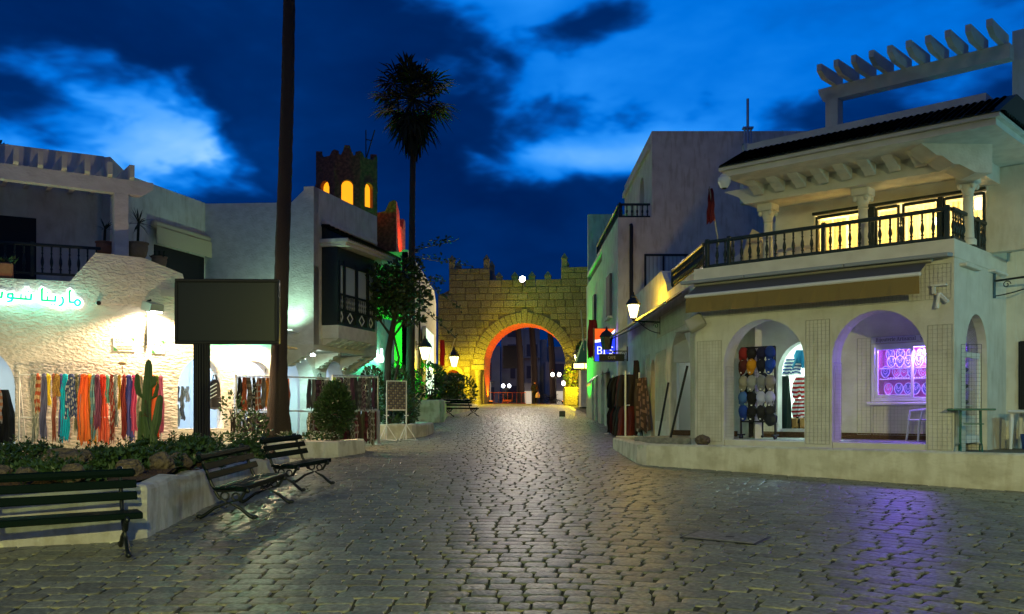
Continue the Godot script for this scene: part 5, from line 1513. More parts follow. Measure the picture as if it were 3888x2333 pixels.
func unseen_street_lamps() -> void:      # lantern posts of the square behind and beside the photographer
	for q in [[12.8, 13.8, 3.6, 5.5, Color(0.55, 0.95, 1.0), "pale bluish lantern post past the right edge of the view"]]:
		var l := thing("lantern_post", q[5], "street lamp", at(P(q[0], gy(q[1]), q[1])))
		var g := G.new()
		g.lathe([Vector2(0.16, 0), Vector2(0.16, 0.3), Vector2(0.09, 0.5), Vector2(0.06, 0.9), Vector2(0.05, q[2])], Vector3.ZERO, 10)
		part("post", g, M.iron, l)
		lantern_head(l, Vector3(0, q[2] + 0.06, 0), 1.1, q[3], q[4], 6.0)
	for q in [[3.5, -14.0, 6.5, 330.0, Color(1.0, 0.99, 0.66), "tall hooded street lamp far behind the viewpoint"], [-5.0, -5.0, 4.8, 70.0, Color(0.95, 1.0, 0.58), "hooded street lamp behind the viewpoint on the left"]]:
		var l := thing("street_lamp", q[5], "street lamp", at(P(q[0], gy(q[1]), q[1])))
		var g := G.new()
		g.lathe([Vector2(0.16, 0), Vector2(0.16, 0.3), Vector2(0.09, 0.5), Vector2(0.06, 0.9), Vector2(0.05, q[2])], Vector3.ZERO, 10)
		g.bar(Vector3(0, q[2], 0.1), Vector3(0, q[2] + 0.1, -0.7), 0.07, 0.06)
		part("post", g, M.iron, l)
		g = G.new(); g.box(Vector3(0, q[2] + 0.12, -0.85), Vector3(0.32, 0.10, 0.6), Basis(), 0.03)
		part("hood", g, M.iron, l)
		g = G.new(); g.box(Vector3(0, q[2] + 0.055, -0.85), Vector3(0.26, 0.02, 0.5))
		part("lens", g, glow(1.0, 0.98, 0.7, 4.0), l)
		spot(Vector3(0, q[2] + 0.02, -0.9), Vector3(0, q[2] - 15.4, -10.9), q[4], q[3], 60.0, 0.15, l, 0.12)
	var w := thing("planter_uplight", "small warm floodlight behind the near planter, washing the scarf shop wall from below", "floodlight", at(P(-9.9, 1.0, 19.7)))
	part("housing", bx(Vector3(0, 0, 0.1), Vector3(0.3, 0.22, 0.14), 0.02), M.iron, w)
	part("lens", bx(Vector3(0, 0.08, 0.0), Vector3(0.24, 0.1, 0.05)), glow(1.0, 0.88, 0.7, 4.0), w)
	spot(Vector3(0, 0.16, -0.06), Vector3(-0.2, 5.2, -3.2), Color(1.0, 0.88, 0.66), 9.0, 66.0, 0.12, w, 0.8)
	w = thing("wall_washer", "small wedge shaped wall light on the left face of the bay block", "wall lamp", bay_frame())
	part("housing", bx(Vector3(-0.30, 4.42, -0.6), Vector3(0.60, 0.06, 0.26), 0.02), M.paint_white, w)
	part("lens", bx(Vector3(-0.52, 4.46, -0.6), Vector3(0.12, 0.02, 0.2)), glow(0.75, 1.0, 0.88, 4.0), w)
	spot(Vector3(-0.62, 4.50, -0.6), Vector3(-0.15, 6.5, -1.0), Color(0.75, 1.0, 0.85), 3.2, 75.0, 0.1, w, 0.8)
	var f := thing("hooded_floodlight", "hooded floodlight on a post past the left edge, aimed at the corner building", "floodlight", at(P(-8.6, gy(8.4), 8.4)))
	var g2 := G.new()
	g2.lathe([Vector2(0.16, 0), Vector2(0.16, 0.3), Vector2(0.09, 0.5), Vector2(0.06, 0.9), Vector2(0.05, 4.6)], Vector3.ZERO, 10)
	part("post", g2, M.iron, f)
	g2 = G.new(); g2.box(Vector3(-0.1, 4.75, 0.08), Vector3(0.5, 0.4, 0.4), Basis(Vector3.UP, -0.8), 0.04)
	part("housing", g2, M.iron, f)
	g2 = G.new(); g2.box(Vector3(0.09, 4.75, -0.11), Vector3(0.4, 0.3, 0.03), Basis(Vector3.UP, -0.9))
	part("lens", g2, glow(1.0, 0.95, 0.65, 2.0), f)
	spot(Vector3(0.18, 4.75, -0.18), Vector3(14.2, 2.4, -10.6), Color(0.92, 1.0, 0.74), 12.0, 24.0, 0.15, f, 0.8)

# ---------------------------------------------------------------- benches
func bench(label: String, x: Transform3D, w: float) -> Node3D:       # local x along the seat, z forward, origin on the ground under the middle
	var b := thing("park_bench", label, "bench", x, "green slatted benches along the planter")
	for s in [-1.0, 1.0]:
		var g := G.new()
		var px: float = s * (w / 2 - 0.16)
		var pts := []
		# back upright, seat rail, legs with curled feet, ring: dark cast iron
		for q in [[0.86, -0.36], [0.80, -0.33], [0.62, -0.26], [0.46, -0.20], [0.38, -0.14], [0.385, 0.0], [0.40, 0.22], [0.37, 0.28]]: pts.append(Vector3(px, q[0], q[1]))
		g.tube(pts, 0.026, 6)
		pts = []
		for q in [[0.38, -0.16], [0.28, -0.10], [0.22, 0.02], [0.15, -0.16], [0.05, -0.30], [0.015, -0.37]]: pts.append(Vector3(px, q[0], q[1]))
		g.tube(pts, [0.024, 0.022, 0.022, 0.024, 0.026, 0.03], 6)
		pts = []
		for q in [[0.37, 0.26], [0.27, 0.20], [0.22, 0.04], [0.14, 0.20], [0.05, 0.31], [0.015, 0.38]]: pts.append(Vector3(px, q[0], q[1]))
		g.tube(pts, [0.024, 0.022, 0.022, 0.024, 0.026, 0.03], 6)
		for q in [[0.31, -0.02, 0.055], [0.30, 0.13, 0.05]]:
			pts = []
			for k in 13: pts.append(Vector3(px, q[0] + sin(TAU * k / 12) * q[2], q[1] + cos(TAU * k / 12) * q[2]))
			g.tube(pts, 0.014, 5, false)
		g.ball(Vector3(px, 0.86, -0.37), Vector3(0.04, 0.045, 0.045), 8, 6); g.ball(Vector3(px, 0.03, 0.39), Vector3(0.035, 0.03, 0.045), 8, 6); g.ball(Vector3(px, 0.03, -0.38), Vector3(0.035, 0.03, 0.045), 8, 6); g.ball(Vector3(px, 0.385, 0.29), Vector3(0.03, 0.04, 0.04), 8, 6)
		part("end_frame", g, M.iron, b)
	for q in [[0.40, 0.235, 0.11, 0.07], [0.415, 0.11, 0.085, 0.03], [0.41, 0.01, 0.085, 0.03], [0.405, -0.09, 0.085, 0.03]]:
		part("seat_slat", bx(Vector3(0, q[0] + 0.02, q[1]), Vector3(w, q[3], q[2]), 0.01), M.bench, b)
	for q in [[0.585, -0.225, 0.095], [0.71, -0.275, 0.095]]:
		var g := G.new()
		g.box(Vector3(0, q[0], q[1] + 0.03), Vector3(w, q[2], 0.03), Basis(Vector3.RIGHT, -0.38), 0.009)
		part("back_slat", g, M.bench, b)
	var g := G.new()
	g.box(Vector3(0, 0.83, -0.315), Vector3(w, 0.095, 0.06), Basis(Vector3.RIGHT, -0.38), 0.026)
	part("top_rail", g, M.bench, b)
	return b

func ground_at(x: float, d: float, yaw: float) -> Transform3D:
	return Transform3D(Basis(Vector3.RIGHT, SL) * Basis(Vector3.UP, yaw), P(x, gy(d) + 0.02, d))

func benches() -> void:
	bench("green slatted bench in the left corner, cut off by the edge, facing the square", ground_at(-4.90, 9.78, 0.50), 1.86)
	bench("green slatted bench standing askew in the middle of the planter wall", ground_at(-3.78, 13.3, 1.50), 1.9)
	bench("farthest green slatted bench, in front of the palm planter", ground_at(-3.72, 16.2, 1.30), 1.4)
	bench("dark bench on the left far up the street by the round hedge", Transform3D(Basis(Vector3.UP, 0.9), P(-2.6, gy(47.0), 47.0)), 2.2)

func signboard() -> void:
	var s := thing("signboard", "large blank dark signboard on a fluted black post behind the planter", "sign", at(P(-6.33, gy(19.0), 19.0), 0.03))
	part("panel", bx(Vector3(0.54, 3.27, 0), Vector3(2.08, 1.32, 0.14), 0.015), M.sign_black, s)
	var g := G.new()
	for y in [2.64, 3.90]: g.box(Vector3(0.52, y, 0.075), Vector3(2.08, 0.07, 0.05), Basis(), 0.012)
	for x in [-0.49, 1.53]: g.box(Vector3(x, 3.27, 0.075), Vector3(0.07, 1.19, 0.05), Basis(), 0.012)
	part("frame", g, M.black, s)
	g = G.new()
	for i in 16:
		var a := TAU * i / 16.0
		g.tube([Vector3(cos(a) * 0.135, 0, sin(a) * 0.135), Vector3(cos(a) * 0.135, 2.61, sin(a) * 0.135)], 0.03, 6)
	g.lathe([Vector2(0.13, 0), Vector2(0.13, 2.61)], Vector3.ZERO, 16)
	part("post", g, M.black, s)

# ---------------------------------------------------------------- cloth and goods
func lin(c: Color) -> Color: return c.srgb_to_linear()

func hang(w: float, h: float, c1: Color, c2: Color, sd: int, taper := 0.0, folds := 3.0, pattern := 0) -> G:     # cloth hanging from y = 0 down to -h, gathered in folds
	var g := G.new()
	var r := RandomNumberGenerator.new(); r.seed = sd
	var nx := 12; var ny := 20
	var ph := r.randf() * TAU
	var amp := 0.022 + w * 0.08
	var bow := r.randf_range(-0.05, 0.05) * h
	var pts := []
	var cut := []
	for i in nx + 1: cut.append(r.randf_range(-0.09, 0.05) * h)
	for j in ny + 1:
		var f := float(j) / ny
		var row := []
		for i in nx + 1:
			var u := float(i) / nx - 0.5
			var ww := w * (0.72 + 0.28 * minf(1.0, f * 3.0)) * (1.0 + taper * f)
			var x := u * ww + bow * f * (1.0 - 0.6 * f) + 0.014 * sin(f * 7.0 + ph) + 0.006 * sin(f * 17.0 + i)
			var z := amp * sin(u * TAU * folds + ph + f * 1.3) * (0.6 + 0.4 * f) + 0.008 * sin(f * 9.0 + i * 2.0 + ph)
			row.append(Vector3(x, -f * h + cut[i] * f * f, z))
		pts.append(row)
	for j in ny:
		for i in nx:
			var k := 0.9 + 0.1 * sin(i * 2.1 + j * 0.3 + ph)
			var c := c1
			if pattern == 1 and (j + sd) % 4 < 2: c = c2
			elif pattern == 2 and (i % 4 == 0 or j % 4 == 0): c = c2
			elif pattern == 3 and sin(i * 1.7 + j * 0.9 + ph) * sin(j * 1.3 - i + sd) > 0.25: c = c2
			elif pattern == 4: c = c1.lerp(c2, float(j) / ny)
			g.col = c * k
			var a = pts[j][i]; var b = pts[j][i + 1]; var d = pts[j + 1][i + 1]; var e = pts[j + 1][i]
			g.quad(e, d, b, a)
	return g

func left_goods() -> void:
	var X := left_frame()
	# scarf rack: a tubular rail frame standing off the wall
	var Z := 0.55
	var r := thing("scarf_rack", "white tubular rail frame standing along the wall, hung with bright scarves", "clothes rack", X)
	var g := G.new()
	for x in [-2.84, -1.25, 0.35]: g.tube([Vector3(x, 0.75, Z), Vector3(x, 2.86, Z)], 0.022, 6)
	g.tube([Vector3(-2.84, 2.79, Z), Vector3(0.35, 2.79, Z)], 0.018, 6)
	g.tube([Vector3(-2.84, 1.76, Z), Vector3(0.35, 1.76, Z)], 0.016, 6)
	g.tube([Vector3(-2.84, 2.79, Z), Vector3(-2.70, 0.8, Z - 0.5)], 0.016, 6)
	part("frame", g, M.paint_white, r)
	var hues := [
		["grey green patterned", Color(0.33, 0.36, 0.30), Color(0.6, 0.6, 0.5), 3, 0.15, 1.65], ["rust red striped", Color(0.55, 0.12, 0.05), Color(0.75, 0.55, 0.3), 1, 0.10, 0.9], ["slate blue", Color(0.16, 0.17, 0.30), Color(0.2, 0.2, 0.3), 0, 0.14, 1.6], ["yellow", Color(0.9, 0.7, 0.05), Color(0.8, 0.5, 0.1), 0, 0.12, 0.75], ["brick brown", Color(0.45, 0.15, 0.09), Color(0.4, 0.2, 0.1), 0, 0.10, 1.6], ["bronze knotted", Color(0.42, 0.24, 0.06), Color(0.6, 0.4, 0.1), 3, 0.14, 0.5], ["violet navy", Color(0.14, 0.12, 0.38), Color(0.1, 0.1, 0.3), 0, 0.12, 1.6],
		["turquoise", Color(0.0, 0.52, 0.72), Color(0.3, 0.6, 0.5), 0, 0.17, 1.65], ["dark navy spotted", Color(0.05, 0.08, 0.20), Color(0.6, 0.6, 0.55), 3, 0.18, 1.05], ["olive print", Color(0.16, 0.16, 0.09), Color(0.4, 0.36, 0.2), 3, 0.14, 1.45], ["charcoal", Color(0.2, 0.2, 0.24), Color(0.3, 0.3, 0.3), 0, 0.10, 1.6], ["vermilion", Color(0.92, 0.14, 0.03), Color(0.95, 0.25, 0.05), 4, 0.22, 1.68], ["orange", Color(0.95, 0.38, 0.02), Color(0.95, 0.5, 0.05), 4, 0.17, 1.66], ["teal grey", Color(0.15, 0.35, 0.42), Color(0.3, 0.45, 0.45), 1, 0.13, 1.66], ["plum", Color(0.28, 0.08, 0.16), Color(0.3, 0.1, 0.2), 0, 0.14, 1.3], ["scarlet", Color(0.85, 0.07, 0.04), Color(0.9, 0.2, 0.1), 4, 0.18, 1.68],
		["mint green", Color(0.18, 0.50, 0.40), Color(0.3, 0.5, 0.4), 0, 0.10, 0.7], ["dark red spotted", Color(0.42, 0.06, 0.04), Color(0.6, 0.5, 0.4), 3, 0.12, 1.68], ["silver white print", Color(0.6, 0.62, 0.60), Color(0.2, 0.25, 0.3), 3, 0.12, 1.2], ["ochre knotted", Color(0.55, 0.32, 0.04), Color(0.7, 0.5, 0.1), 3, 0.10, 0.8], ["maroon", Color(0.40, 0.06, 0.05), Color(0.4, 0.1, 0.1), 0, 0.11, 1.55], ["royal blue", Color(0.06, 0.07, 0.35), Color(0.15, 0.15, 0.5), 4, 0.19, 1.6], ["crimson pink", Color(0.72, 0.06, 0.22), Color(0.8, 0.15, 0.3), 4, 0.13, 1.45],
		["khaki lace", Color(0.40, 0.35, 0.24), Color(0.65, 0.58, 0.42), 3, 0.16, 1.3], ["sand fringed", Color(0.38, 0.32, 0.22), Color(0.5, 0.42, 0.3), 1, 0.11, 1.25], ["black violet", Color(0.10, 0.05, 0.20), Color(0.25, 0.1, 0.45), 1, 0.12, 1.5], ["flame red", Color(0.9, 0.16, 0.04), Color(0.95, 0.3, 0.08), 0, 0.18, 1.6], ["leaf green", Color(0.2, 0.33, 0.06), Color(0.4, 0.5, 0.1), 3, 0.13, 1.6], ["bright pink", Color(0.85, 0.25, 0.42), Color(0.9, 0.4, 0.5), 0, 0.12, 1.45],
	]
	var xs := [-2.47, -2.36, -2.23, -2.10, -2.07, -1.95, -1.93, -1.80, -1.60, -1.57, -1.45, -1.33, -1.17, -1.01, -0.89, -0.82, -0.66, -0.58, -0.49, -0.38, -0.35, -0.24, -0.11, 0.10, 0.18, 0.30, -99, -99, -99]
	var px_of := [95, 107, 122, 134, 140, 152, 153, 165, 182, 184, 200, 211, 225, 240, 251, 259, 278, 287, 296, 306, 310, 321, 335, 291, 300, 311, 326, 337, 352]
	var scarf_x := [0.0]
	for i in hues.size():
		var h = hues[i]
		var x: float = -2.52 + i * 0.1005 + rv(-0.025, 0.025)
		if i > 22: x += 0.06
		var lbl := "%s scarf at the end of the scarf rack" % h[0]
		if i > 0 and i < hues.size() - 1: lbl = "%s scarf on the rack between %s and %s" % [h[0], hues[i - 1][0], hues[i + 1][0]]
		g = hang(h[4] * rv(0.85, 1.15), h[5] * rv(0.93, 1.03), h[1], h[2], 100 + i, 0.45 if h[4] > 0.15 else rv(-0.2, 0.3), rv(1.6, 3.2), h[3])
		var o := part("scarf", g, M.cloth, self, X * Transform3D(Basis(), Vector3(x, 2.80, Z + 0.03 + (i % 3) * 0.035)))
		tag(o, lbl, "scarf", "scarves on the white rail rack")
		g = G.new(); g.col = h[1] * 0.9
		g.ball(Vector3(0, -0.02, 0), Vector3(h[4] * 0.36, 0.05, 0.045), 8, 6, 0.05, i)
		part("knot", g, M.cloth, o)
	# flood spotlight on the rail, a small lamp holder
	for q in [[X, Vector3(-0.55, 2.85, Z), "on the scarf rack"], [left_frame2(), Vector3(3.35, 3.0, -0.2), "above the long rack left of the palm"], [bay_frame(), Vector3(1.3, 3.05, 0.4), "above the rack right of the palm"], [bay_frame(), Vector3(4.2, 3.15, -0.6), "above the far rack end"]]:
		g = G.new(); g.tube([q[1], q[1] + Vector3(0, 0.2, 0.02)], 0.012, 5); g.ball(q[1] + Vector3(0, 0.26, 0.03), Vector3(0.10, 0.05, 0.08), 10, 6)
		solo("clamp_lamp", g, M.clay, "small brownish clamp lamp " + q[2], "lamp", q[0])
	# neon sign letters: white glowing backs with green faces
	var s := thing("neon_sign", "glowing white and green Arabic letter sign on the scarf shop wall", "sign", X)
	var strokes := [
		[[1740, 935], [1625, 930], [1622, 680], [1650, 655]], [[1445, 810], [1475, 870], [1470, 940], [1430, 995], [1370, 1012]], [[1292, 785], [1285, 905], [970, 885], [972, 640], [990, 612]], [[1105, 800], [1105, 890]],
		[[728, 745], [716, 868], [430, 846], [295, 834]], [[600, 780], [600, 860]], [[490, 750], [485, 850]], [[300, 735], [195, 740], [180, 812], [240, 836], [296, 830], [300, 735]], [[296, 832], [272, 898], [180, 920]], [[62, 690], [42, 820], [-60, 822], [-260, 815]], [[-260, 815], [-270, 690]],
	]
	var ring := []
	for k in 17: ring.append([1815 + 66 * cos(TAU * k / 16.0), 942 + 66 * sin(TAU * k / 16.0)])
	strokes.append(ring)
	for d in [[1105, 700], [1200, 980], [1270, 986], [625, 620], [585, 670], [660, 676], [-120, 930]]: strokes.append([[d[0] - 4, d[1]], [d[0] + 4, d[1]]])
	var back := G.new(); var front := G.new()
	for st in strokes:
		var pts := []
		for q in st:
			var t: float = -3.29 + q[0] * 0.000943
			var d := 22.69 + 0.3995 * (t + 3.29)
			pts.append(Vector3(t, 1.9 + (995.0 - 636.1 - q[1] / 9.722) * d / 2250.0, 0))
		for k in pts.size() - 1:
			var a: Vector3 = pts[k]; var b: Vector3 = pts[k + 1]
			var dd := (b - a).normalized()
			back.bar(a - dd * 0.05 + Vector3(0, 0, 0.085), b + dd * 0.05 + Vector3(0, 0, 0.085 + 0.0006 * k), 0.14, 0.10, 0.02, Vector3(0, 0, 1))
			var w: float = 0.05 if st.size() > 2 else 0.036
			front.bar(a - dd * 0.012 + Vector3(0, 0, 0.141), b + dd * 0.012 + Vector3(0, 0, 0.141 + 0.0006 * k), w, 0.02, 0.004, Vector3(0, 0, 1))
	part("letter_back", back, glow(0.80, 1.0, 0.95, 2.2), s)
	part("letter_face", front, glow(0.0, 0.50, 0.16, 0.7), s)
	for x in [-3.1, -2.55, -2.0, -1.6]: omni(Vector3(x, 4.62, 0.26), Color(0.3, 1.0, 0.85), 0.15, 0.1, s)
	# the two further neon signs, seen edge on
	var X2 := left_frame2()
	var B := bay_frame()
	var L := [[X2, Vector3(1.55, 3.98, 0.12), 1.7, "partly hidden glowing sign above the arches under the signboard"], [B, Vector3(5.1, 3.95, -0.80), 1.9, "glowing greenish sign at the far end of the bay block, by the tree"]]
	for q in L:
		s = thing("neon_sign", q[3], "sign", q[0])
		back = G.new()
		var o: Vector3 = q[1]
		var n := 9
		for k in n:
			var x: float = q[2] * k / (n - 1)
			var hh: float = [0.12, 0.3, 0.14, 0.1, 0.26, 0.12, 0.34, 0.16, 0.42][k]
			back.bar(o + Vector3(x, 0, 0), o + Vector3(x, hh, 0), 0.07, 0.09, 0.02, Vector3(0, 0, 1))
		back.bar(o, o + Vector3(q[2], 0, 0.002), 0.08, 0.088, 0.02, Vector3(0, 0, 1))
		for k in 12: back.bar(o + Vector3(q[2] - 0.05 + 0.14 * cos(TAU * k / 12), 0.02 + 0.12 * sin(TAU * k / 12), 0.004), o + Vector3(q[2] - 0.05 + 0.14 * cos(TAU * (k + 1) / 12), 0.02 + 0.12 * sin(TAU * (k + 1) / 12), 0.004), 0.06, 0.085, 0.0, Vector3(0, 0, 1))
		part("letters", back, glow(0.75, 1.0, 0.92, 3.2), s)
		for k in 3: omni(o + Vector3(q[2] * (0.15 + 0.35 * k), -0.05, 0.25), Color(0.12, 1.0, 0.70), 0.5, 0.1, s)
	# street name plates, with their green corner triangles
	for q in [[X, Vector3(-0.50, 3.62, 0.012), 0.52, ["QUAI DU PRESIDENT", "HABIB BOURGUIBA"], "white enamel street plate left of the corner lamp, two lines of names"], [X2, Vector3(0.32, 3.58, 0.012), 0.34, ["RUE DU PORT"], "white enamel street plate right of the corner lamp"]]:
		var pl := thing("street_plate", q[4], "street sign", q[0] * Transform3D(Basis(), q[1]))
		part("plate", bx(Vector3.ZERO, Vector3(q[2], 0.36, 0.02), 0.004), M.paint_white, pl)
		g = G.new()
		var w: float = q[2] / 2
		g.tri(Vector3(-w + 0.01, -0.17, 0.013), Vector3(-w + 0.12, -0.17, 0.013), Vector3(-w + 0.01, -0.05, 0.013))
		part("corner_triangle", g, M.sign_green, pl)
		g = G.new()
		g.tri(Vector3(w - 0.01, 0.17, 0.013), Vector3(w - 0.12, 0.17, 0.013), Vector3(w - 0.01, 0.05, 0.013))
		part("corner_triangle", g, M.sign_green, pl)
		for k in q[3].size(): words(pl, q[3][k], Vector3(0.02, -0.055 - k * 0.065, 0.012), 0.048, M.sign_brown, w * 1.5)
		g = G.new()
		for row in 2:
			var pts := []
			for k in 18: pts.append(Vector3(-w * 0.8 + w * 1.3 * k / 17.0, 0.12 - row * 0.065 + 0.016 * sin(k * 1.9 + row) * (1 if k % 3 else 2), 0.013))
			for k in 17: if k % 6 != 5: g.bar(pts[k], pts[k + 1], 0.012, 0.006, 0.0, Vector3(0, 0, 1))
		part("script", g, M.sign_brown, pl)
	g = G.new(); g.tube([Vector3(-1.12, 4.64, 0.0), Vector3(-1.10, 4.63, 0.18)], 0.05, 10); 
	var cm := solo("wall_camera", g, M.paint_white, "small white tube camera on the wall right of the letter sign", "camera", X)
	g = G.new(); g.tube([Vector3(-1.10, 4.63, 0.18), Vector3(-1.09, 4.625, 0.24)], 0.055, 10)
	part("lens_hood", g, M.black, cm)
	# terrace pots
	for q in [[-10.75, 6.02, 24.55, 0.21, M.terracotta, 0.6, 9, "glazed terracotta pot with a thin yucca left of the pergola post"], [-9.95, 5.95, 24.75, 0.26, M.clay, 0.95, 34, "ochre clay pot with a large spiky yucca right of the pergola post"], [-9.55, 5.75, 25.2, 0.2, M.clay, 0.0, 0, "mossy stacked clay pot with stumps behind the yucca pot"]]:
		var p := thing("plant_pot", q[7], "plant pot", at(P(q[0], q[1], q[2])))
		var k: float = q[3]
		g = G.new()
		g.lathe([Vector2(k * 0.62, 0), Vector2(k * 0.85, k * 0.4), Vector2(k, k * 1.1), Vector2(k * 0.98, k * 1.5), Vector2(k * 1.1, k * 1.55), Vector2(k * 1.1, k * 1.7), Vector2(k * 0.95, k * 1.7), Vector2(k * 0.9, k * 1.5), Vector2(0.0, k * 1.5)], Vector3.ZERO, 18)
		part("pot", g, q[4], p)
		g = G.new()
		if q[5] > 0:
			g.col = Color(0.9, 0.95, 0.8)
			var top := Vector3(0.02, k * 1.5 + q[5] * 0.6, 0)
			g.tube([Vector3(0, k * 1.5, 0), top], 0.035, 6)
			for i in int(q[6]) + 12:
				var a := i * 2.4; var el := rv(-0.7, 1.4) if q[6] > 20 else rv(0.1, 1.3)
				var d := Vector3(cos(a) * cos(el), sin(el), sin(a) * cos(el))
				var l := rv(0.4, 0.55) if q[6] > 20 else rv(0.3, 0.45)
				g.strip([top, top + d * l * 0.5, top + d * l + Vector3(0, -0.06, 0)], [0.012, 0.018, 0.002], Vector3(0.3, 0.9, 0.2))
		else:
			for i in 3: g.tube([Vector3(-0.1 + i * 0.1, k * 1.5, 0), Vector3(-0.12 + i * 0.13, k * 1.5 + 0.2, 0)], 0.03, 6)
			for i in 40: g.leaf(Vector3(rv(-k, k), k * 1.5, rv(-k, k)), Vector3(rv(-1, 1), rv(0.2, 1), rv(-1, 1)).normalized(), Vector3(1, 0, 0), 0.12, 0.03)
		part("plant", g, M.palm, p)
	var tp := thing("plant_trough", "orange terracotta trough with trailing plants on the left terrace edge", "plant pot", X * Transform3D(Basis(), Vector3(-3.6, 5.16, -0.22)))
	part("trough", bx(Vector3(0, 0.2, 0), Vector3(1.15, 0.40, 0.3), 0.03), M.terracotta, tp)
	g = G.new()
	for i in 90: g.leaf(Vector3(rv(-0.5, 0.62), 0.38 + rv(0, 0.1), rv(-0.1, 0.1)), Vector3(rv(-0.5, 0.9), rv(0, 1), rv(-0.3, 0.8)).normalized(), Vector3(rv(-1, 1), 0, rv(-1, 1)).normalized(), 0.14, 0.03)
	part("plant", g, M.leaf, tp)
	long_racks()
	shop_stock()

func words(root: Node3D, text: String, o: Vector3, h: float, m: Material, fit := 0.0, face := "Droid Sans") -> MeshInstance3D:
	var t := TextMesh.new()
	t.text = text; t.font_size = 32; t.depth = 0.006; t.curve_step = 4.0
	var f := SystemFont.new(); f.font_names = PackedStringArray([face])
	t.font = f
	t.pixel_size = h / 26.0
	var x := Transform3D(Basis(), o)
	if fit > 0 and t.get_aabb().size.x > fit: x = x.scaled_local(Vector3(fit / t.get_aabb().size.x, 1, 1))
	return part("lettering", t, m, root, x)

func long_racks() -> void:
	# two double rails of trousers and shawls behind the palm planter
	var n := 0
	for q in [[-7.35, 24.8, -5.30, 26.9, "left", 20], [-5.02, 26.05, -3.85, 26.7, "right", 13]]:
		var a := Vector2(q[0], q[1]); var b := Vector2(q[2], q[3])
		var F := frame(a.x, a.y, b.x - a.x, b.y - a.y)
		var l := a.distance_to(b)
		var y0 := gy(a.y)
		var r := thing("double_rail", "%s double clothes rail behind the palm planter, hung with dark garments" % q[4], "clothes rack", F)
		var g := G.new()
		for x in [0.0, l]:
			g.tube([Vector3(x, y0, 0), Vector3(x, y0 + 2.02, 0)], 0.028, 6); g.tube([Vector3(x, y0 + 0.05, -0.35), Vector3(x, y0 + 0.05, 0.35)], 0.025, 6)
		for y in [2.0, 1.05]: g.tube([Vector3(0, y0 + y, 0), Vector3(l, y0 + y, 0)], 0.022, 6)
		part("frame", g, M.steel, r)
		if q[4] == "right":
			g = G.new()
			for k in 3: g.ball(Vector3(l + 0.02, y0 + 0.03, -0.3 + k * 0.3), Vector3(0.03, 0.04, 0.04), 8, 6)
			part("castor", g, M.black, r)
			part("wrapped_post", bx(Vector3(l, y0 + 0.55, 0.03), Vector3(0.09, 0.95, 0.1), 0.02), M.steel, r)
		var tones := [["black", Color(0.02, 0.02, 0.022)], ["dark brown", Color(0.09, 0.05, 0.035)], ["grey", Color(0.16, 0.16, 0.15)], ["taupe", Color(0.22, 0.18, 0.14)], ["wine red", Color(0.16, 0.03, 0.04)], ["charcoal", Color(0.05, 0.05, 0.055)], ["rust", Color(0.38, 0.10, 0.04)], ["olive", Color(0.12, 0.11, 0.05)], ["plum", Color(0.12, 0.05, 0.09)]]
		var kinds := ["plain", "patterned", "checked"]
		for lv in 2:
			var m: int = q[5]
			for i in m:
				var gap: bool = q[4] == "left" and i > 10 and i < 15
				if gap: continue
				var tn = tones[(i * 5 + lv * 4 + n) % tones.size()]
				if q[4] == "left" and i == 6 and lv == 0: tn = ["amber", Color(0.75, 0.28, 0.04)]
				if q[4] == "right" and i == 0 and lv == 0: tn = ["lime", Color(0.55, 0.6, 0.1)]
				var kd := (i * 7 + lv) % 5
				var pat: int = [0, 3, 0, 2, 1][kd]
				var x := l * (i + 0.5) / m
				var h := rv(0.80, 0.92) if lv == 0 else rv(0.78, 0.95)
				g = hang(l / m * 1.25, h, tn[1], Color(0.45, 0.42, 0.36) if pat in [2, 3] else tn[1] * 0.5, 900 + n, 0.0, 1.5, pat)
				var o := part("shawl", g, M.cloth, self, F * Transform3D(Basis(Vector3.UP, rv(-0.3, 0.3)), Vector3(x, y0 + (2.0 if lv == 0 else 1.05) - 0.05, rv(0.0, 0.05))))
				tag(o, "%s %s garment, %s on the %s bar of the %s double rail" % [tn[0], ["plain", "patterned", "plain", "checked", "striped"][kd], ordinal(i + 1), "upper" if lv == 0 else "lower", q[4]], "garment", "garments on the double rails")
				g = G.new(); g.bar(Vector3(-l / m * 0.4, 0.01, 0), Vector3(l / m * 0.4, 0.01, 0), 0.02, 0.015); g.tube([Vector3(0, 0.01, 0), Vector3(0, 0.06, 0)], 0.006, 4)
				part("hanger", g, M.paint_white, o)
				n += 1

func ordinal(i: int) -> String:
	return ["", "first", "second", "third", "fourth", "fifth", "sixth", "seventh", "eighth", "ninth", "tenth", "eleventh", "twelfth", "thirteenth", "fourteenth", "fifteenth", "sixteenth", "seventeenth", "eighteenth", "nineteenth", "twentieth", "twenty-first", "twenty-second", "twenty-third", "twenty-fourth"][i]

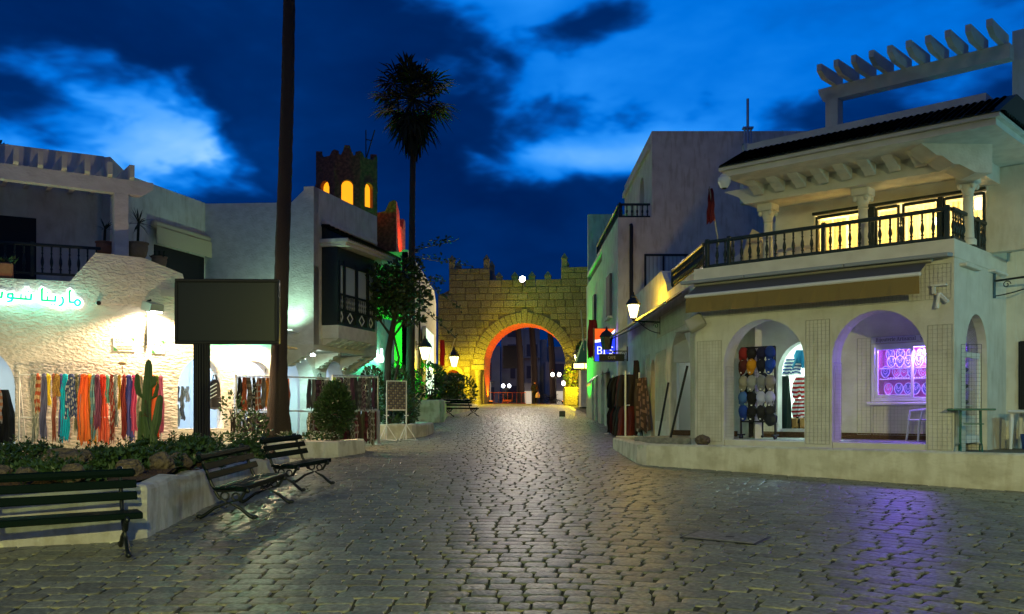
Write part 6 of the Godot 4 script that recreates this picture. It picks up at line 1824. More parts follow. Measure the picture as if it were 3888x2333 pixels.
func shop_stock() -> void:
	# things seen inside the arches on the left
	var X := left_frame2()
	var bp := thing("backpack", "black and blue backpack hanging in the arch right of the signboard post", "backpack", X * Transform3D(Basis(), Vector3(1.95, 1.95, -0.35)))
	var g := G.new(); g.ball(Vector3(0, 0.42, 0), Vector3(0.26, 0.42, 0.15), 14, 10); g.box(Vector3(0, 0.2, 0.10), Vector3(0.40, 0.36, 0.14), Basis(), 0.05)
	part("body", g, M.dark, bp)
	g = G.new(); for k in 4: g.bar(Vector3(-0.2, 0.3 + k * 0.1, 0.155), Vector3(0.0, 0.42 + k * 0.1, 0.15), 0.03, 0.02)
	part("stripe", g, M.blue_glass, bp)
	g = G.new(); g.tube([Vector3(-0.06, 0.8, 0), Vector3(-0.03, 0.95, 0), Vector3(0.03, 0.95, 0), Vector3(0.06, 0.8, 0)], 0.015, 5)
	part("handle", g, M.black, bp)
	for k in 9:
		var c: Color = [Color(0.25, 0.24, 0.2), Color(0.4, 0.4, 0.36), Color(0.12, 0.12, 0.12)][k % 3]
		g = hang(0.12, 0.42 + 0.15 * (k % 2), c, c * 0.5, 40 + k, 0.0, 1.0, 0)
		var o := part("bag", g, M.cloth, self, X * Transform3D(Basis(), Vector3(0.9 + (k % 5) * 0.13, 2.6 - 0.5 * (k / 5), -1.0)))
		tag(o, "%s small bag, %s in the %s row left of the signboard post" % [["khaki", "pale grey", "black"][k % 3], ordinal(k % 5 + 1), ["upper", "lower"][k / 5]], "bag", "small bags in the arch left of the post")
	var Bf := bay_frame()
	var rack := thing("goods_stand", "wire stand crowded with pale trinkets between the palm trunk and the round shrub", "display stand", Bf * Transform3D(Basis(), Vector3(0.12, 0.0, 0.15)))
	g = G.new()
	for x in [-0.24, 0.24]: g.tube([Vector3(x, 1.0, 0), Vector3(x, 2.55, 0)], 0.015, 5)
	for y in [1.35, 1.65, 1.95, 2.25]: g.box(Vector3(0, y, 0), Vector3(0.5, 0.02, 0.2))
	part("frame", g, M.steel, rack)
	for j in 4:
		for i in 6:
			g = G.new(); g.col = [Color(0.7, 0.55, 0.4), Color(0.8, 0.78, 0.7), Color(0.25, 0.1, 0.06), Color(0.6, 0.25, 0.1)][(i * 3 + j * 2) % 4]
			g.ball(Vector3(-0.2 + i * 0.08, 1.43 + j * 0.3, 0.06), Vector3(0.036, 0.07, 0.036), 6, 5)
			part("trinket", g, M.paint, rack)
	var sb := thing("travel_bag", "black travel bag with white labels hanging above the trinket stand", "bag", Bf * Transform3D(Basis(), Vector3(0.10, 2.62, 0.15)))
	part("body", bx(Vector3(0, 0.16, 0), Vector3(0.5, 0.36, 0.16), 0.06), M.dark, sb)
	part("label", bx(Vector3(0.02, 0.16, 0.085), Vector3(0.18, 0.08, 0.006)), M.paint_white, sb)
	g = G.new(); g.tube([Vector3(-0.12, 0.33, 0), Vector3(-0.08, 0.48, 0), Vector3(0.08, 0.48, 0), Vector3(0.12, 0.33, 0)], 0.016, 5)
	part("handle", g, M.black, sb)
	var sh := left_frame()
	var md := thing("dark_coat", "black coat with a pale scarf on a stand in the arch at the left edge", "coat", sh * Transform3D(Basis(), Vector3(-3.35, 0.95, -0.6)))
	g = hang(0.55, 1.35, Color(0.012, 0.012, 0.014), Color(0.1, 0.1, 0.1), 5, 0.2, 2.0, 0)
	part("body", g, M.cloth, md, Transform3D(Basis(), Vector3(0, 1.5, 0)))
	g = hang(0.1, 0.8, Color(0.6, 0.25, 0.12), Color(0.6, 0.5, 0.4), 6, 0.0, 1.0, 1)
	part("scarf", g, M.cloth, md, Transform3D(Basis(), Vector3(0, 1.5, 0.12)))
	# picture stand on two tripods by the round planter
	var F := frame(-3.85, 28.6, 0.93, 0.37)
	var st := thing("postcard_stand", "white framed display board of dark trinkets on two tripod feet", "display stand", F)
	var y0 := gy(28.6)
	g = G.new()
	for x in [0.0, 0.62]:
		g.tube([Vector3(x, y0 + 0.02, 0), Vector3(x, y0 + 1.85, 0)], 0.02, 6)
		for k in 3:
			var a := TAU * k / 3.0 + 0.5
			g.tube([Vector3(x, y0 + 0.5, 0), Vector3(x + cos(a) * 0.32, y0 + 0.02, sin(a) * 0.32)], 0.016, 5)
			g.tube([Vector3(x, y0 + 0.03, 0), Vector3(x + cos(a) * 0.32, y0 + 0.02, sin(a) * 0.32)], 0.014, 5)
		g.box(Vector3(x, y0 + 0.78, 0), Vector3(0.14, 0.03, 0.03))
	for y in [0.95, 1.84]: g.box(Vector3(0.31, y0 + y, 0), Vector3(0.66, 0.03, 0.03))
	part("frame", g, M.paint_white, st)
	part("board", bx(Vector3(0.31, y0 + 1.4, -0.01), Vector3(0.6, 0.86, 0.02)), M.shade_board, st)
	for i in 8:
		for j in 11:
			g = G.new(); g.col = [Color(0.25, 0.2, 0.14), Color(0.12, 0.09, 0.06), Color(0.35, 0.3, 0.2)][(i + j * 2) % 3]
			g.ball(Vector3(0.06 + i * 0.071, y0 + 1.0 + j * 0.078, 0.02), Vector3(0.028, 0.03, 0.018), 6, 4)
			part("trinket", g, M.paint, st)

# ---------------------------------------------------------------- goods and fittings on the right
func cap_mesh(c: Color, sd: int) -> G:      # a baseball cap hung by its strap, crown outwards, peak down
	var g := G.new(); g.col = c
	for j in 7:
		for i in 14:
			var p := []
			for q in [[i, j], [i + 1, j], [i + 1, j + 1], [i, j + 1]]:
				var f: float = PI * 0.5 * q[1] / 7.0; var a: float = TAU * q[0] / 14.0
				p.append(Vector3(cos(a) * sin(f) * 0.095, sin(a) * sin(f) * 0.12, cos(f) * 0.11))
			var nn := []
			for v in p: nn.append((v / Vector3(0.095, 0.12, 0.11)).normalized())
			g.tri(p[3], p[2], p[1], nn[3], nn[2], nn[1]); g.tri(p[3], p[1], p[0], nn[3], nn[1], nn[0])
	g.ball(Vector3(0, 0, 0.11), Vector3(0.012, 0.012, 0.008), 6, 4)
	g.col = c * 0.85
	var pk := []
	for k in 9:
		var a := PI + PI * k / 8.0
		pk.append([Vector3(cos(a) * 0.09, sin(a) * 0.10, 0.02 - 0.02 * sin(a)), Vector3(cos(a) * 0.085, sin(a) * 0.185 - 0.01, 0.055 + 0.03 * cos(a) * cos(a) * -1.0 + 0.02)])
	for k in 8:
		g.quad(pk[k][0], pk[k + 1][0], pk[k + 1][1], pk[k][1]); g.quad(pk[k][0] - Vector3(0, 0, 0.008), pk[k][1] - Vector3(0, 0, 0.008), pk[k + 1][1] - Vector3(0, 0, 0.008), pk[k + 1][0] - Vector3(0, 0, 0.008))
	return g

func right_goods() -> void:
	var X := right_frame()
	# cap stand
	var F := X * Transform3D(Basis(), Vector3(1.12, 1.30, -0.75))
	var r := thing("cap_stand", "black wheeled wire stand hung with caps in the first arch", "display stand", F)
	var g := G.new()
	for x in [-0.41, 0.41]: g.tube([Vector3(x, 0.08, 0), Vector3(x, 2.02, 0)], 0.022, 6)
	for y in [0.38, 2.02]: g.tube([Vector3(-0.41, y, 0), Vector3(0.41, y, 0)], 0.018, 6)
	part("frame", g, M.black, r)
	part("wire_grid", wire_panel(-0.40, 0.40, 0.5, 2.0, 0.0, 0.06), M.black, r)
	g = G.new()
	for x in [-0.41, 0.41]:
		for z in [-0.12, 0.12]: g.ball(Vector3(x + z * 0.4, 0.04, z), Vector3(0.03, 0.045, 0.045), 8, 6)
		g.bar(Vector3(x, 0.09, -0.15), Vector3(x, 0.09, 0.15), 0.04, 0.03)
	part("castor", g, M.black, r)
	var rows := [
		["top", 1.90, [["dark red", Color(0.30, 0.02, 0.02)], ["black", Color(0.015, 0.01, 0.012)], ["navy", Color(0.015, 0.015, 0.06)], ["royal blue", Color(0.015, 0.05, 0.28)]]],
		["second", 1.64, [["maroon", Color(0.09, 0.015, 0.012)], ["amber yellow", Color(0.62, 0.26, 0.01)], ["dark navy", Color(0.012, 0.014, 0.03)], ["bright blue", Color(0.01, 0.06, 0.36)]]],
		["third", 1.27, [["beige", Color(0.34, 0.31, 0.24)], ["grey checked", Color(0.30, 0.30, 0.30)], ["grey", Color(0.22, 0.22, 0.23)], ["sand grey", Color(0.28, 0.25, 0.22)]]],
		["fourth", 0.92, [["sky blue", Color(0.06, 0.16, 0.42)], ["black plain", Color(0.01, 0.01, 0.01)], ["white", Color(0.5, 0.5, 0.66)], ["white printed", Color(0.45, 0.45, 0.6)]]],
		["lowest", 0.62, [["cobalt blue", Color(0.01, 0.05, 0.32)], ["dark", Color(0.01, 0.01, 0.012)], ["black faded", Color(0.02, 0.02, 0.02)], ["charcoal", Color(0.03, 0.03, 0.03)]]],
	]
	var n := 0
	for row in rows:
		for i in 4:
			var c = row[2][i]
			var o := part("cap", cap_mesh(c[1], n), M.cloth, self, F * Transform3D(Basis().scaled(Vector3(1.22, 1.15, 1.1)) * Basis(Vector3.BACK, rv(-0.15, 0.15)) * Basis(Vector3.UP, rv(-0.35, 0.35)) * Basis(Vector3.RIGHT, 0.12), Vector3(-0.33 + i * 0.22, row[1], 0.03 + 0.03 * (n % 2))))
			tag(o, "%s cap, %s from the left in the %s row of the cap stand" % [c[0], ordinal(i + 1), row[0]], "cap", "caps on the black wire stand")
			part("price_tag", bx(Vector3(0.0, -0.145, 0.10), Vector3(0.03, 0.025, 0.003)), M.paint_white, o)
			n += 1
	var hb := thing("handbag", "black handbag with long straps on the right of the cap stand", "handbag", F * Transform3D(Basis(), Vector3(0.36, 0.36, 0.10)))
	g = G.new(); g.ball(Vector3(0, 0.08, 0), Vector3(0.17, 0.15, 0.07), 10, 8, 0.06, 3)
	part("body", g, M.dark, hb)
	g = G.new(); g.tube([Vector3(-0.11, 0.2, 0), Vector3(-0.03, 0.62, 0)], 0.01, 5); g.tube([Vector3(0.11, 0.2, 0), Vector3(0.0, 0.62, 0)], 0.01, 5)
	part("strap", g, M.black, hb)
	# the clothes inside the arched door
	var D := [["dark green coat", 0.80, 2.75, 0.40, 1.40, Color(0.01, 0.03, 0.026), Color(0.02, 0.05, 0.04), 0], ["turquoise and white shirt", 1.20, 3.35, 0.42, 0.42, Color(0.02, 0.22, 0.40), Color(0.7, 0.7, 0.7), 0], ["blue striped shirt", 0.95, 3.15, 0.4, 0.38, Color(0.01, 0.06, 0.25), Color(0.7, 0.75, 0.75), 1], ["red and white striped shirt", 1.22, 2.72, 0.46, 0.5, Color(0.5, 0.02, 0.02), Color(0.75, 0.75, 0.75), 1], ["red and white football shirt", 1.20, 2.20, 0.46, 0.45, Color(0.42, 0.015, 0.02), Color(0.72, 0.72, 0.72), 1], ["dark shorts", 1.20, 1.78, 0.4, 0.35, Color(0.012, 0.014, 0.014), Color(0.02, 0.02, 0.02), 0]]
	for q in D:
		g = hang(q[3], q[4], q[5], q[6], int(q[1] * 100 + q[2] * 10), 0.05, 1.6, q[7])
		var o := part("garment", g, M.cloth, self, X * Transform3D(Basis(), Vector3(q[1], q[2], -2.62 - (0.1 if q[0] != "dark green coat" else 0.0))))
		tag(o, q[0] + " hanging inside the arched shop door", "garment", "garments inside the arched shop door")
	for k in 2:
		g = bx(Vector3(0, 0.13, 0), Vector3(0.2, 0.26, 0.16), 0.03)
		solo("shoulder_bag", g, M.tan_leather, "tan leather bag at the foot of the arched shop door, %s of two" % ["left", "right"][k], "bag", X * Transform3D(Basis(), Vector3(1.02 + k * 0.24, 1.50, -2.75)))
	part("step", bx(Vector3(1.58, 1.40, -2.6), Vector3(1.42, 0.2, 0.5)), M.paint_white, get_node("corner_building"))
	for k in 10:
		g = G.new(); g.col = [Color(0.7, 0.25, 0.12), Color(0.6, 0.6, 0.58), Color(0.5, 0.5, 0.5), Color(0.2, 0.35, 0.5), Color(0.4, 0.35, 0.3)][k / 2]
		g.ball(Vector3.ZERO, Vector3(0.10, 0.14, 0.05), 8, 6, 0.05, k)
		var o := part("trinket", g, M.paint, self, X * Transform3D(Basis(), Vector3(-0.52 + (k % 2) * 0.22, 3.2 - (k / 2) * 0.36, -2.75)))
		tag(o, "%s trinket in the bright doorway left of the cap stand, %s row, %s" % [["orange", "white", "grey", "blue", "brown"][k / 2], ordinal(k / 2 + 1), ["outer", "inner"][k % 2]], "ornament", "trinkets in the bright doorway left of the caps")
	# jewellery: shelves and necklace busts
	var b: Node3D = get_node("corner_building")
	part("case_back", bx(Vector3(4.07, 2.74, -2.86), Vector3(2.0, 1.22, 0.03)), M.magenta, b)
	for y in [2.60, 2.83]: part("case_shelf", bx(Vector3(4.07, y + 0.01, -2.62), Vector3(1.9, 0.018, 0.30)), M.paint_white, b)
	var bust := G.new()
	var outl := PackedVector2Array()
	for k in 25:
		var a := TAU * k / 24.0 - PI / 2
		var w := 0.092 * (1.0 - 0.22 * maxf(0, -sin(a)))
		if k < 24: outl.append(Vector2(cos(a) * w, 0.125 + sin(a) * 0.125))
	bust.prism(outl, -0.012, 0.012)
	var rim := G.new()
	for k in 24:
		var p := outl[k]; var q := outl[(k + 1) % 24]
		rim.bar(Vector3(p.x, p.y, 0.012), Vector3(q.x, q.y, 0.012), 0.016, 0.014, 0.0, Vector3(0, 0, 1))
	var bm := bust.mesh(); var rm := rim.mesh()
	var jn := 0
	for row in [["bottom", 2.27, -2.56, [3.28, 3.50, 3.70, 3.86, 4.08, 4.28, 4.5]], ["lower middle", 2.645, -2.60, [3.20, 3.44, 3.60, 3.76, 4.0, 4.2, 4.42]], ["upper middle", 2.86, -2.52, [3.36, 3.54, 3.72, 3.94, 4.16, 4.4]], ["top", 3.03, -2.72, [3.26, 3.48, 3.70, 3.92, 4.12, 4.32, 4.54]]]:
		var i := 0
		for x in row[3]:
			var pinkish: bool = (row[0] == "lower middle" and i in [1, 2, 4, 5]) or (row[0] == "bottom" and i == 0)
			var o := thing("necklace_bust", "%s necklace bust, %s from the left in the %s row of the window" % ["pink" if pinkish else "dark blue", ordinal(i + 1), row[0]], "jewellery display", X * Transform3D(Basis(Vector3.RIGHT, -0.12), Vector3(x, row[1], row[2])), "necklace busts in the jewellery window")
			part("pad", bm, M.pink_velvet if pinkish else M.blue_velvet, o)
			part("rim", rm, M.pearl, o)
			g = G.new()
			for c in [[0.055, 0.10], [0.035, 0.06]]:
				var pts := []
				for k in 9:
					var a := PI + PI * k / 8.0
					pts.append(Vector3(cos(a) * c[0], 0.205 + sin(a) * c[1] * (1.0 + 0.3 * (jn % 3)), 0.018))
				g.tube(pts, 0.005, 4, false)
			g.ball(Vector3(0, 0.205 - 0.10 * (1.0 + 0.3 * (jn % 3)), 0.02), Vector3(0.012, 0.016, 0.008), 6, 5)
			part("necklace", g, M.pearl, o)
			i += 1; jn += 1
	g = G.new()
	for k in 26: g.box(Vector3(3.30 + k * 0.055, 2.625, -2.50), Vector3(0.03, 0.03, 0.08), Basis(Vector3.UP, 0.4))
	solo("ring_tray", g, M.pearl, "tray of pale rings along the middle shelf of the jewellery window", "tray", X)
	var sg := thing("script_sign", "handwritten silver jewellery sign along the top of the window frame", "sign", X)
	part("board", bx(Vector3(4.1, 3.445, -2.15), Vector3(2.06, 0.14, 0.03), 0.004), M.sign_silver, sg)
	words(sg, "Bijouterie Artisanal _ Silver _ Argent _ Silver", Vector3(4.12, 3.445, -2.135), 0.085, M.black, 1.9, "Droid Serif")
	# plastic chair
	var ch := thing("plastic_chair", "white plastic garden chair with a slatted back under the jewellery window", "chair", X * Transform3D(Basis(Vector3.UP, -0.75), Vector3(4.38, 1.30, -1.55)))
	chair(ch)
	# awning over the front, its valance and bar
	var aw := thing("front_awning", "long folded out awning with a brown valance over the front arcade", "awning", X)
	g = G.new()
	for k in 20:
		var x0 := 0.1 + 4.92 * k / 20.0; var x1 := 0.1 + 4.92 * (k + 1) / 20.0
		var s0 := 0.02 * sin(k * 1.3); var s1 := 0.02 * sin((k + 1) * 1.3)
		g.quad(Vector3(x0, 4.43 + s0 * 0.3, 0.52), Vector3(x1, 4.43 + s1 * 0.3, 0.52), Vector3(x1, 4.70, 0.06), Vector3(x0, 4.70, 0.06))
	part("canvas", g, M.grey_awning, aw)
	g = G.new(); g.box(Vector3(2.56, 4.40, 0.54), Vector3(4.98, 0.075, 0.06), Basis(), 0.02)
	part("front_bar", g, M.paint_white, aw)
	g = G.new()
	var m := 40
	for k in m:
		var x0 := 0.1 + 4.92 * k / m; var x1 := 0.1 + 4.92 * (k + 1) / m
		var z0 := 0.55 + 0.018 * sin(k * 0.9) + 0.01 * sin(k * 2.3); var z1 := 0.55 + 0.018 * sin((k + 1) * 0.9) + 0.01 * sin((k + 1) * 2.3)
		g.quad(Vector3(x0, 4.04, z0 + 0.015), Vector3(x1, 4.04, z1 + 0.015), Vector3(x1, 4.37, 0.55), Vector3(x0, 4.37, 0.55))
	part("valance", g, M.brown_awning, aw)
	g = G.new(); g.tube([Vector3(0.05, 4.70, 0.10), Vector3(5.1, 4.70, 0.10)], 0.045, 8)
	part("roller", g, M.wire, aw)
	var Sx := street_frame()
	aw = thing("street_awning", "narrow folded awning with a pale bar along the street side of the corner building", "awning", Sx)
	g = G.new(); g.quad(Vector3(0.8, 4.42, 0.75), Vector3(11.6, 4.42, 0.55), Vector3(11.6, 4.78, 0.05), Vector3(0.8, 4.78, 0.05))
	part("canvas", g, M.grey_awning, aw)
	g = G.new(); g.bar(Vector3(0.8, 4.40, 0.78), Vector3(11.6, 4.40, 0.57), 0.06, 0.07, 0.015); g.bar(Vector3(4.0, 4.6, 0.05), Vector3(1.0, 4.38, 0.7), 0.03, 0.03); g.bar(Vector3(10.8, 4.72, 0.05), Vector3(7.5, 4.38, 0.6), 0.04, 0.03)
	part("front_bar", g, M.wire, aw)
	# floodlight, alarm box and camera on the facade
	var fl := thing("dead_floodlight", "switched off grey floodlight on the corner at the arcade", "floodlight", X * Transform3D(Basis(), Vector3(0.05, 3.78, 0.22)))
	g = G.new(); g.box(Vector3(0.12, 0.06, 0.06), Vector3(0.40, 0.30, 0.22), Basis(Vector3.BACK, 0.6) * Basis(Vector3.UP, 0.5), 0.03)
	part("housing", g, M.wire, fl)
	g = G.new(); g.bar(Vector3(-0.35, -0.12, 0), Vector3(0.05, -0.08, 0), 0.3, 0.02); g.bar(Vector3(0.05, 0, -0.2), Vector3(0.1, 0, 0.05), 0.05, 0.05)
	part("bracket", g, M.wire, fl)
	var wc := thing("facade_camera", "white bracketed camera fittings high on the right pillar", "camera", X * Transform3D(Basis(), Vector3(5.22, 4.02, 0.04)))
	g = G.new(); g.box(Vector3(0, 0.2, 0.06), Vector3(0.26, 0.03, 0.1)); g.box(Vector3(-0.1, 0.12, 0.04), Vector3(0.05, 0.14, 0.08)); g.bar(Vector3(0.0, 0.05, 0.05), Vector3(0.16, -0.12, 0.1), 0.05, 0.05); g.tube([Vector3(0.0, 0.05, 0.08), Vector3(-0.03, -0.22, 0.10)], 0.035, 8)
	part("body", g, M.paint_white, wc)
	var dc := thing("dome_camera", "grey dome camera hanging from the left tip of the eaves", "camera", X * Transform3D(Basis(), Vector3(1.27, 6.60, 0.95)))
	g = G.new(); g.lathe([Vector2(0.0, -0.12), Vector2(0.07, -0.10), Vector2(0.11, -0.02), Vector2(0.13, 0.02), Vector2(0.13, 0.10), Vector2(0.06, 0.18), Vector2(0.0, 0.18)], Vector3.ZERO, 12)
	part("housing", g, M.plastic, dc)
	g = G.new(); g.ball(Vector3(0, -0.05, 0), Vector3(0.08, 0.08, 0.08), 10, 6)
	part("dome", g, M.black, dc)
	var fg := thing("terrace_flag", "dark red flag hanging from a pole at the left end of the terrace", "flag", X * Transform3D(Basis(), Vector3(0.45, 5.85, -0.1)))
	g = G.new(); g.tube([Vector3(0.08, -0.3, 0), Vector3(-0.1, 1.0, 0.1)], 0.015, 5)
	part("pole", g, M.wire, fg)
	part("cloth", hang(0.13, 0.72, Color(0.14, 0.008, 0.008), Color(0.4, 0.02, 0.02), 12, 0.5, 1.2), M.cloth, fg, Transform3D(Basis(), Vector3(-0.06, 0.95, 0.1)))
	# stone, rods, mesh panel, tables
	g = G.new(); g.ball(Vector3(0, 0.10, 0), Vector3(0.18, 0.12, 0.14), 12, 8, 0.07, 2)
	solo("loose_stone", g, M.rock, "rough brown stone lying at the foot of the first pillar", "stone", X * Transform3D(Basis(), Vector3(0.32, 1.17, 0.22)))
	for q in [[9.2, 0.35, 2.65, 0.12, "shorter dark pole leaning in the street side arch, left of the two"], [11.35, 0.42, 2.95, -0.32, "longer dark pole leaning on the corner pier, right of the two"]]:
		g = G.new(); g.tube([Vector3(q[0], 1.18, q[1]), Vector3(q[0] - q[3], q[2], 0.06)], 0.028, 6)
		solo("leaning_pole", g, M.black, q[4], "pole", Sx)
	var S := X * Transform3D(Basis(Vector3(0, 0, -1), Vector3.UP, Vector3(1, 0, 0)), Vector3(5.446, 0, 0))
	solo("mesh_panel", wire_panel(-0.16, 0.20, 1.17, 3.13, 0.0, 0.075), M.iron, "tall dark wire mesh panel leaning beside the side window", "wire panel", S * Transform3D(Basis(Vector3.UP, -0.9), Vector3(0.25, 0, 0.20)))
	var tb := thing("green_table", "green topped folding table on tubular legs by the side window", "table", X * Transform3D(Basis(Vector3.UP, 0.35), Vector3(5.72, 1.16, -0.02)))
	part("top", bx(Vector3(0, 0.78, 0), Vector3(0.78, 0.035, 0.55), 0.01), M.green_top, tb)
	part("under_shelf", bx(Vector3(0.05, 0.52, 0), Vector3(0.32, 0.02, 0.3)), M.green_top, tb)
	for s in [-1.0, 1.0]:
		g = G.new()
		for z in [-0.16, 0.16]: g.tube([Vector3(s * 0.16, 0.76, z), Vector3(s * 0.17, 0.16, z)], 0.014, 6)
		g.tube([Vector3(s * 0.17, 0.02, -0.30), Vector3(s * 0.17, 0.10, -0.28), Vector3(s * 0.17, 0.16, -0.2), Vector3(s * 0.17, 0.16, 0.2), Vector3(s * 0.17, 0.10, 0.28), Vector3(s * 0.17, 0.02, 0.30)], 0.016, 6)
		part("leg", g, M.green_top, tb)
	var wt := thing("white_table", "white plastic table cut off by the right edge, a blue bucket underneath", "table", X * Transform3D(Basis(), Vector3(6.15, 1.16, -2.6)))
	part("top", bx(Vector3(0.1, 0.74, 0), Vector3(1.0, 0.06, 0.8), 0.02), M.plastic, wt)
	for x in [-0.34, 0.54]:
		for z in [-0.32, 0.32]:
			g = G.new(); g.tube([Vector3(x, 0.72, z), Vector3(x * 1.06, 0.0, z * 1.06)], [0.05, 0.03], 8)
			part("leg", g, M.plastic, wt)
	g = G.new(); g.lathe([Vector2(0.0, 0), Vector2(0.13, 0), Vector2(0.17, 0.3), Vector2(0.155, 0.3), Vector2(0.12, 0.02)], Vector3.ZERO, 16)
	solo("bucket", g, M.blue_plastic, "blue plastic bucket under the white table at the right edge", "bucket", X * Transform3D(Basis(), Vector3(6.1, 1.16, -2.4)))
	var br := thing("empty_bracket", "scrolled iron sign bracket with nothing on it, at the right edge", "bracket")
	wall_bracket(br, X * Vector3(5.47, 4.52, -2.35), X * Vector3(6.9, 4.60, -2.3))
	var shf := thing("wall_ledge", "short chipped white ledge on the side wall under the terrace rail", "ledge", S)
	part("slab", bx(Vector3(0.75, 4.62, 0.06), Vector3(0.9, 0.06, 0.14), 0.015), M.trim, shf)
	part("slab", bx(Vector3(2.5, 4.70, 0.06), Vector3(0.9, 0.05, 0.14), 0.015), M.paint_white, shf)
	var pm := thing("plaster_mould", "white moulded panel with a pointed top leaning on the terrace", "panel", X * Transform3D(Basis(), Vector3(1.05, 5.07, -0.75)))
	part("panel", pr(PackedVector2Array([Vector2(-0.35, 0), Vector2(0.32, 0), Vector2(0.24, 0.4), Vector2(0.12, 0.75), Vector2(-0.05, 0.86), Vector2(-0.2, 0.6)]), -0.03, 0.03), M.curtain, pm)

func chair(ch: Node3D) -> void:
	var g := G.new()
	for x in [-0.2, 0.2]:
		g.tube([Vector3(x, 0.42, 0.2), Vector3(x * 1.2, 0.0, 0.25)], [0.028, 0.02], 6); g.tube([Vector3(x, 0.42, -0.2), Vector3(x * 1.15, 0.0, -0.28)], [0.028, 0.02], 6)
	part("leg", g, M.plastic, ch)
	part("seat", bx(Vector3(0, 0.43, 0.0), Vector3(0.44, 0.03, 0.44), 0.014), M.plastic, ch)
	g = G.new()
	var pts := []
	for k in 13:
		var a := PI * k / 12.0
		pts.append(Vector3(-cos(a) * 0.23, 0.45 + pow(sin(a), 0.6) * 0.45, -0.2 - sin(a) * 0.12))
	g.tube(pts, 0.022, 6)
	for k in 5:
		var x := -0.13 + k * 0.065
		g.bar(Vector3(x * 0.7, 0.56, -0.23), Vector3(x * 1.25, 0.86 - absf(x) * 0.4, -0.31), 0.028, 0.012)
	g.tube([Vector3(-0.18, 0.56, -0.225), Vector3(0.18, 0.56, -0.225)], 0.018, 6)
	part("backrest", g, M.plastic, ch)
	g = G.new()
	for x in [-0.25, 0.25]: g.tube([Vector3(x * 0.9, 0.66, -0.25), Vector3(x, 0.64, -0.05), Vector3(x, 0.62, 0.16), Vector3(x * 0.95, 0.43, 0.2)], 0.02, 6)
	part("armrest", g, M.plastic, ch)

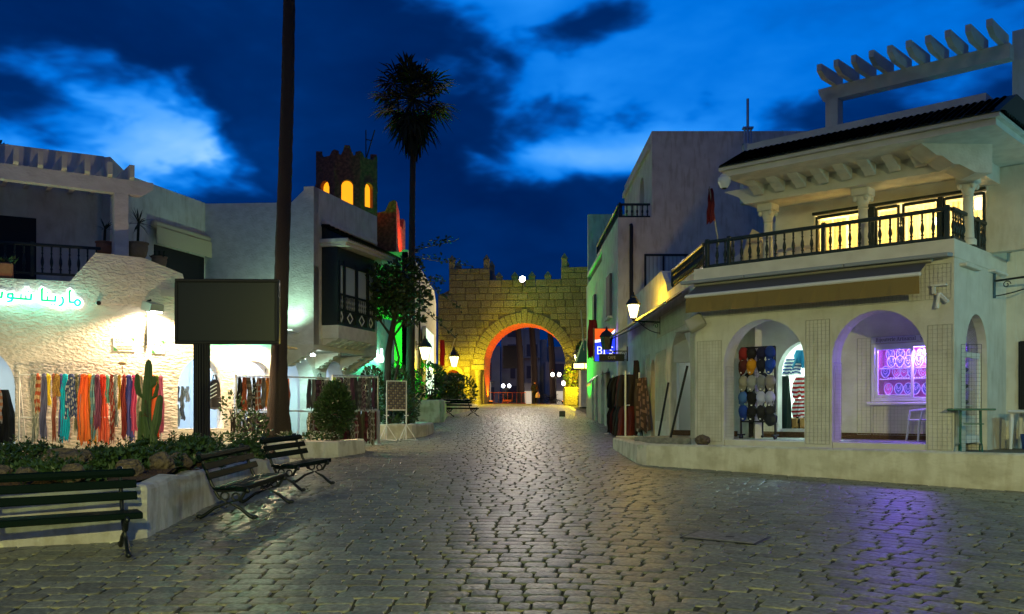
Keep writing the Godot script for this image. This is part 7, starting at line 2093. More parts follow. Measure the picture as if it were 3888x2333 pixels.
func right_street_goods() -> void:
	var Sx := street_frame()
	# clothes on the street side: a tall hung group on the wall, a rail on two posts further on
	var n := 0
	for q in [[4.0, 3.5, 0.22, 2.1, Color(0.05, 0.012, 0.015), "long dark red dress on the street wall, leftmost"], [4.35, 3.45, 0.2, 2.2, Color(0.03, 0.02, 0.015), "long blackish brown dress on the street wall"], [4.75, 2.9, 0.26, 1.5, Color(0.10, 0.075, 0.05), "long taupe dress on the street wall, with a ragged hem"], [5.25, 2.75, 0.3, 1.4, Color(0.16, 0.12, 0.09), "brown spotted dress on the street wall"], [5.7, 2.9, 0.34, 1.55, Color(0.07, 0.04, 0.03), "dark spotted dress on the street wall, nearest the arch"]]:
		var g := hang(q[2] * 1.6, q[3], q[4], q[4] * 3.5 if n > 2 else q[4] * 1.6, 300 + n, 0.35, 2.0, 3 if n > 2 else 0)
		var o := part("dress", g, M.cloth, self, Sx * Transform3D(Basis(Vector3.UP, 0.5), Vector3(q[0], q[1], 0.22)))
		tag(o, q[5], "dress", "dresses hung along the street wall")
		n += 1
	var r := thing("street_rail", "double clothes rail on two white posts, standing at the left end of the corner building", "clothes rack", Sx)
	var g := G.new()
	var y0 := 1.10
	for x in [1.0, 4.6]:
		g.tube([Vector3(x, y0, 0.62), Vector3(x, y0 + 2.05, 0.62)], 0.028, 6); g.tube([Vector3(x, y0, 0.2), Vector3(x, y0 + 2.0, 0.2)], 0.025, 6)
	for y in [1.98, 1.0]: g.tube([Vector3(0.6, y0 + y, 0.5), Vector3(4.6, y0 + y, 0.5)], 0.02, 6)
	g.tube([Vector3(1.0, y0 + 0.04, 0.9), Vector3(1.0, y0 + 0.04, 0.1)], 0.022, 6); g.tube([Vector3(4.6, y0 + 0.04, 0.9), Vector3(4.6, y0 + 0.04, 0.1)], 0.022, 6)
	part("frame", g, M.paint_white, r)
	for lv in 2:
		for i in 7:
			var c: Color = [Color(0.018, 0.018, 0.016), Color(0.05, 0.03, 0.02), Color(0.03, 0.022, 0.02), Color(0.14, 0.02, 0.015)][(i * 3 + lv) % 4 if not (lv == 0 and i < 4) else 0]
			g = hang(0.6, 0.98 if lv == 0 else 0.92, c, c * 1.8, 500 + i + lv * 20, 0.08, 2.0, 0)
			var o := part("garment", g, M.cloth, self, Sx * Transform3D(Basis(Vector3.UP, 1.1), Vector3(0.8 + i * 0.52, y0 + (1.96 if lv == 0 else 0.98), 0.5)))
			tag(o, "%s garment, %s from the far end, %s bar of the street rail" % [["black", "dark brown", "brown black", "dark red"][(i * 3 + lv) % 4 if not (lv == 0 and i < 4) else 0], ordinal(i + 1), ["upper", "lower"][lv]], "garment", "garments on the street rail")
	# lightbox sign of the drinks shop, on the set back building
	var s := thing("drinks_lightbox", "lit red, white and blue drinks lightbox hanging over the street", "sign", at(P(3.36, 0, 33.6), 0.12))
	part("box", bx(Vector3(0, 4.42, -0.1), Vector3(0.78, 0.98, 0.16), 0.01), M.dark, s)
	part("lower_box", bx(Vector3(0.0, 3.86, -0.1), Vector3(0.78, 0.30, 0.16), 0.01), M.dark, s)
	var blue := glow(0.02, 0.05, 0.85, 1.1); var red := glow(1.0, 0.10, 0.01, 1.1); var white := glow(1, 0.97, 0.95, 1.3)
	var wave := func(t: float, o: float) -> float: return 4.42 + 0.12 + o + 0.20 * t + 0.10 * t * t
	var up := PackedVector2Array(); var mid := PackedVector2Array(); var low := PackedVector2Array()
	for k in 13: up.append(Vector2(-0.37 + 0.74 * k / 12.0, minf(4.885, wave.call(-1.0 + k / 6.0, 0.05))))
	for k in 13: low.append(Vector2(-0.37 + 0.74 * k / 12.0, minf(4.88, wave.call(-1.0 + k / 6.0, -0.05))))
	var top := up.duplicate(); top.append(Vector2(0.37, 4.89)); top.append(Vector2(-0.37, 4.89))
	mid = up.duplicate(); for k in 13: mid.append(low[12 - k])
	var bot := low.duplicate(); bot.append(Vector2(0.37, 3.95)); bot.append(Vector2(-0.37, 3.95))
	part("red_field", pr(top, -0.02, 0.0), red, s); part("white_wave", pr(mid, -0.02, 0.003), white, s); part("blue_field", pr(bot, -0.02, -0.001), blue, s)
	part("lower_face", bx(Vector3(0, 3.86, -0.015), Vector3(0.74, 0.27, 0.02)), blue, s)
	words(s, "BI S", Vector3(0.0, 4.10, 0.004), 0.30, white, 0.62)
	words(s, "3  S", Vector3(0.0, 3.86, 0.0), 0.20, white, 0.6)
	area(Vector3(0, 4.4, 0.06), Vector3(0, 4.3, 3), Vector2(0.7, 0.9), Color(0.5, 0.45, 1.0), 0.7, s)
	s = thing("yellow_sign", "small lit yellow hanging sign beyond the drinks lightbox", "sign", at(P(4.28, 0, 55.0), 0.0))
	part("case", bx(Vector3(0, 4.58, 0), Vector3(1.5, 0.46, 0.2), 0.02), M.iron, s)
	part("face", bx(Vector3(-0.34, 4.6, 0.11), Vector3(0.6, 0.28, 0.02)), glow(1.0, 0.85, 0.35, 3.0), s)
	part("face", bx(Vector3(0.34, 4.6, 0.11), Vector3(0.6, 0.28, 0.02)), glow(1.0, 0.85, 0.35, 3.0), s)
	omni(Vector3(0, 4.6, 0.3), Color(1.0, 0.8, 0.3), 1.2, 0.1, s)
	s = thing("black_sign", "small black hanging sign with pale lettering under the lightbox", "sign", at(P(3.35, 0, 31.3), 0.1))
	part("board", bx(Vector3(0, 3.72, 0), Vector3(0.86, 0.24, 0.06), 0.01), M.black, s)
	words(s, "CAFE", Vector3(0, 3.72, 0.03), 0.10, M.wire, 0.4)
	# green kiosk canopy and flags by the gate
	var k := thing("street_kiosk", "small canopied front with a scalloped cream band, lit green on its side", "kiosk", at(P(4.7, 0, 60.0)))
	part("wall", bx(Vector3(0.6, 4.1, -1.0), Vector3(1.7, 3.8, 2.0)), M.wall, k)
	g = G.new(); g.quad(Vector3(-0.6, 5.0, 0.9), Vector3(1.4, 5.0, 0.9), Vector3(1.4, 6.5, -0.2), Vector3(-0.1, 6.5, -0.2)); g.quad(Vector3(-0.6, 5.0, -1.5), Vector3(-0.6, 5.0, 0.9), Vector3(-0.1, 6.5, -0.2), Vector3(-0.1, 6.5, -1.5))
	part("canopy", g, M.green_canvas, k)
	g = G.new(); for i in 8: g.ball(Vector3(-0.1 + i * 0.2, 6.55, -0.18), Vector3(0.1, 0.1, 0.08), 8, 6)
	part("scallop", g, M.cream, k)
	for q in [[3.42, 5.7, 39.5, 0.9, 0.5, 1.6, "red flag on a slanting pole on the right, above the drinks lightbox"], [-4.95, 6.9, 66.0, -1.0, 0.42, 1.9, "red flag on a slanting pole on the left wall of the gate"]]:
		var f := thing("wall_flag", q[6], "flag", at(P(q[0], q[1], q[2])))
		g = G.new(); g.tube([Vector3(q[3] * -0.4, -q[5] * 0.75, 0), Vector3(q[3] * -0.55 if q[3] > 0 else 1.0, 0.5, 0)], 0.03, 5)
		part("pole", g, M.wire, f)
		part("cloth", hang(q[4], q[5], Color(0.30, 0.012, 0.01), Color(0.7, 0.65, 0.6), 60 + int(q[2]), -0.2, 1.3, 0), M.cloth, f, Transform3D(Basis(Vector3.UP, 0.2), Vector3(0.0, 0.1, 0)))
	var cz := thing("blue_canopy", "small blue scalloped shop canopy on the green lit wall", "awning", at(P(3.5, 0, 36.5)))
	g = G.new()
	for i in 8:
		var a0 := PI * 0.5 * i / 8.0; var a1 := PI * 0.5 * (i + 1) / 8.0
		g.quad(Vector3(0.5 - sin(a1) * 1.0, 2.9 + cos(a1) * 0.55, 1.0), Vector3(0.5 - sin(a0) * 1.0, 2.9 + cos(a0) * 0.55, 1.0), Vector3(0.5 - sin(a0) * 1.0, 2.9 + cos(a0) * 0.55, -1.0), Vector3(0.5 - sin(a1) * 1.0, 2.9 + cos(a1) * 0.55, -1.0))
	part("canvas", g, M.blue_plastic, cz)
	var ff := thing("street_floodlight", "green floodlight low on the right of the street, washing the set back building", "floodlight", at(P(2.55, gy(46.8), 46.8)))
	part("housing", bx(Vector3(-0.03, 0.14, 0.12), Vector3(0.3, 0.3, 0.06), 0.02), M.iron, ff)
	part("lens", bx(Vector3(0.06, 0.22, 0.0), Vector3(0.08, 0.06, 0.1)), glow(0.05, 1.0, 0.2, 3.0), ff)
	spot(Vector3(0.06, 0.34, 0.0), Vector3(1.2, 6.0, 4.6), Color(0.06, 1.0, 0.18), 55.0, 40.0, 0.1, ff, 0.8)

# ---------------------------------------------------------------- plants
func clump(g: G, c: Vector3, r: Vector3, n: int, l: float, w: float, lo := 0.6, hi := 1.4, shell := 0.55) -> void:
	for i in n:
		var d := Vector3(rng.randfn(), rng.randfn(), rng.randfn()).normalized()
		var f := lerpf(shell, 1.0, sqrt(rng.randf()))
		var p := c + d * r * f
		var dir := (d + Vector3(rv(-0.8, 0.8), rv(-0.3, 0.9), rv(-0.8, 0.8))).normalized()
		var side := dir.cross(Vector3(rv(-1, 1), rv(-1, 1), rv(-1, 1))).normalized()
		var k := rv(lo, hi)
		g.col = Color(k * rv(0.85, 1.2), k, k * 0.9)
		g.leaf(p, dir, side, l * rv(0.7, 1.3), w * rv(0.7, 1.3))

func rosettes(g: G, c: Vector3, r: Vector3, n: int, l: float, lo := 0.6, hi := 1.4) -> void:      # fleshy leaf rosettes on a mound
	for i in n:
		var d := Vector3(rng.randfn(), absf(rng.randfn()) + 0.2, rng.randfn()).normalized()
		var p := c + d * r * rv(0.75, 1.05)
		var up := (d + Vector3(0, 0.8, 0)).normalized()
		var a := up.cross(Vector3(0.3, 0.1, 0.9)).normalized(); var b := up.cross(a)
		var k := rv(lo, hi)
		g.col = Color(k, k * 1.05, k)
		for j in 7:
			var t := TAU * j / 7.0 + i
			var dir := (a * cos(t) + b * sin(t) + up * rv(0.5, 1.0)).normalized()
			g.leaf(p, dir, dir.cross(up).normalized(), l * rv(0.8, 1.2), l * 0.22, 0.05)

func bush(label: String, called: String, category: String, p: Vector3, r: Vector3, n: int, l: float, m: Material, lo := 0.6, hi := 1.3, stem := 0.0) -> Node3D:
	var o := thing(called, label, category, at(p))
	var g := G.new()
	clump(g, Vector3(0, r.y + stem, 0), r, n, l, l * 0.28, lo, hi)
	part("foliage", g, m, o)
	g = G.new()
	for k in 5: g.tube([Vector3(rv(-0.05, 0.05), 0, rv(-0.05, 0.05)), Vector3(rv(-0.3, 0.3) * r.x, (r.y + stem) * 0.6, rv(-0.3, 0.3) * r.z), Vector3(rv(-0.7, 0.7) * r.x, r.y + stem, rv(-0.7, 0.7) * r.z)], [0.035, 0.022, 0.01], 5)
	part("stem", g, M.trunk, o)
	return o

func plants() -> void:
	var g := G.new()
	# the tall palm trunk in the planter
	var t := thing("tall_palm", "tall bare palm trunk rising out of the frame from the cream planter", "palm tree", at(P(-5.97, 1.08, 23.8)))
	var tr := [[0, 0.0, 0.46], [0.12, 0.0, 0.40], [0.35, 0.0, 0.335], [0.8, -0.01, 0.285], [1.4, 0.0, 0.245], [2.2, 0.01, 0.205], [3.4, 0.05, 0.188], [5.0, 0.10, 0.182], [7.0, 0.17, 0.175], [9.0, 0.23, 0.165], [11.5, 0.28, 0.150], [14.0, 0.32, 0.14], [15.5, 0.34, 0.15]]
	var pts := []; var rad := []
	for k in tr.size() - 1:
		var m := maxi(1, int((tr[k + 1][0] - tr[k][0]) / 0.12))
		for i in m:
			var f := float(i) / m
			pts.append(Vector3(lerpf(tr[k][1], tr[k + 1][1], f) + rv(-0.006, 0.006), lerpf(tr[k][0], tr[k + 1][0], f), rv(-0.006, 0.006)))
			rad.append(lerpf(tr[k][2], tr[k + 1][2], f) * (1.0 + 0.022 * sin(pts.size() * 1.9) + rv(-0.012, 0.012)))
	g.tube(pts, rad, 18)
	part("trunk", g, M.trunk, t)
	g = G.new(); frond_ball(g, Vector3(0.34, 15.9, 0), 1.7, 44)
	part("crown", g, M.palm, t)
	t = thing("fan_palm", "slim fan palm with a shaggy round crown against the sky, left of the gate", "palm tree", at(P(-3.95, 1.35, 36.0)))
	g = G.new()
	pts = []; rad = []
	for k in 60:
		var f := k / 59.0
		pts.append(Vector3(0.13 * f + rv(-0.004, 0.004), f * 11.6, 0)); rad.append(lerpf(0.20, 0.115, minf(1, f * 1.4)) * (1 + 0.03 * sin(k * 2.0)))
	g.tube(pts, rad, 10)
	part("trunk", g, M.trunk, t)
	g = G.new()
	for i in 80:      # hanging skirt of old leaves under the crown
		var a := i * 2.4; var y := 10.7 + rv(0, 1.1)
		var o := Vector3(0.13 + cos(a) * 0.1, y, sin(a) * 0.1)
		var w := 0.16 + 0.34 * (y - 10.7)
		g.col = Color(0.8, 0.7, 0.5)
		g.strip([o, o + Vector3(cos(a) * w, 0.05, sin(a) * w), o + Vector3(cos(a) * w * 1.15, -0.5, sin(a) * w * 1.15)], [0.03, 0.09, 0.01], Vector3(-sin(a), 0, cos(a)).cross(Vector3.UP))
	part("skirt", g, M.palm, t)
	g = G.new(); frond_ball(g, Vector3(0.15, 12.65, 0), 1.72, 58)
	part("crown", g, M.palm, t)
	# near planter: rocks
	var rocks := [[-6.3, 13.2, 0.36, 0.20, 0.26, "large smooth brown boulder in the near planter, left of the cactus"], [-6.9, 11.2, 0.16, 0.11, 0.14, "mossy rock at the left end of the near planter's front row"], [-5.35, 11.35, 0.17, 0.12, 0.13, "pitted rock behind the left bench, second in the front row"], [-4.90, 11.9, 0.17, 0.14, 0.15, "rounded tan rock in the front row, right above the bench end"], [-4.82, 12.8, 0.20, 0.17, 0.17, "pale rough rock in the front row, right of the rounded tan one"], [-4.90, 13.7, 0.18, 0.14, 0.16, "brown rock next to the middle bench's back"], [-5.9, 11.3, 0.16, 0.09, 0.12, "flat reddish rock low behind the left bench"], [-5.75, 14.2, 0.22, 0.12, 0.2, "low dark rock below the tall cactus"], [-7.6, 13.4, 0.24, 0.16, 0.2, "dark rounded rock among shrubs at the left edge"], [-5.0, 15.4, 0.16, 0.11, 0.14, "small rock under the signboard post"], [-6.4, 11.6, 0.15, 0.10, 0.13, "knobbly rock below the large boulder"], [-5.15, 12.5, 0.15, 0.11, 0.12, "small split rock behind the rounded tan one"]]
	var n := 0
	for q in rocks:
		g = G.new(); g.ball(Vector3.ZERO, Vector3(q[2], q[3], q[4]), 22, 15, 0.10, n * 3 + 1)
		solo("rock", g, M.rock, q[5], "rock", at(P(q[0], 1.10 + q[3] * 0.4, q[1]), n * 1.3))
		n += 1
	# near planter: succulents and shrubs
	var beds := [[-7.45, 13.2, 0.55, 0.40, 0.5, 60, "dense succulent clump at the left edge of the near planter"], [-7.0, 12.1, 0.4, 0.2, 0.35, 34, "low succulents left of the big boulder"], [-6.0, 12.0, 0.5, 0.16, 0.4, 40, "mat of small succulents below the big boulder"], [-5.35, 12.9, 0.5, 0.30, 0.45, 55, "dark succulent mound between boulder and cactus"], [-4.95, 14.6, 0.42, 0.40, 0.45, 60, "bushy succulent right of the cactus, above the planter wall"], [-5.3, 15.6, 0.55, 0.42, 0.5, 66, "green shrubby succulent in front of the signboard post"], [-5.9, 15.3, 0.5, 0.36, 0.45, 50, "succulent behind the tall cactus"], [-5.5, 13.6, 0.45, 0.32, 0.4, 46, "succulent clump at the foot of the small cactus"], [-8.0, 15.5, 0.6, 0.3, 0.5, 50, "succulents at the far left below the scarves"], [-6.6, 15.0, 0.5, 0.24, 0.4, 40, "succulents below the scarf rack"], [-5.6, 11.7, 0.4, 0.18, 0.3, 40, "low succulents among the front rocks of the near planter"], [-6.6, 12.4, 0.35, 0.2, 0.3, 34, "succulents at the right shoulder of the big boulder"], [-4.95, 13.2, 0.25, 0.2, 0.3, 30, "small succulents between the pale rock and the middle bench"], [-4.85, 16.9, 0.35, 0.30, 0.35, 44, "small succulent at the far end of the near planter"]]
	for q in beds:
		t = thing("succulent", q[6], "succulent", at(P(q[0], 1.0, q[1])))
		g = G.new(); rosettes(g, Vector3.ZERO, Vector3(q[2], q[3] + 0.06, q[4]), int(q[5] * 3.0), 0.10, 0.7, 2.2)
		clump(g, Vector3(0, 0.02, 0), Vector3(q[2], q[3], q[4]), int(q[5] * 6.0), 0.10, 0.024, 0.5, 1.5, 0.3)
		for k in 7:      # upright leafy shoots
			var o := Vector3(rv(-0.8, 0.8) * q[2], q[3] * 0.6, rv(-0.8, 0.8) * q[4])
			var tip := o + Vector3(rv(-0.08, 0.08), rv(0.14, 0.30), rv(-0.08, 0.08))
			g.col = Color(0.5, 0.4, 0.3); g.bar(o, tip, 0.008, 0.008)
			for j in 12:
				var a := j * 2.4
				g.col = Color.WHITE * rv(0.8, 2.0)
				g.leaf(o.lerp(tip, 0.2 + 0.8 * j / 11.0), Vector3(cos(a), 0.5, sin(a)).normalized(), Vector3(-sin(a), 0, cos(a)), 0.085, 0.02)
		part("leaves", g, M.leaf, t)
	g = G.new()      # ground cover between
	for i in 1500:
		var x := rv(-9.0, -4.75); var d := rv(10.9, 18.3)
		var k := rv(0.3, 1.0)
		g.col = Color(k, k, k * 0.8)
		var dir := Vector3(rv(-1, 1), rv(0.4, 1.6), rv(-1, 1)).normalized()
		g.leaf(P(x, 1.0 + rv(0, 0.12), d), dir, dir.cross(Vector3(rv(-1, 1), 0.2, rv(-1, 1))).normalized(), rv(0.06, 0.16), 0.022)
	tag(part("ground_cover", g, M.leaf, self), "low creeping ground cover between the rocks of the near planter", "ground cover", "", "stuff")
	t = thing("leafy_shrub", "thin leafy shrub behind the back of the middle bench", "shrub", at(P(-4.78, 1.0, 17.3)))
	g = G.new()
	for k in 6:
		var a := k * 1.1; var tip := Vector3(cos(a) * 0.28, 0.55 + 0.1 * (k % 3), sin(a) * 0.28)
		g.col = Color(0.5, 0.4, 0.3); g.tube([Vector3.ZERO, tip], 0.01, 4)
		for i in 16:
			var p := tip * (0.25 + 0.75 * i / 15.0)
			g.col = Color.WHITE * rv(0.7, 1.4)
			var d := Vector3(rv(-1, 1), rv(-0.1, 0.8), rv(-1, 1)).normalized()
			g.leaf(p, d, d.cross(Vector3.UP).normalized(), 0.11, 0.035)
	part("leaves", g, M.leaf, t)
	# cacti
	t = thing("tall_cactus", "tall branching columnar cactus in front of the lit wall", "cactus", at(P(-6.08, 1.0, 15.5)))
	g = G.new()
	cactus(g, [Vector3(0, 0, 0), Vector3(0.02, 0.5, 0), Vector3(-0.01, 0.95, 0), Vector3(0.02, 1.35, 0), Vector3(0.03, 1.60, 0), Vector3(0.03, 1.78, 0)], [0.06, 0.064, 0.07, 0.07, 0.055, 0.0])
	part("stem", g, M.cactus, t)
	for q in [[[Vector3(-0.02, 1.12, 0.02), Vector3(-0.12, 1.2, 0.03), Vector3(-0.15, 1.36, 0.03), Vector3(-0.145, 1.5, 0.03), Vector3(-0.145, 1.53, 0.03)], [0.045, 0.042, 0.042, 0.03, 0.0]], [[Vector3(0.05, 1.1, 0.0), Vector3(0.14, 1.16, 0.0), Vector3(0.17, 1.28, 0.0), Vector3(0.185, 1.37, 0.0)], [0.035, 0.032, 0.026, 0.0]], [[Vector3(0.06, 1.3, 0.0), Vector3(0.12, 1.36, 0.0), Vector3(0.13, 1.47, 0.0), Vector3(0.13, 1.5, 0)], [0.045, 0.036, 0.03, 0.0]], [[Vector3(-0.08, 0.0, 0.03), Vector3(-0.10, 0.4, 0.03), Vector3(-0.09, 0.75, 0.03), Vector3(-0.09, 0.88, 0.03), Vector3(-0.09, 0.91, 0.03)], [0.035, 0.042, 0.035, 0.025, 0.0]]]:
		g = G.new(); cactus(g, q[0], q[1])
		part("arm", g, M.cactus, t)
	t = thing("small_cactus", "single club shaped cactus right of the tall one", "cactus", at(P(-5.86, 1.0, 15.2), 0.3))
	g = G.new(); cactus(g, [Vector3(0, 0, 0), Vector3(0.02, 0.3, 0), Vector3(0.0, 0.5, 0), Vector3(0.05, 0.75, 0), Vector3(0.09, 1.05, 0), Vector3(0.11, 1.18, 0)], [0.065, 0.065, 0.05, 0.07, 0.052, 0.0])
	part("stem", g, M.cactus, t)
	t = thing("aloe", "spidery aloe with long curling leaves and a red flower spike beside the small cactus", "aloe", at(P(-5.72, 1.05, 14.9)))
	g = G.new(); g.col = Color(0.9, 1.0, 0.9)
	for k in 22:
		var a := k * 2.4; var l := rv(0.45, 0.65)
		var h := Vector3(cos(a), 0, sin(a))
		g.strip([Vector3.ZERO, h * l * 0.35 + Vector3(0, l * 0.42, 0), h * l * 0.75 + Vector3(0, l * 0.38, 0), h * l + Vector3(0, l * 0.1, 0)], [0.025, 0.022, 0.014, 0.002], Vector3(-h.z, 0.2, h.x).cross(h))
	part("leaves", g, M.leaf, t)
	g = G.new(); g.tube([Vector3(0, 0.2, 0), Vector3(-0.08, 0.55, 0.02), Vector3(-0.14, 0.80, 0.02)], 0.011, 5)
	part("stalk", g, M.cactus, t)
	g = G.new(); g.col = Color(0.35, 0.02, 0.02)
	for k in 60:
		var f := k / 60.0; var a := k * 2.4
		g.leaf(Vector3(-0.14, 0.78 + f * 0.26, 0.02), Vector3(cos(a), 0.15 - 0.5 * (1 - f), sin(a)).normalized(), Vector3(-sin(a), 0, cos(a)), 0.10 * (1.15 - f), 0.018)
	part("flower", g, M.cloth, t)
	# palm planter: rose bush, white flowers, round shrub
	for q in [[-7.0, 23.3, 0.28, 0.42, 150, 0.42, "leggy rose bush left of the palm trunk, beside the signboard post"], [-6.7, 23.9, 0.42, 0.34, 190, 0.14, "spreading green shrub just left of the palm trunk"]]:
		t = bush(q[6], "rose_bush", "shrub", P(q[0], 1.12, q[1]), Vector3(q[2], q[3], q[2]), q[4], 0.10, M.leaf, 0.9, 2.0, q[5])
	for i in 24:
		var x := lerpf(-7.4, -4.35, i / 23.0) + rv(-0.05, 0.05); var d := rv(22.85, 23.9)
		t = thing("white_flower_plant", "low white flowered plant, %s from the left along the palm planter" % ordinal(i + 1), "flowering plant", at(P(x, 1.10, d)), "white flowered plants in the palm planter")
		g = G.new()
		clump(g, Vector3(0, 0.12, 0), Vector3(0.17, 0.14, 0.17), 46, 0.09, 0.028, 0.9, 2.0)
		part("leaves", g, M.leaf, t)
		g = G.new(); g.col = Color(0.8, 0.8, 0.72)
		for k in 12:
			var c := Vector3(rv(-0.17, 0.17), rv(0.14, 0.30), rv(-0.17, 0.17))
			for j in 5:
				var a := TAU * j / 5.0
				g.leaf(c, Vector3(cos(a), 0.4, sin(a)).normalized(), Vector3(-sin(a), 0, cos(a)), 0.032, 0.013)
		part("flowers", g, M.cloth, t)
	t = thing("round_shrub", "dense dark cone shaped shrub at the right end of the palm planter", "shrub", at(P(-4.42, 1.12, 23.2)))
	g = G.new()
	clump(g, Vector3(0, 0.78, 0), Vector3(0.50, 0.55, 0.48), 3600, 0.10, 0.022, 0.45, 1.25, 0.2)
	clump(g, Vector3(0.02, 1.18, 0), Vector3(0.30, 0.34, 0.3), 1300, 0.10, 0.022, 0.5, 1.3, 0.2)
	part("foliage", g, M.leaf, t)
	g = G.new()
	for k in 7: g.tube([Vector3(rv(-0.06, 0.06), -0.05, rv(-0.05, 0.05)), Vector3(rv(-0.25, 0.25), 0.7, rv(-0.2, 0.2))], [0.04, 0.02], 6)
	part("stem", g, M.trunk, t)
	# round planter and the dark street tree
	t = thing("street_tree", "dark leaning street tree with trailing branches in front of the green lit wall", "tree", at(P(-4.25, 1.38, 32.5)))
	g = G.new()
	g.tube([Vector3(0.0, 0, 0), Vector3(-0.12, 1.3, 0), Vector3(-0.05, 2.6, 0.1), Vector3(0.15, 3.8, 0), Vector3(0.1, 5.2, 0)], [0.16, 0.12, 0.11, 0.09, 0.04], 8)
	g.tube([Vector3(0.18, 0, 0.1), Vector3(0.1, 1.2, 0.1), Vector3(0.3, 2.4, 0), Vector3(0.05, 3.6, 0.1)], [0.08, 0.06, 0.05, 0.03], 6)
	var limbs := [[Vector3(0, 3.0, 0), Vector3(1.0, 4.0, 0.2)], [Vector3(0.1, 3.8, 0), Vector3(1.5, 5.0, 0.1)], [Vector3(0.1, 4.2, 0), Vector3(-0.9, 5.2, -0.2)], [Vector3(0.1, 4.6, 0), Vector3(0.7, 5.9, -0.1)], [Vector3(0.0, 3.2, 0), Vector3(-0.7, 3.9, 0.3)], [Vector3(0.1, 3.5, 0), Vector3(0.9, 3.8, 0.6)]]
	for q in limbs: g.tube([q[0], (q[0] + q[1]) * 0.5 + Vector3(0, 0.15, 0), q[1]], [0.05, 0.035, 0.015], 5)
	part("trunk", g, M.trunk, t)
	g = G.new()
	for q in [[0.0, 4.7, 0.75, 0.7, 620], [0.75, 4.5, 0.65, 0.5, 460], [-0.35, 5.1, 0.6, 0.5, 380], [0.55, 5.5, 0.6, 0.4, 340], [0.75, 3.75, 0.45, 0.22, 150], [-0.3, 4.1, 0.4, 0.4, 240], [0.1, 4.3, 0.5, 0.45, 280]]: clump(g, Vector3(q[0], q[1], rv(-0.2, 0.2)), Vector3(q[2], q[3], q[2]), q[4], 0.17, 0.055, 0.4, 1.1, 0.2)
	for q in [[Vector3(0.9, 5.2, 0), Vector3(2.5, 4.1, 0)], [Vector3(0.8, 5.9, 0), Vector3(2.9, 5.6, 0)], [Vector3(0.9, 4.3, 0), Vector3(2.3, 3.1, 0.2)], [Vector3(0.9, 6.2, -0.1), Vector3(2.3, 6.5, 0)], [Vector3(0.8, 5.0, 0), Vector3(1.9, 5.1, 0)]]:
		for i in 70:
			var f := rng.randf()
			var p: Vector3 = q[0].lerp(q[1], f) + Vector3(0, 0.12 * sin(f * PI) + rv(-0.10, 0.10), rv(-0.12, 0.12))
			var d := Vector3(rv(-1, 1), rv(-0.8, 0.5), rv(-1, 1)).normalized()
			g.col = Color.WHITE * rv(0.4, 1.0)
			g.leaf(p, d, d.cross(Vector3.UP).normalized(), 0.16, 0.05)
		g.bar(q[0], q[1], 0.02, 0.02)
	part("crown", g, M.leaf, t)
	for q in [[-4.6, 30.6, 0.42, 1.0, 700, 0.15, 0.0, "tall dark feathery shrub at the left of the round planter"], [-3.55, 31.6, 0.36, 0.42, 240, 0.15, 0.1, "leafy plant at the foot of the street tree, behind the postcard stand"], [-4.0, 30.2, 0.3, 0.3, 130, 0.13, 0.0, "yellowish low plant at the front of the round planter"], [-4.25, 34.6, 0.5, 0.9, 420, 0.2, 0.3, "bushy shrub lit green behind the palm in the round planter"], [-4.5, 37.5, 0.8, 1.1, 460, 0.2, 0.3, "shrub lit green below the street tree"], [-3.9, 44.2, 0.7, 0.9, 300, 0.24, 0.1, "shrub against the green wall behind the low street wall"]]:
		bush(q[7], "garden_shrub", "shrub", P(q[0], (1.40 if q[1] < 36 else (gy(q[1]) if q[1] < 40 else 2.3)), q[1]), Vector3(q[2], q[3], q[2]), q[4], q[5], M.leaf, 0.6, 1.6, q[6])
	# clipped hedges by the gate
	t = thing("clipped_hedge", "two tiered clipped hedge in front of the small side arch of the gate", "hedge", at(P(-4.3, 2.3, 61.0)))
	g = G.new()
	hedge(g, Vector3(0, 0.42, 0), Vector3(1.2, 0.55, 0.8), 1500); hedge(g, Vector3(0.05, 1.5, 0), Vector3(1.05, 0.55, 0.8), 1500)
	part("foliage", g, M.leaf, t)
	t = thing("clipped_hedge", "tall rounded clipped hedge between the gate and the kiosk on the right", "hedge", at(P(5.1, 2.0, 62.5)))
	g = G.new()
	hedge(g, Vector3(0, 1.4, 0), Vector3(0.62, 1.6, 0.62), 1400); hedge(g, Vector3(-0.05, 3.7, 0), Vector3(0.7, 0.9, 0.62), 1200)
	part("foliage", g, M.leaf, t)
	bush("airy grey green bush between the clipped hedge and the big arch", "garden_shrub", "shrub", P(-3.2, 2.3, 63.0), Vector3(0.8, 1.0, 0.6), 420, 0.24, M.leaf, 0.5, 1.2)
	bush("dark bush in the stone planter at the right foot of the gate", "garden_shrub", "shrub", P(4.6, 3.6, 67.6), Vector3(0.85, 0.9, 0.5), 420, 0.2, M.leaf, 0.4, 1.0)
	bush("dark treetop behind the roof at the left edge", "garden_shrub", "tree", P(-16.75, 9.4, 30.0), Vector3(0.6, 0.6, 0.6), 300, 0.22, M.leaf, 0.4, 0.9)

func hedge(g: G, c: Vector3, r: Vector3, n: int) -> void:
	for i in n:
		var d := Vector3(rng.randfn(), rng.randfn(), rng.randfn()).normalized()
		var q := Vector3(signf(d.x) * pow(absf(d.x), 0.6), signf(d.y) * pow(absf(d.y), 0.6), signf(d.z) * pow(absf(d.z), 0.6))
		g.col = Color.WHITE * rv(0.6, 1.5)
		var dir := (d + Vector3(rv(-1, 1), rv(-1, 1), rv(-1, 1))).normalized()
		g.leaf(c + q * r * rv(0.9, 1.02), dir, dir.cross(d).normalized(), 0.16, 0.06)
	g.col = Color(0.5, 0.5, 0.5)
	g.ball(c, r * 0.92, 14, 10)

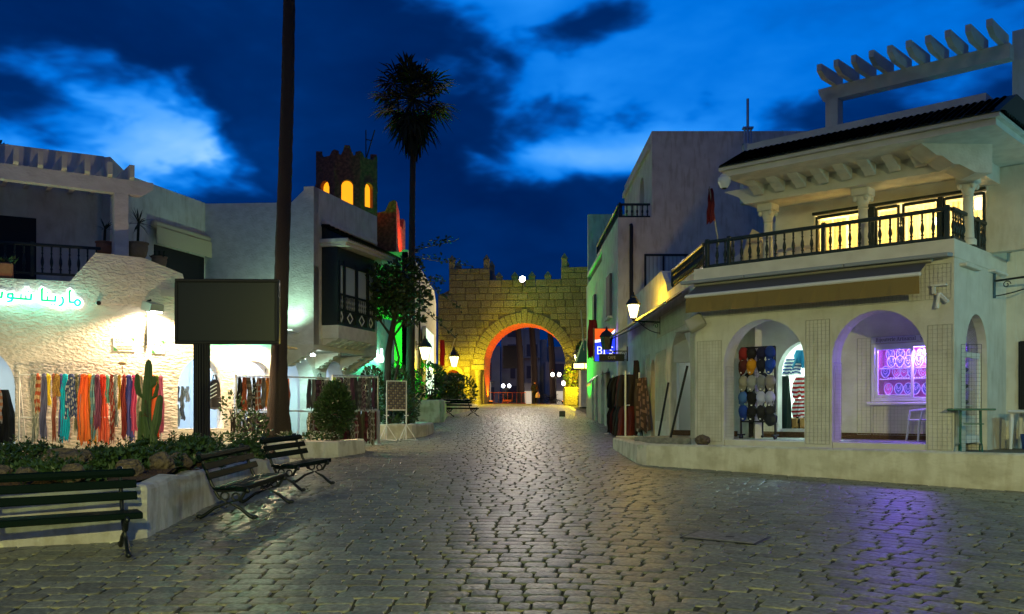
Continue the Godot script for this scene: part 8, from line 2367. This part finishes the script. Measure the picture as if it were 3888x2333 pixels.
func cactus(g: G, pts: Array, rad: Array) -> void:
	# ribbed column: rings with a wavy radius
	var seg := 20
	var fine := []; var fr := []
	for k in pts.size() - 1:
		for i in 5:
			var f := i / 5.0
			fine.append(pts[k].lerp(pts[k + 1], f)); fr.append(lerpf(rad[k], rad[k + 1], f if k < pts.size() - 2 else 1 - sqrt(1 - f * f)))
	fine.append(pts[-1]); fr.append(0.0005)
	var rings := []
	for k in fine.size():
		var ring := []
		for s in seg:
			var a := TAU * s / seg
			var w := 1.0 + 0.16 * cos(a * 5.0)
			ring.append(fine[k] + Vector3(cos(a), 0, -sin(a)) * fr[k] * w)
		rings.append(ring)
	for k in fine.size() - 1:
		for s in seg:
			g.col = Color.WHITE * (1.15 if (s % 4) == 0 else 0.95)
			g.quad(rings[k][s], rings[k][(s + 1) % seg], rings[k + 1][(s + 1) % seg], rings[k + 1][s])

# ---------------------------------------------------------------- people
func body(bones: Array, cell: float, k := 0.035) -> G:       # bones: [a, b, radius a, radius b]; one smooth skin over all of them (surface nets)
	var lo: Vector3 = bones[0][0]; var hi: Vector3 = lo
	for b in bones:
		for e in 2:
			var r: Vector3 = Vector3.ONE * (b[2 + e] + 0.06)
			lo = lo.min(b[e] - r); hi = hi.max(b[e] + r)
	var dim := Vector3i(((hi - lo) / cell).ceil()) + Vector3i.ONE * 2
	var sx := 1; var sy := dim.x; var sz := dim.x * dim.y
	var f := PackedFloat32Array(); f.resize(dim.x * dim.y * dim.z); f.fill(1.0)
	for b in bones:
		var a: Vector3 = b[0]; var d: Vector3 = b[1] - b[0]
		var dd := maxf(d.length_squared(), 1e-8)
		var m: float = maxf(b[2], b[3]) + 0.06
		var l := Vector3i(((a.min(b[1]) - Vector3.ONE * m - lo) / cell).floor()).max(Vector3i.ZERO)
		var h := Vector3i(((a.max(b[1]) + Vector3.ONE * m - lo) / cell).ceil()).min(dim - Vector3i.ONE)
		for z in range(l.z, h.z + 1):
			for y in range(l.y, h.y + 1):
				for x in range(l.x, h.x + 1):
					var p := lo + Vector3(x, y, z) * cell
					var t := clampf((p - a).dot(d) / dd, 0, 1)
					var v := (p - a - d * t).length() - lerpf(b[2], b[3], t)
					var i := x * sx + y * sy + z * sz
					var o := f[i]
					var e := maxf(k - absf(o - v), 0.0) / k
					f[i] = minf(o, v) - e * e * k * 0.25
	var at_ := {}
	var off := [0, sx, sy, sx + sy, sz, sz + sx, sz + sy, sz + sx + sy]
	var g := G.new()
	for z in dim.z - 1:
		for y in dim.y - 1:
			for x in dim.x - 1:
				var i := x + y * sy + z * sz
				var c := 0
				for q in 8: if f[i + off[q]] < 0: c += 1
				if c == 0 or c == 8: continue
				var s := Vector3.ZERO; var n := 0
				for q in [[0, 1], [0, 2], [0, 4], [1, 3], [1, 5], [2, 3], [2, 6], [3, 7], [4, 5], [4, 6], [5, 7], [6, 7]]:
					var u := f[i + off[q[0]]]; var w := f[i + off[q[1]]]
					if (u < 0) != (w < 0):
						var t := u / (u - w)
						var pa := Vector3(q[0] & 1, (q[0] >> 1) & 1, q[0] >> 2); var pb := Vector3(q[1] & 1, (q[1] >> 1) & 1, q[1] >> 2)
						s += pa.lerp(pb, t); n += 1
				at_[i] = lo + (Vector3(x, y, z) + s / n) * cell
	var nrm := {}
	var quads := []
	for i in at_:
		var z: int = i / sz; var y: int = (i - z * sz) / sy; var x: int = i - z * sz - y * sy
		for ax in 3:
			var st: int = [sx, sy, sz][ax]; var u: int = [sy, sz, sx][ax]; var w: int = [sz, sx, sy][ax]
			if (f[i] < 0) == (f[i + st] < 0): continue
			if not (at_.has(i - u) and at_.has(i - w) and at_.has(i - u - w)): continue
			var q := [i, i - u, i - u - w, i - w]
			if f[i] >= 0: q.reverse()
			quads.append(q)
			var nn: Vector3 = (at_[q[2]] - at_[q[0]]).cross(at_[q[3]] - at_[q[1]])
			for j in q: nrm[j] = nrm.get(j, Vector3.ZERO) + nn
	for q in quads:
		g.tri(at_[q[0]], at_[q[1]], at_[q[2]], nrm[q[0]], nrm[q[1]], nrm[q[2]]); g.tri(at_[q[0]], at_[q[2]], at_[q[3]], nrm[q[0]], nrm[q[2]], nrm[q[3]])
	return g

func fingers(g: G, w: Vector3, d: Vector3, side: Vector3) -> void:     # a relaxed hand: five tapering fingers from a palm at w pointing along d
	for k in 4:
		var o := w + side * (-0.027 + k * 0.018)
		var l: float = [0.062, 0.075, 0.07, 0.055][k]
		var c := side.cross(d) * 0.35
		g.tube([o, o + (d + c * 0.3).normalized() * l * 0.5, o + (d + c).normalized() * l], [0.010, 0.009, 0.006], 6)
	g.tube([w - side * 0.03 - d * 0.05, w - side * 0.055 - d * 0.015, w - side * 0.05 + d * 0.015], [0.011, 0.010, 0.007], 6)

func figure(label: String, x: Transform3D, stride: float, arm_l: Array, arm_r: Array, cell: float, lean := 0.0) -> Node3D:
	var o := thing("person", label, "person", x)
	var hl := Vector3(-0.09, 0.90, 0); var hr := Vector3(0.09, 0.90, 0)
	var al := Vector3(-0.11, 0.08, stride); var ar := Vector3(0.11, 0.08, -stride)
	var kl := (hl + al) * 0.5 + Vector3(0, 0.02, 0.05); var kr := (hr + ar) * 0.5 + Vector3(0, 0.02, 0.05)
	var ch := Vector3(0, 1.28, lean)
	var sl := Vector3(-0.18, 1.40, lean); var sr := Vector3(0.18, 1.40, lean)
	var cl := [[Vector3(-0.08, 0.96, 0), Vector3(0.08, 0.96, 0), 0.125, 0.125], [Vector3(0, 0.98, 0), ch, 0.135, 0.155], [Vector3(-0.08, 1.25, lean), Vector3(0.08, 1.25, lean), 0.125, 0.125], [sl, sr, 0.07, 0.07], [hl, kl, 0.095, 0.068], [kl, al, 0.066, 0.05], [hr, kr, 0.095, 0.068], [kr, ar, 0.066, 0.05],
		[sl, arm_l[0], 0.062, 0.05], [arm_l[0], arm_l[1], 0.048, 0.036], [sr, arm_r[0], 0.062, 0.05], [arm_r[0], arm_r[1], 0.048, 0.036], [al, al + Vector3(-0.02, -0.03, 0.16), 0.046, 0.036], [ar, ar + Vector3(0.02, -0.03, 0.16), 0.046, 0.036], [Vector3(0, 1.42, lean), Vector3(0, 1.52, lean + 0.01), 0.055, 0.05],
		[Vector3(0, 1.60, lean + 0.01), Vector3(0, 1.66, lean), 0.088, 0.088], [Vector3(0, 1.57, lean + 0.05), Vector3(0, 1.55, lean + 0.06), 0.055, 0.05]]
	part("body", body(cl, cell), M.dark_cloth, o)
	var g := G.new()
	g.ball(Vector3(0, 1.60, lean + 0.035), Vector3(0.073, 0.10, 0.08), 14, 10); g.ball(Vector3(0, 1.595, lean + 0.12), Vector3(0.014, 0.022, 0.016), 6, 5)
	for s in [-1.0, 1.0]: g.ball(Vector3(s * 0.082, 1.60, lean + 0.02), Vector3(0.012, 0.028, 0.02), 6, 5)
	g.ball(Vector3(0, 1.55, lean + 0.107), Vector3(0.025, 0.006, 0.006), 6, 4)
	for q in [[arm_l, -1.0], [arm_r, 1.0]]:
		var d: Vector3 = (q[0][1] - q[0][0]).normalized()
		var sd := d.cross(Vector3(1, 0, 0)).normalized() * -1.0
		g.ball(q[0][1] + d * 0.045, Vector3(0.03, 0.045, 0.035), 8, 6)
		fingers(g, q[0][1] + d * 0.085, d, sd)
	part("skin", g, M.skin, o)
	g = G.new()
	g.ball(Vector3(0, 1.645, lean - 0.012), Vector3(0.094, 0.082, 0.098), 12, 8)
	part("hair", g, M.black, o)
	g = G.new()
	for s in [-1.0, 1.0]: g.ball(Vector3(s * 0.03, 1.612, lean + 0.105), Vector3(0.012, 0.007, 0.008), 6, 4)
	part("eyes", g, M.black, o)
	return o

func people() -> void:
	figure("person in black standing behind the cap stand, only legs and shoes clearly visible", right_frame() * Transform3D(Basis(Vector3.UP, 0.5), Vector3(0.86, 1.30, -1.15)), 0.04, [Vector3(-0.25, 1.15, -0.02), Vector3(-0.22, 0.92, 0.06)], [Vector3(0.25, 1.15, -0.02), Vector3(0.22, 0.92, 0.06)], 0.02)
	figure("person in dark clothes carrying a pale bag, walking under the big arch", at(P(1.74, 2.49, 72.0), 0.2), 0.14, [Vector3(-0.25, 1.16, 0.0), Vector3(-0.2, 0.98, 0.16)], [Vector3(0.26, 1.15, 0.02), Vector3(0.20, 0.95, 0.20)], 0.022)
	var bg := thing("carrier_bag", "pale orange carrier bag held in front of the walking person", "bag", at(P(1.98, 2.95, 71.7)))
	var g := G.new()
	g.col = Color(0.8, 0.5, 0.35)
	g.lathe([Vector2(0.0, 0), Vector2(0.17, 0.01), Vector2(0.2, 0.16), Vector2(0.13, 0.34), Vector2(0.03, 0.46)], Vector3.ZERO, 10)
	part("body", g, M.paint, bg)
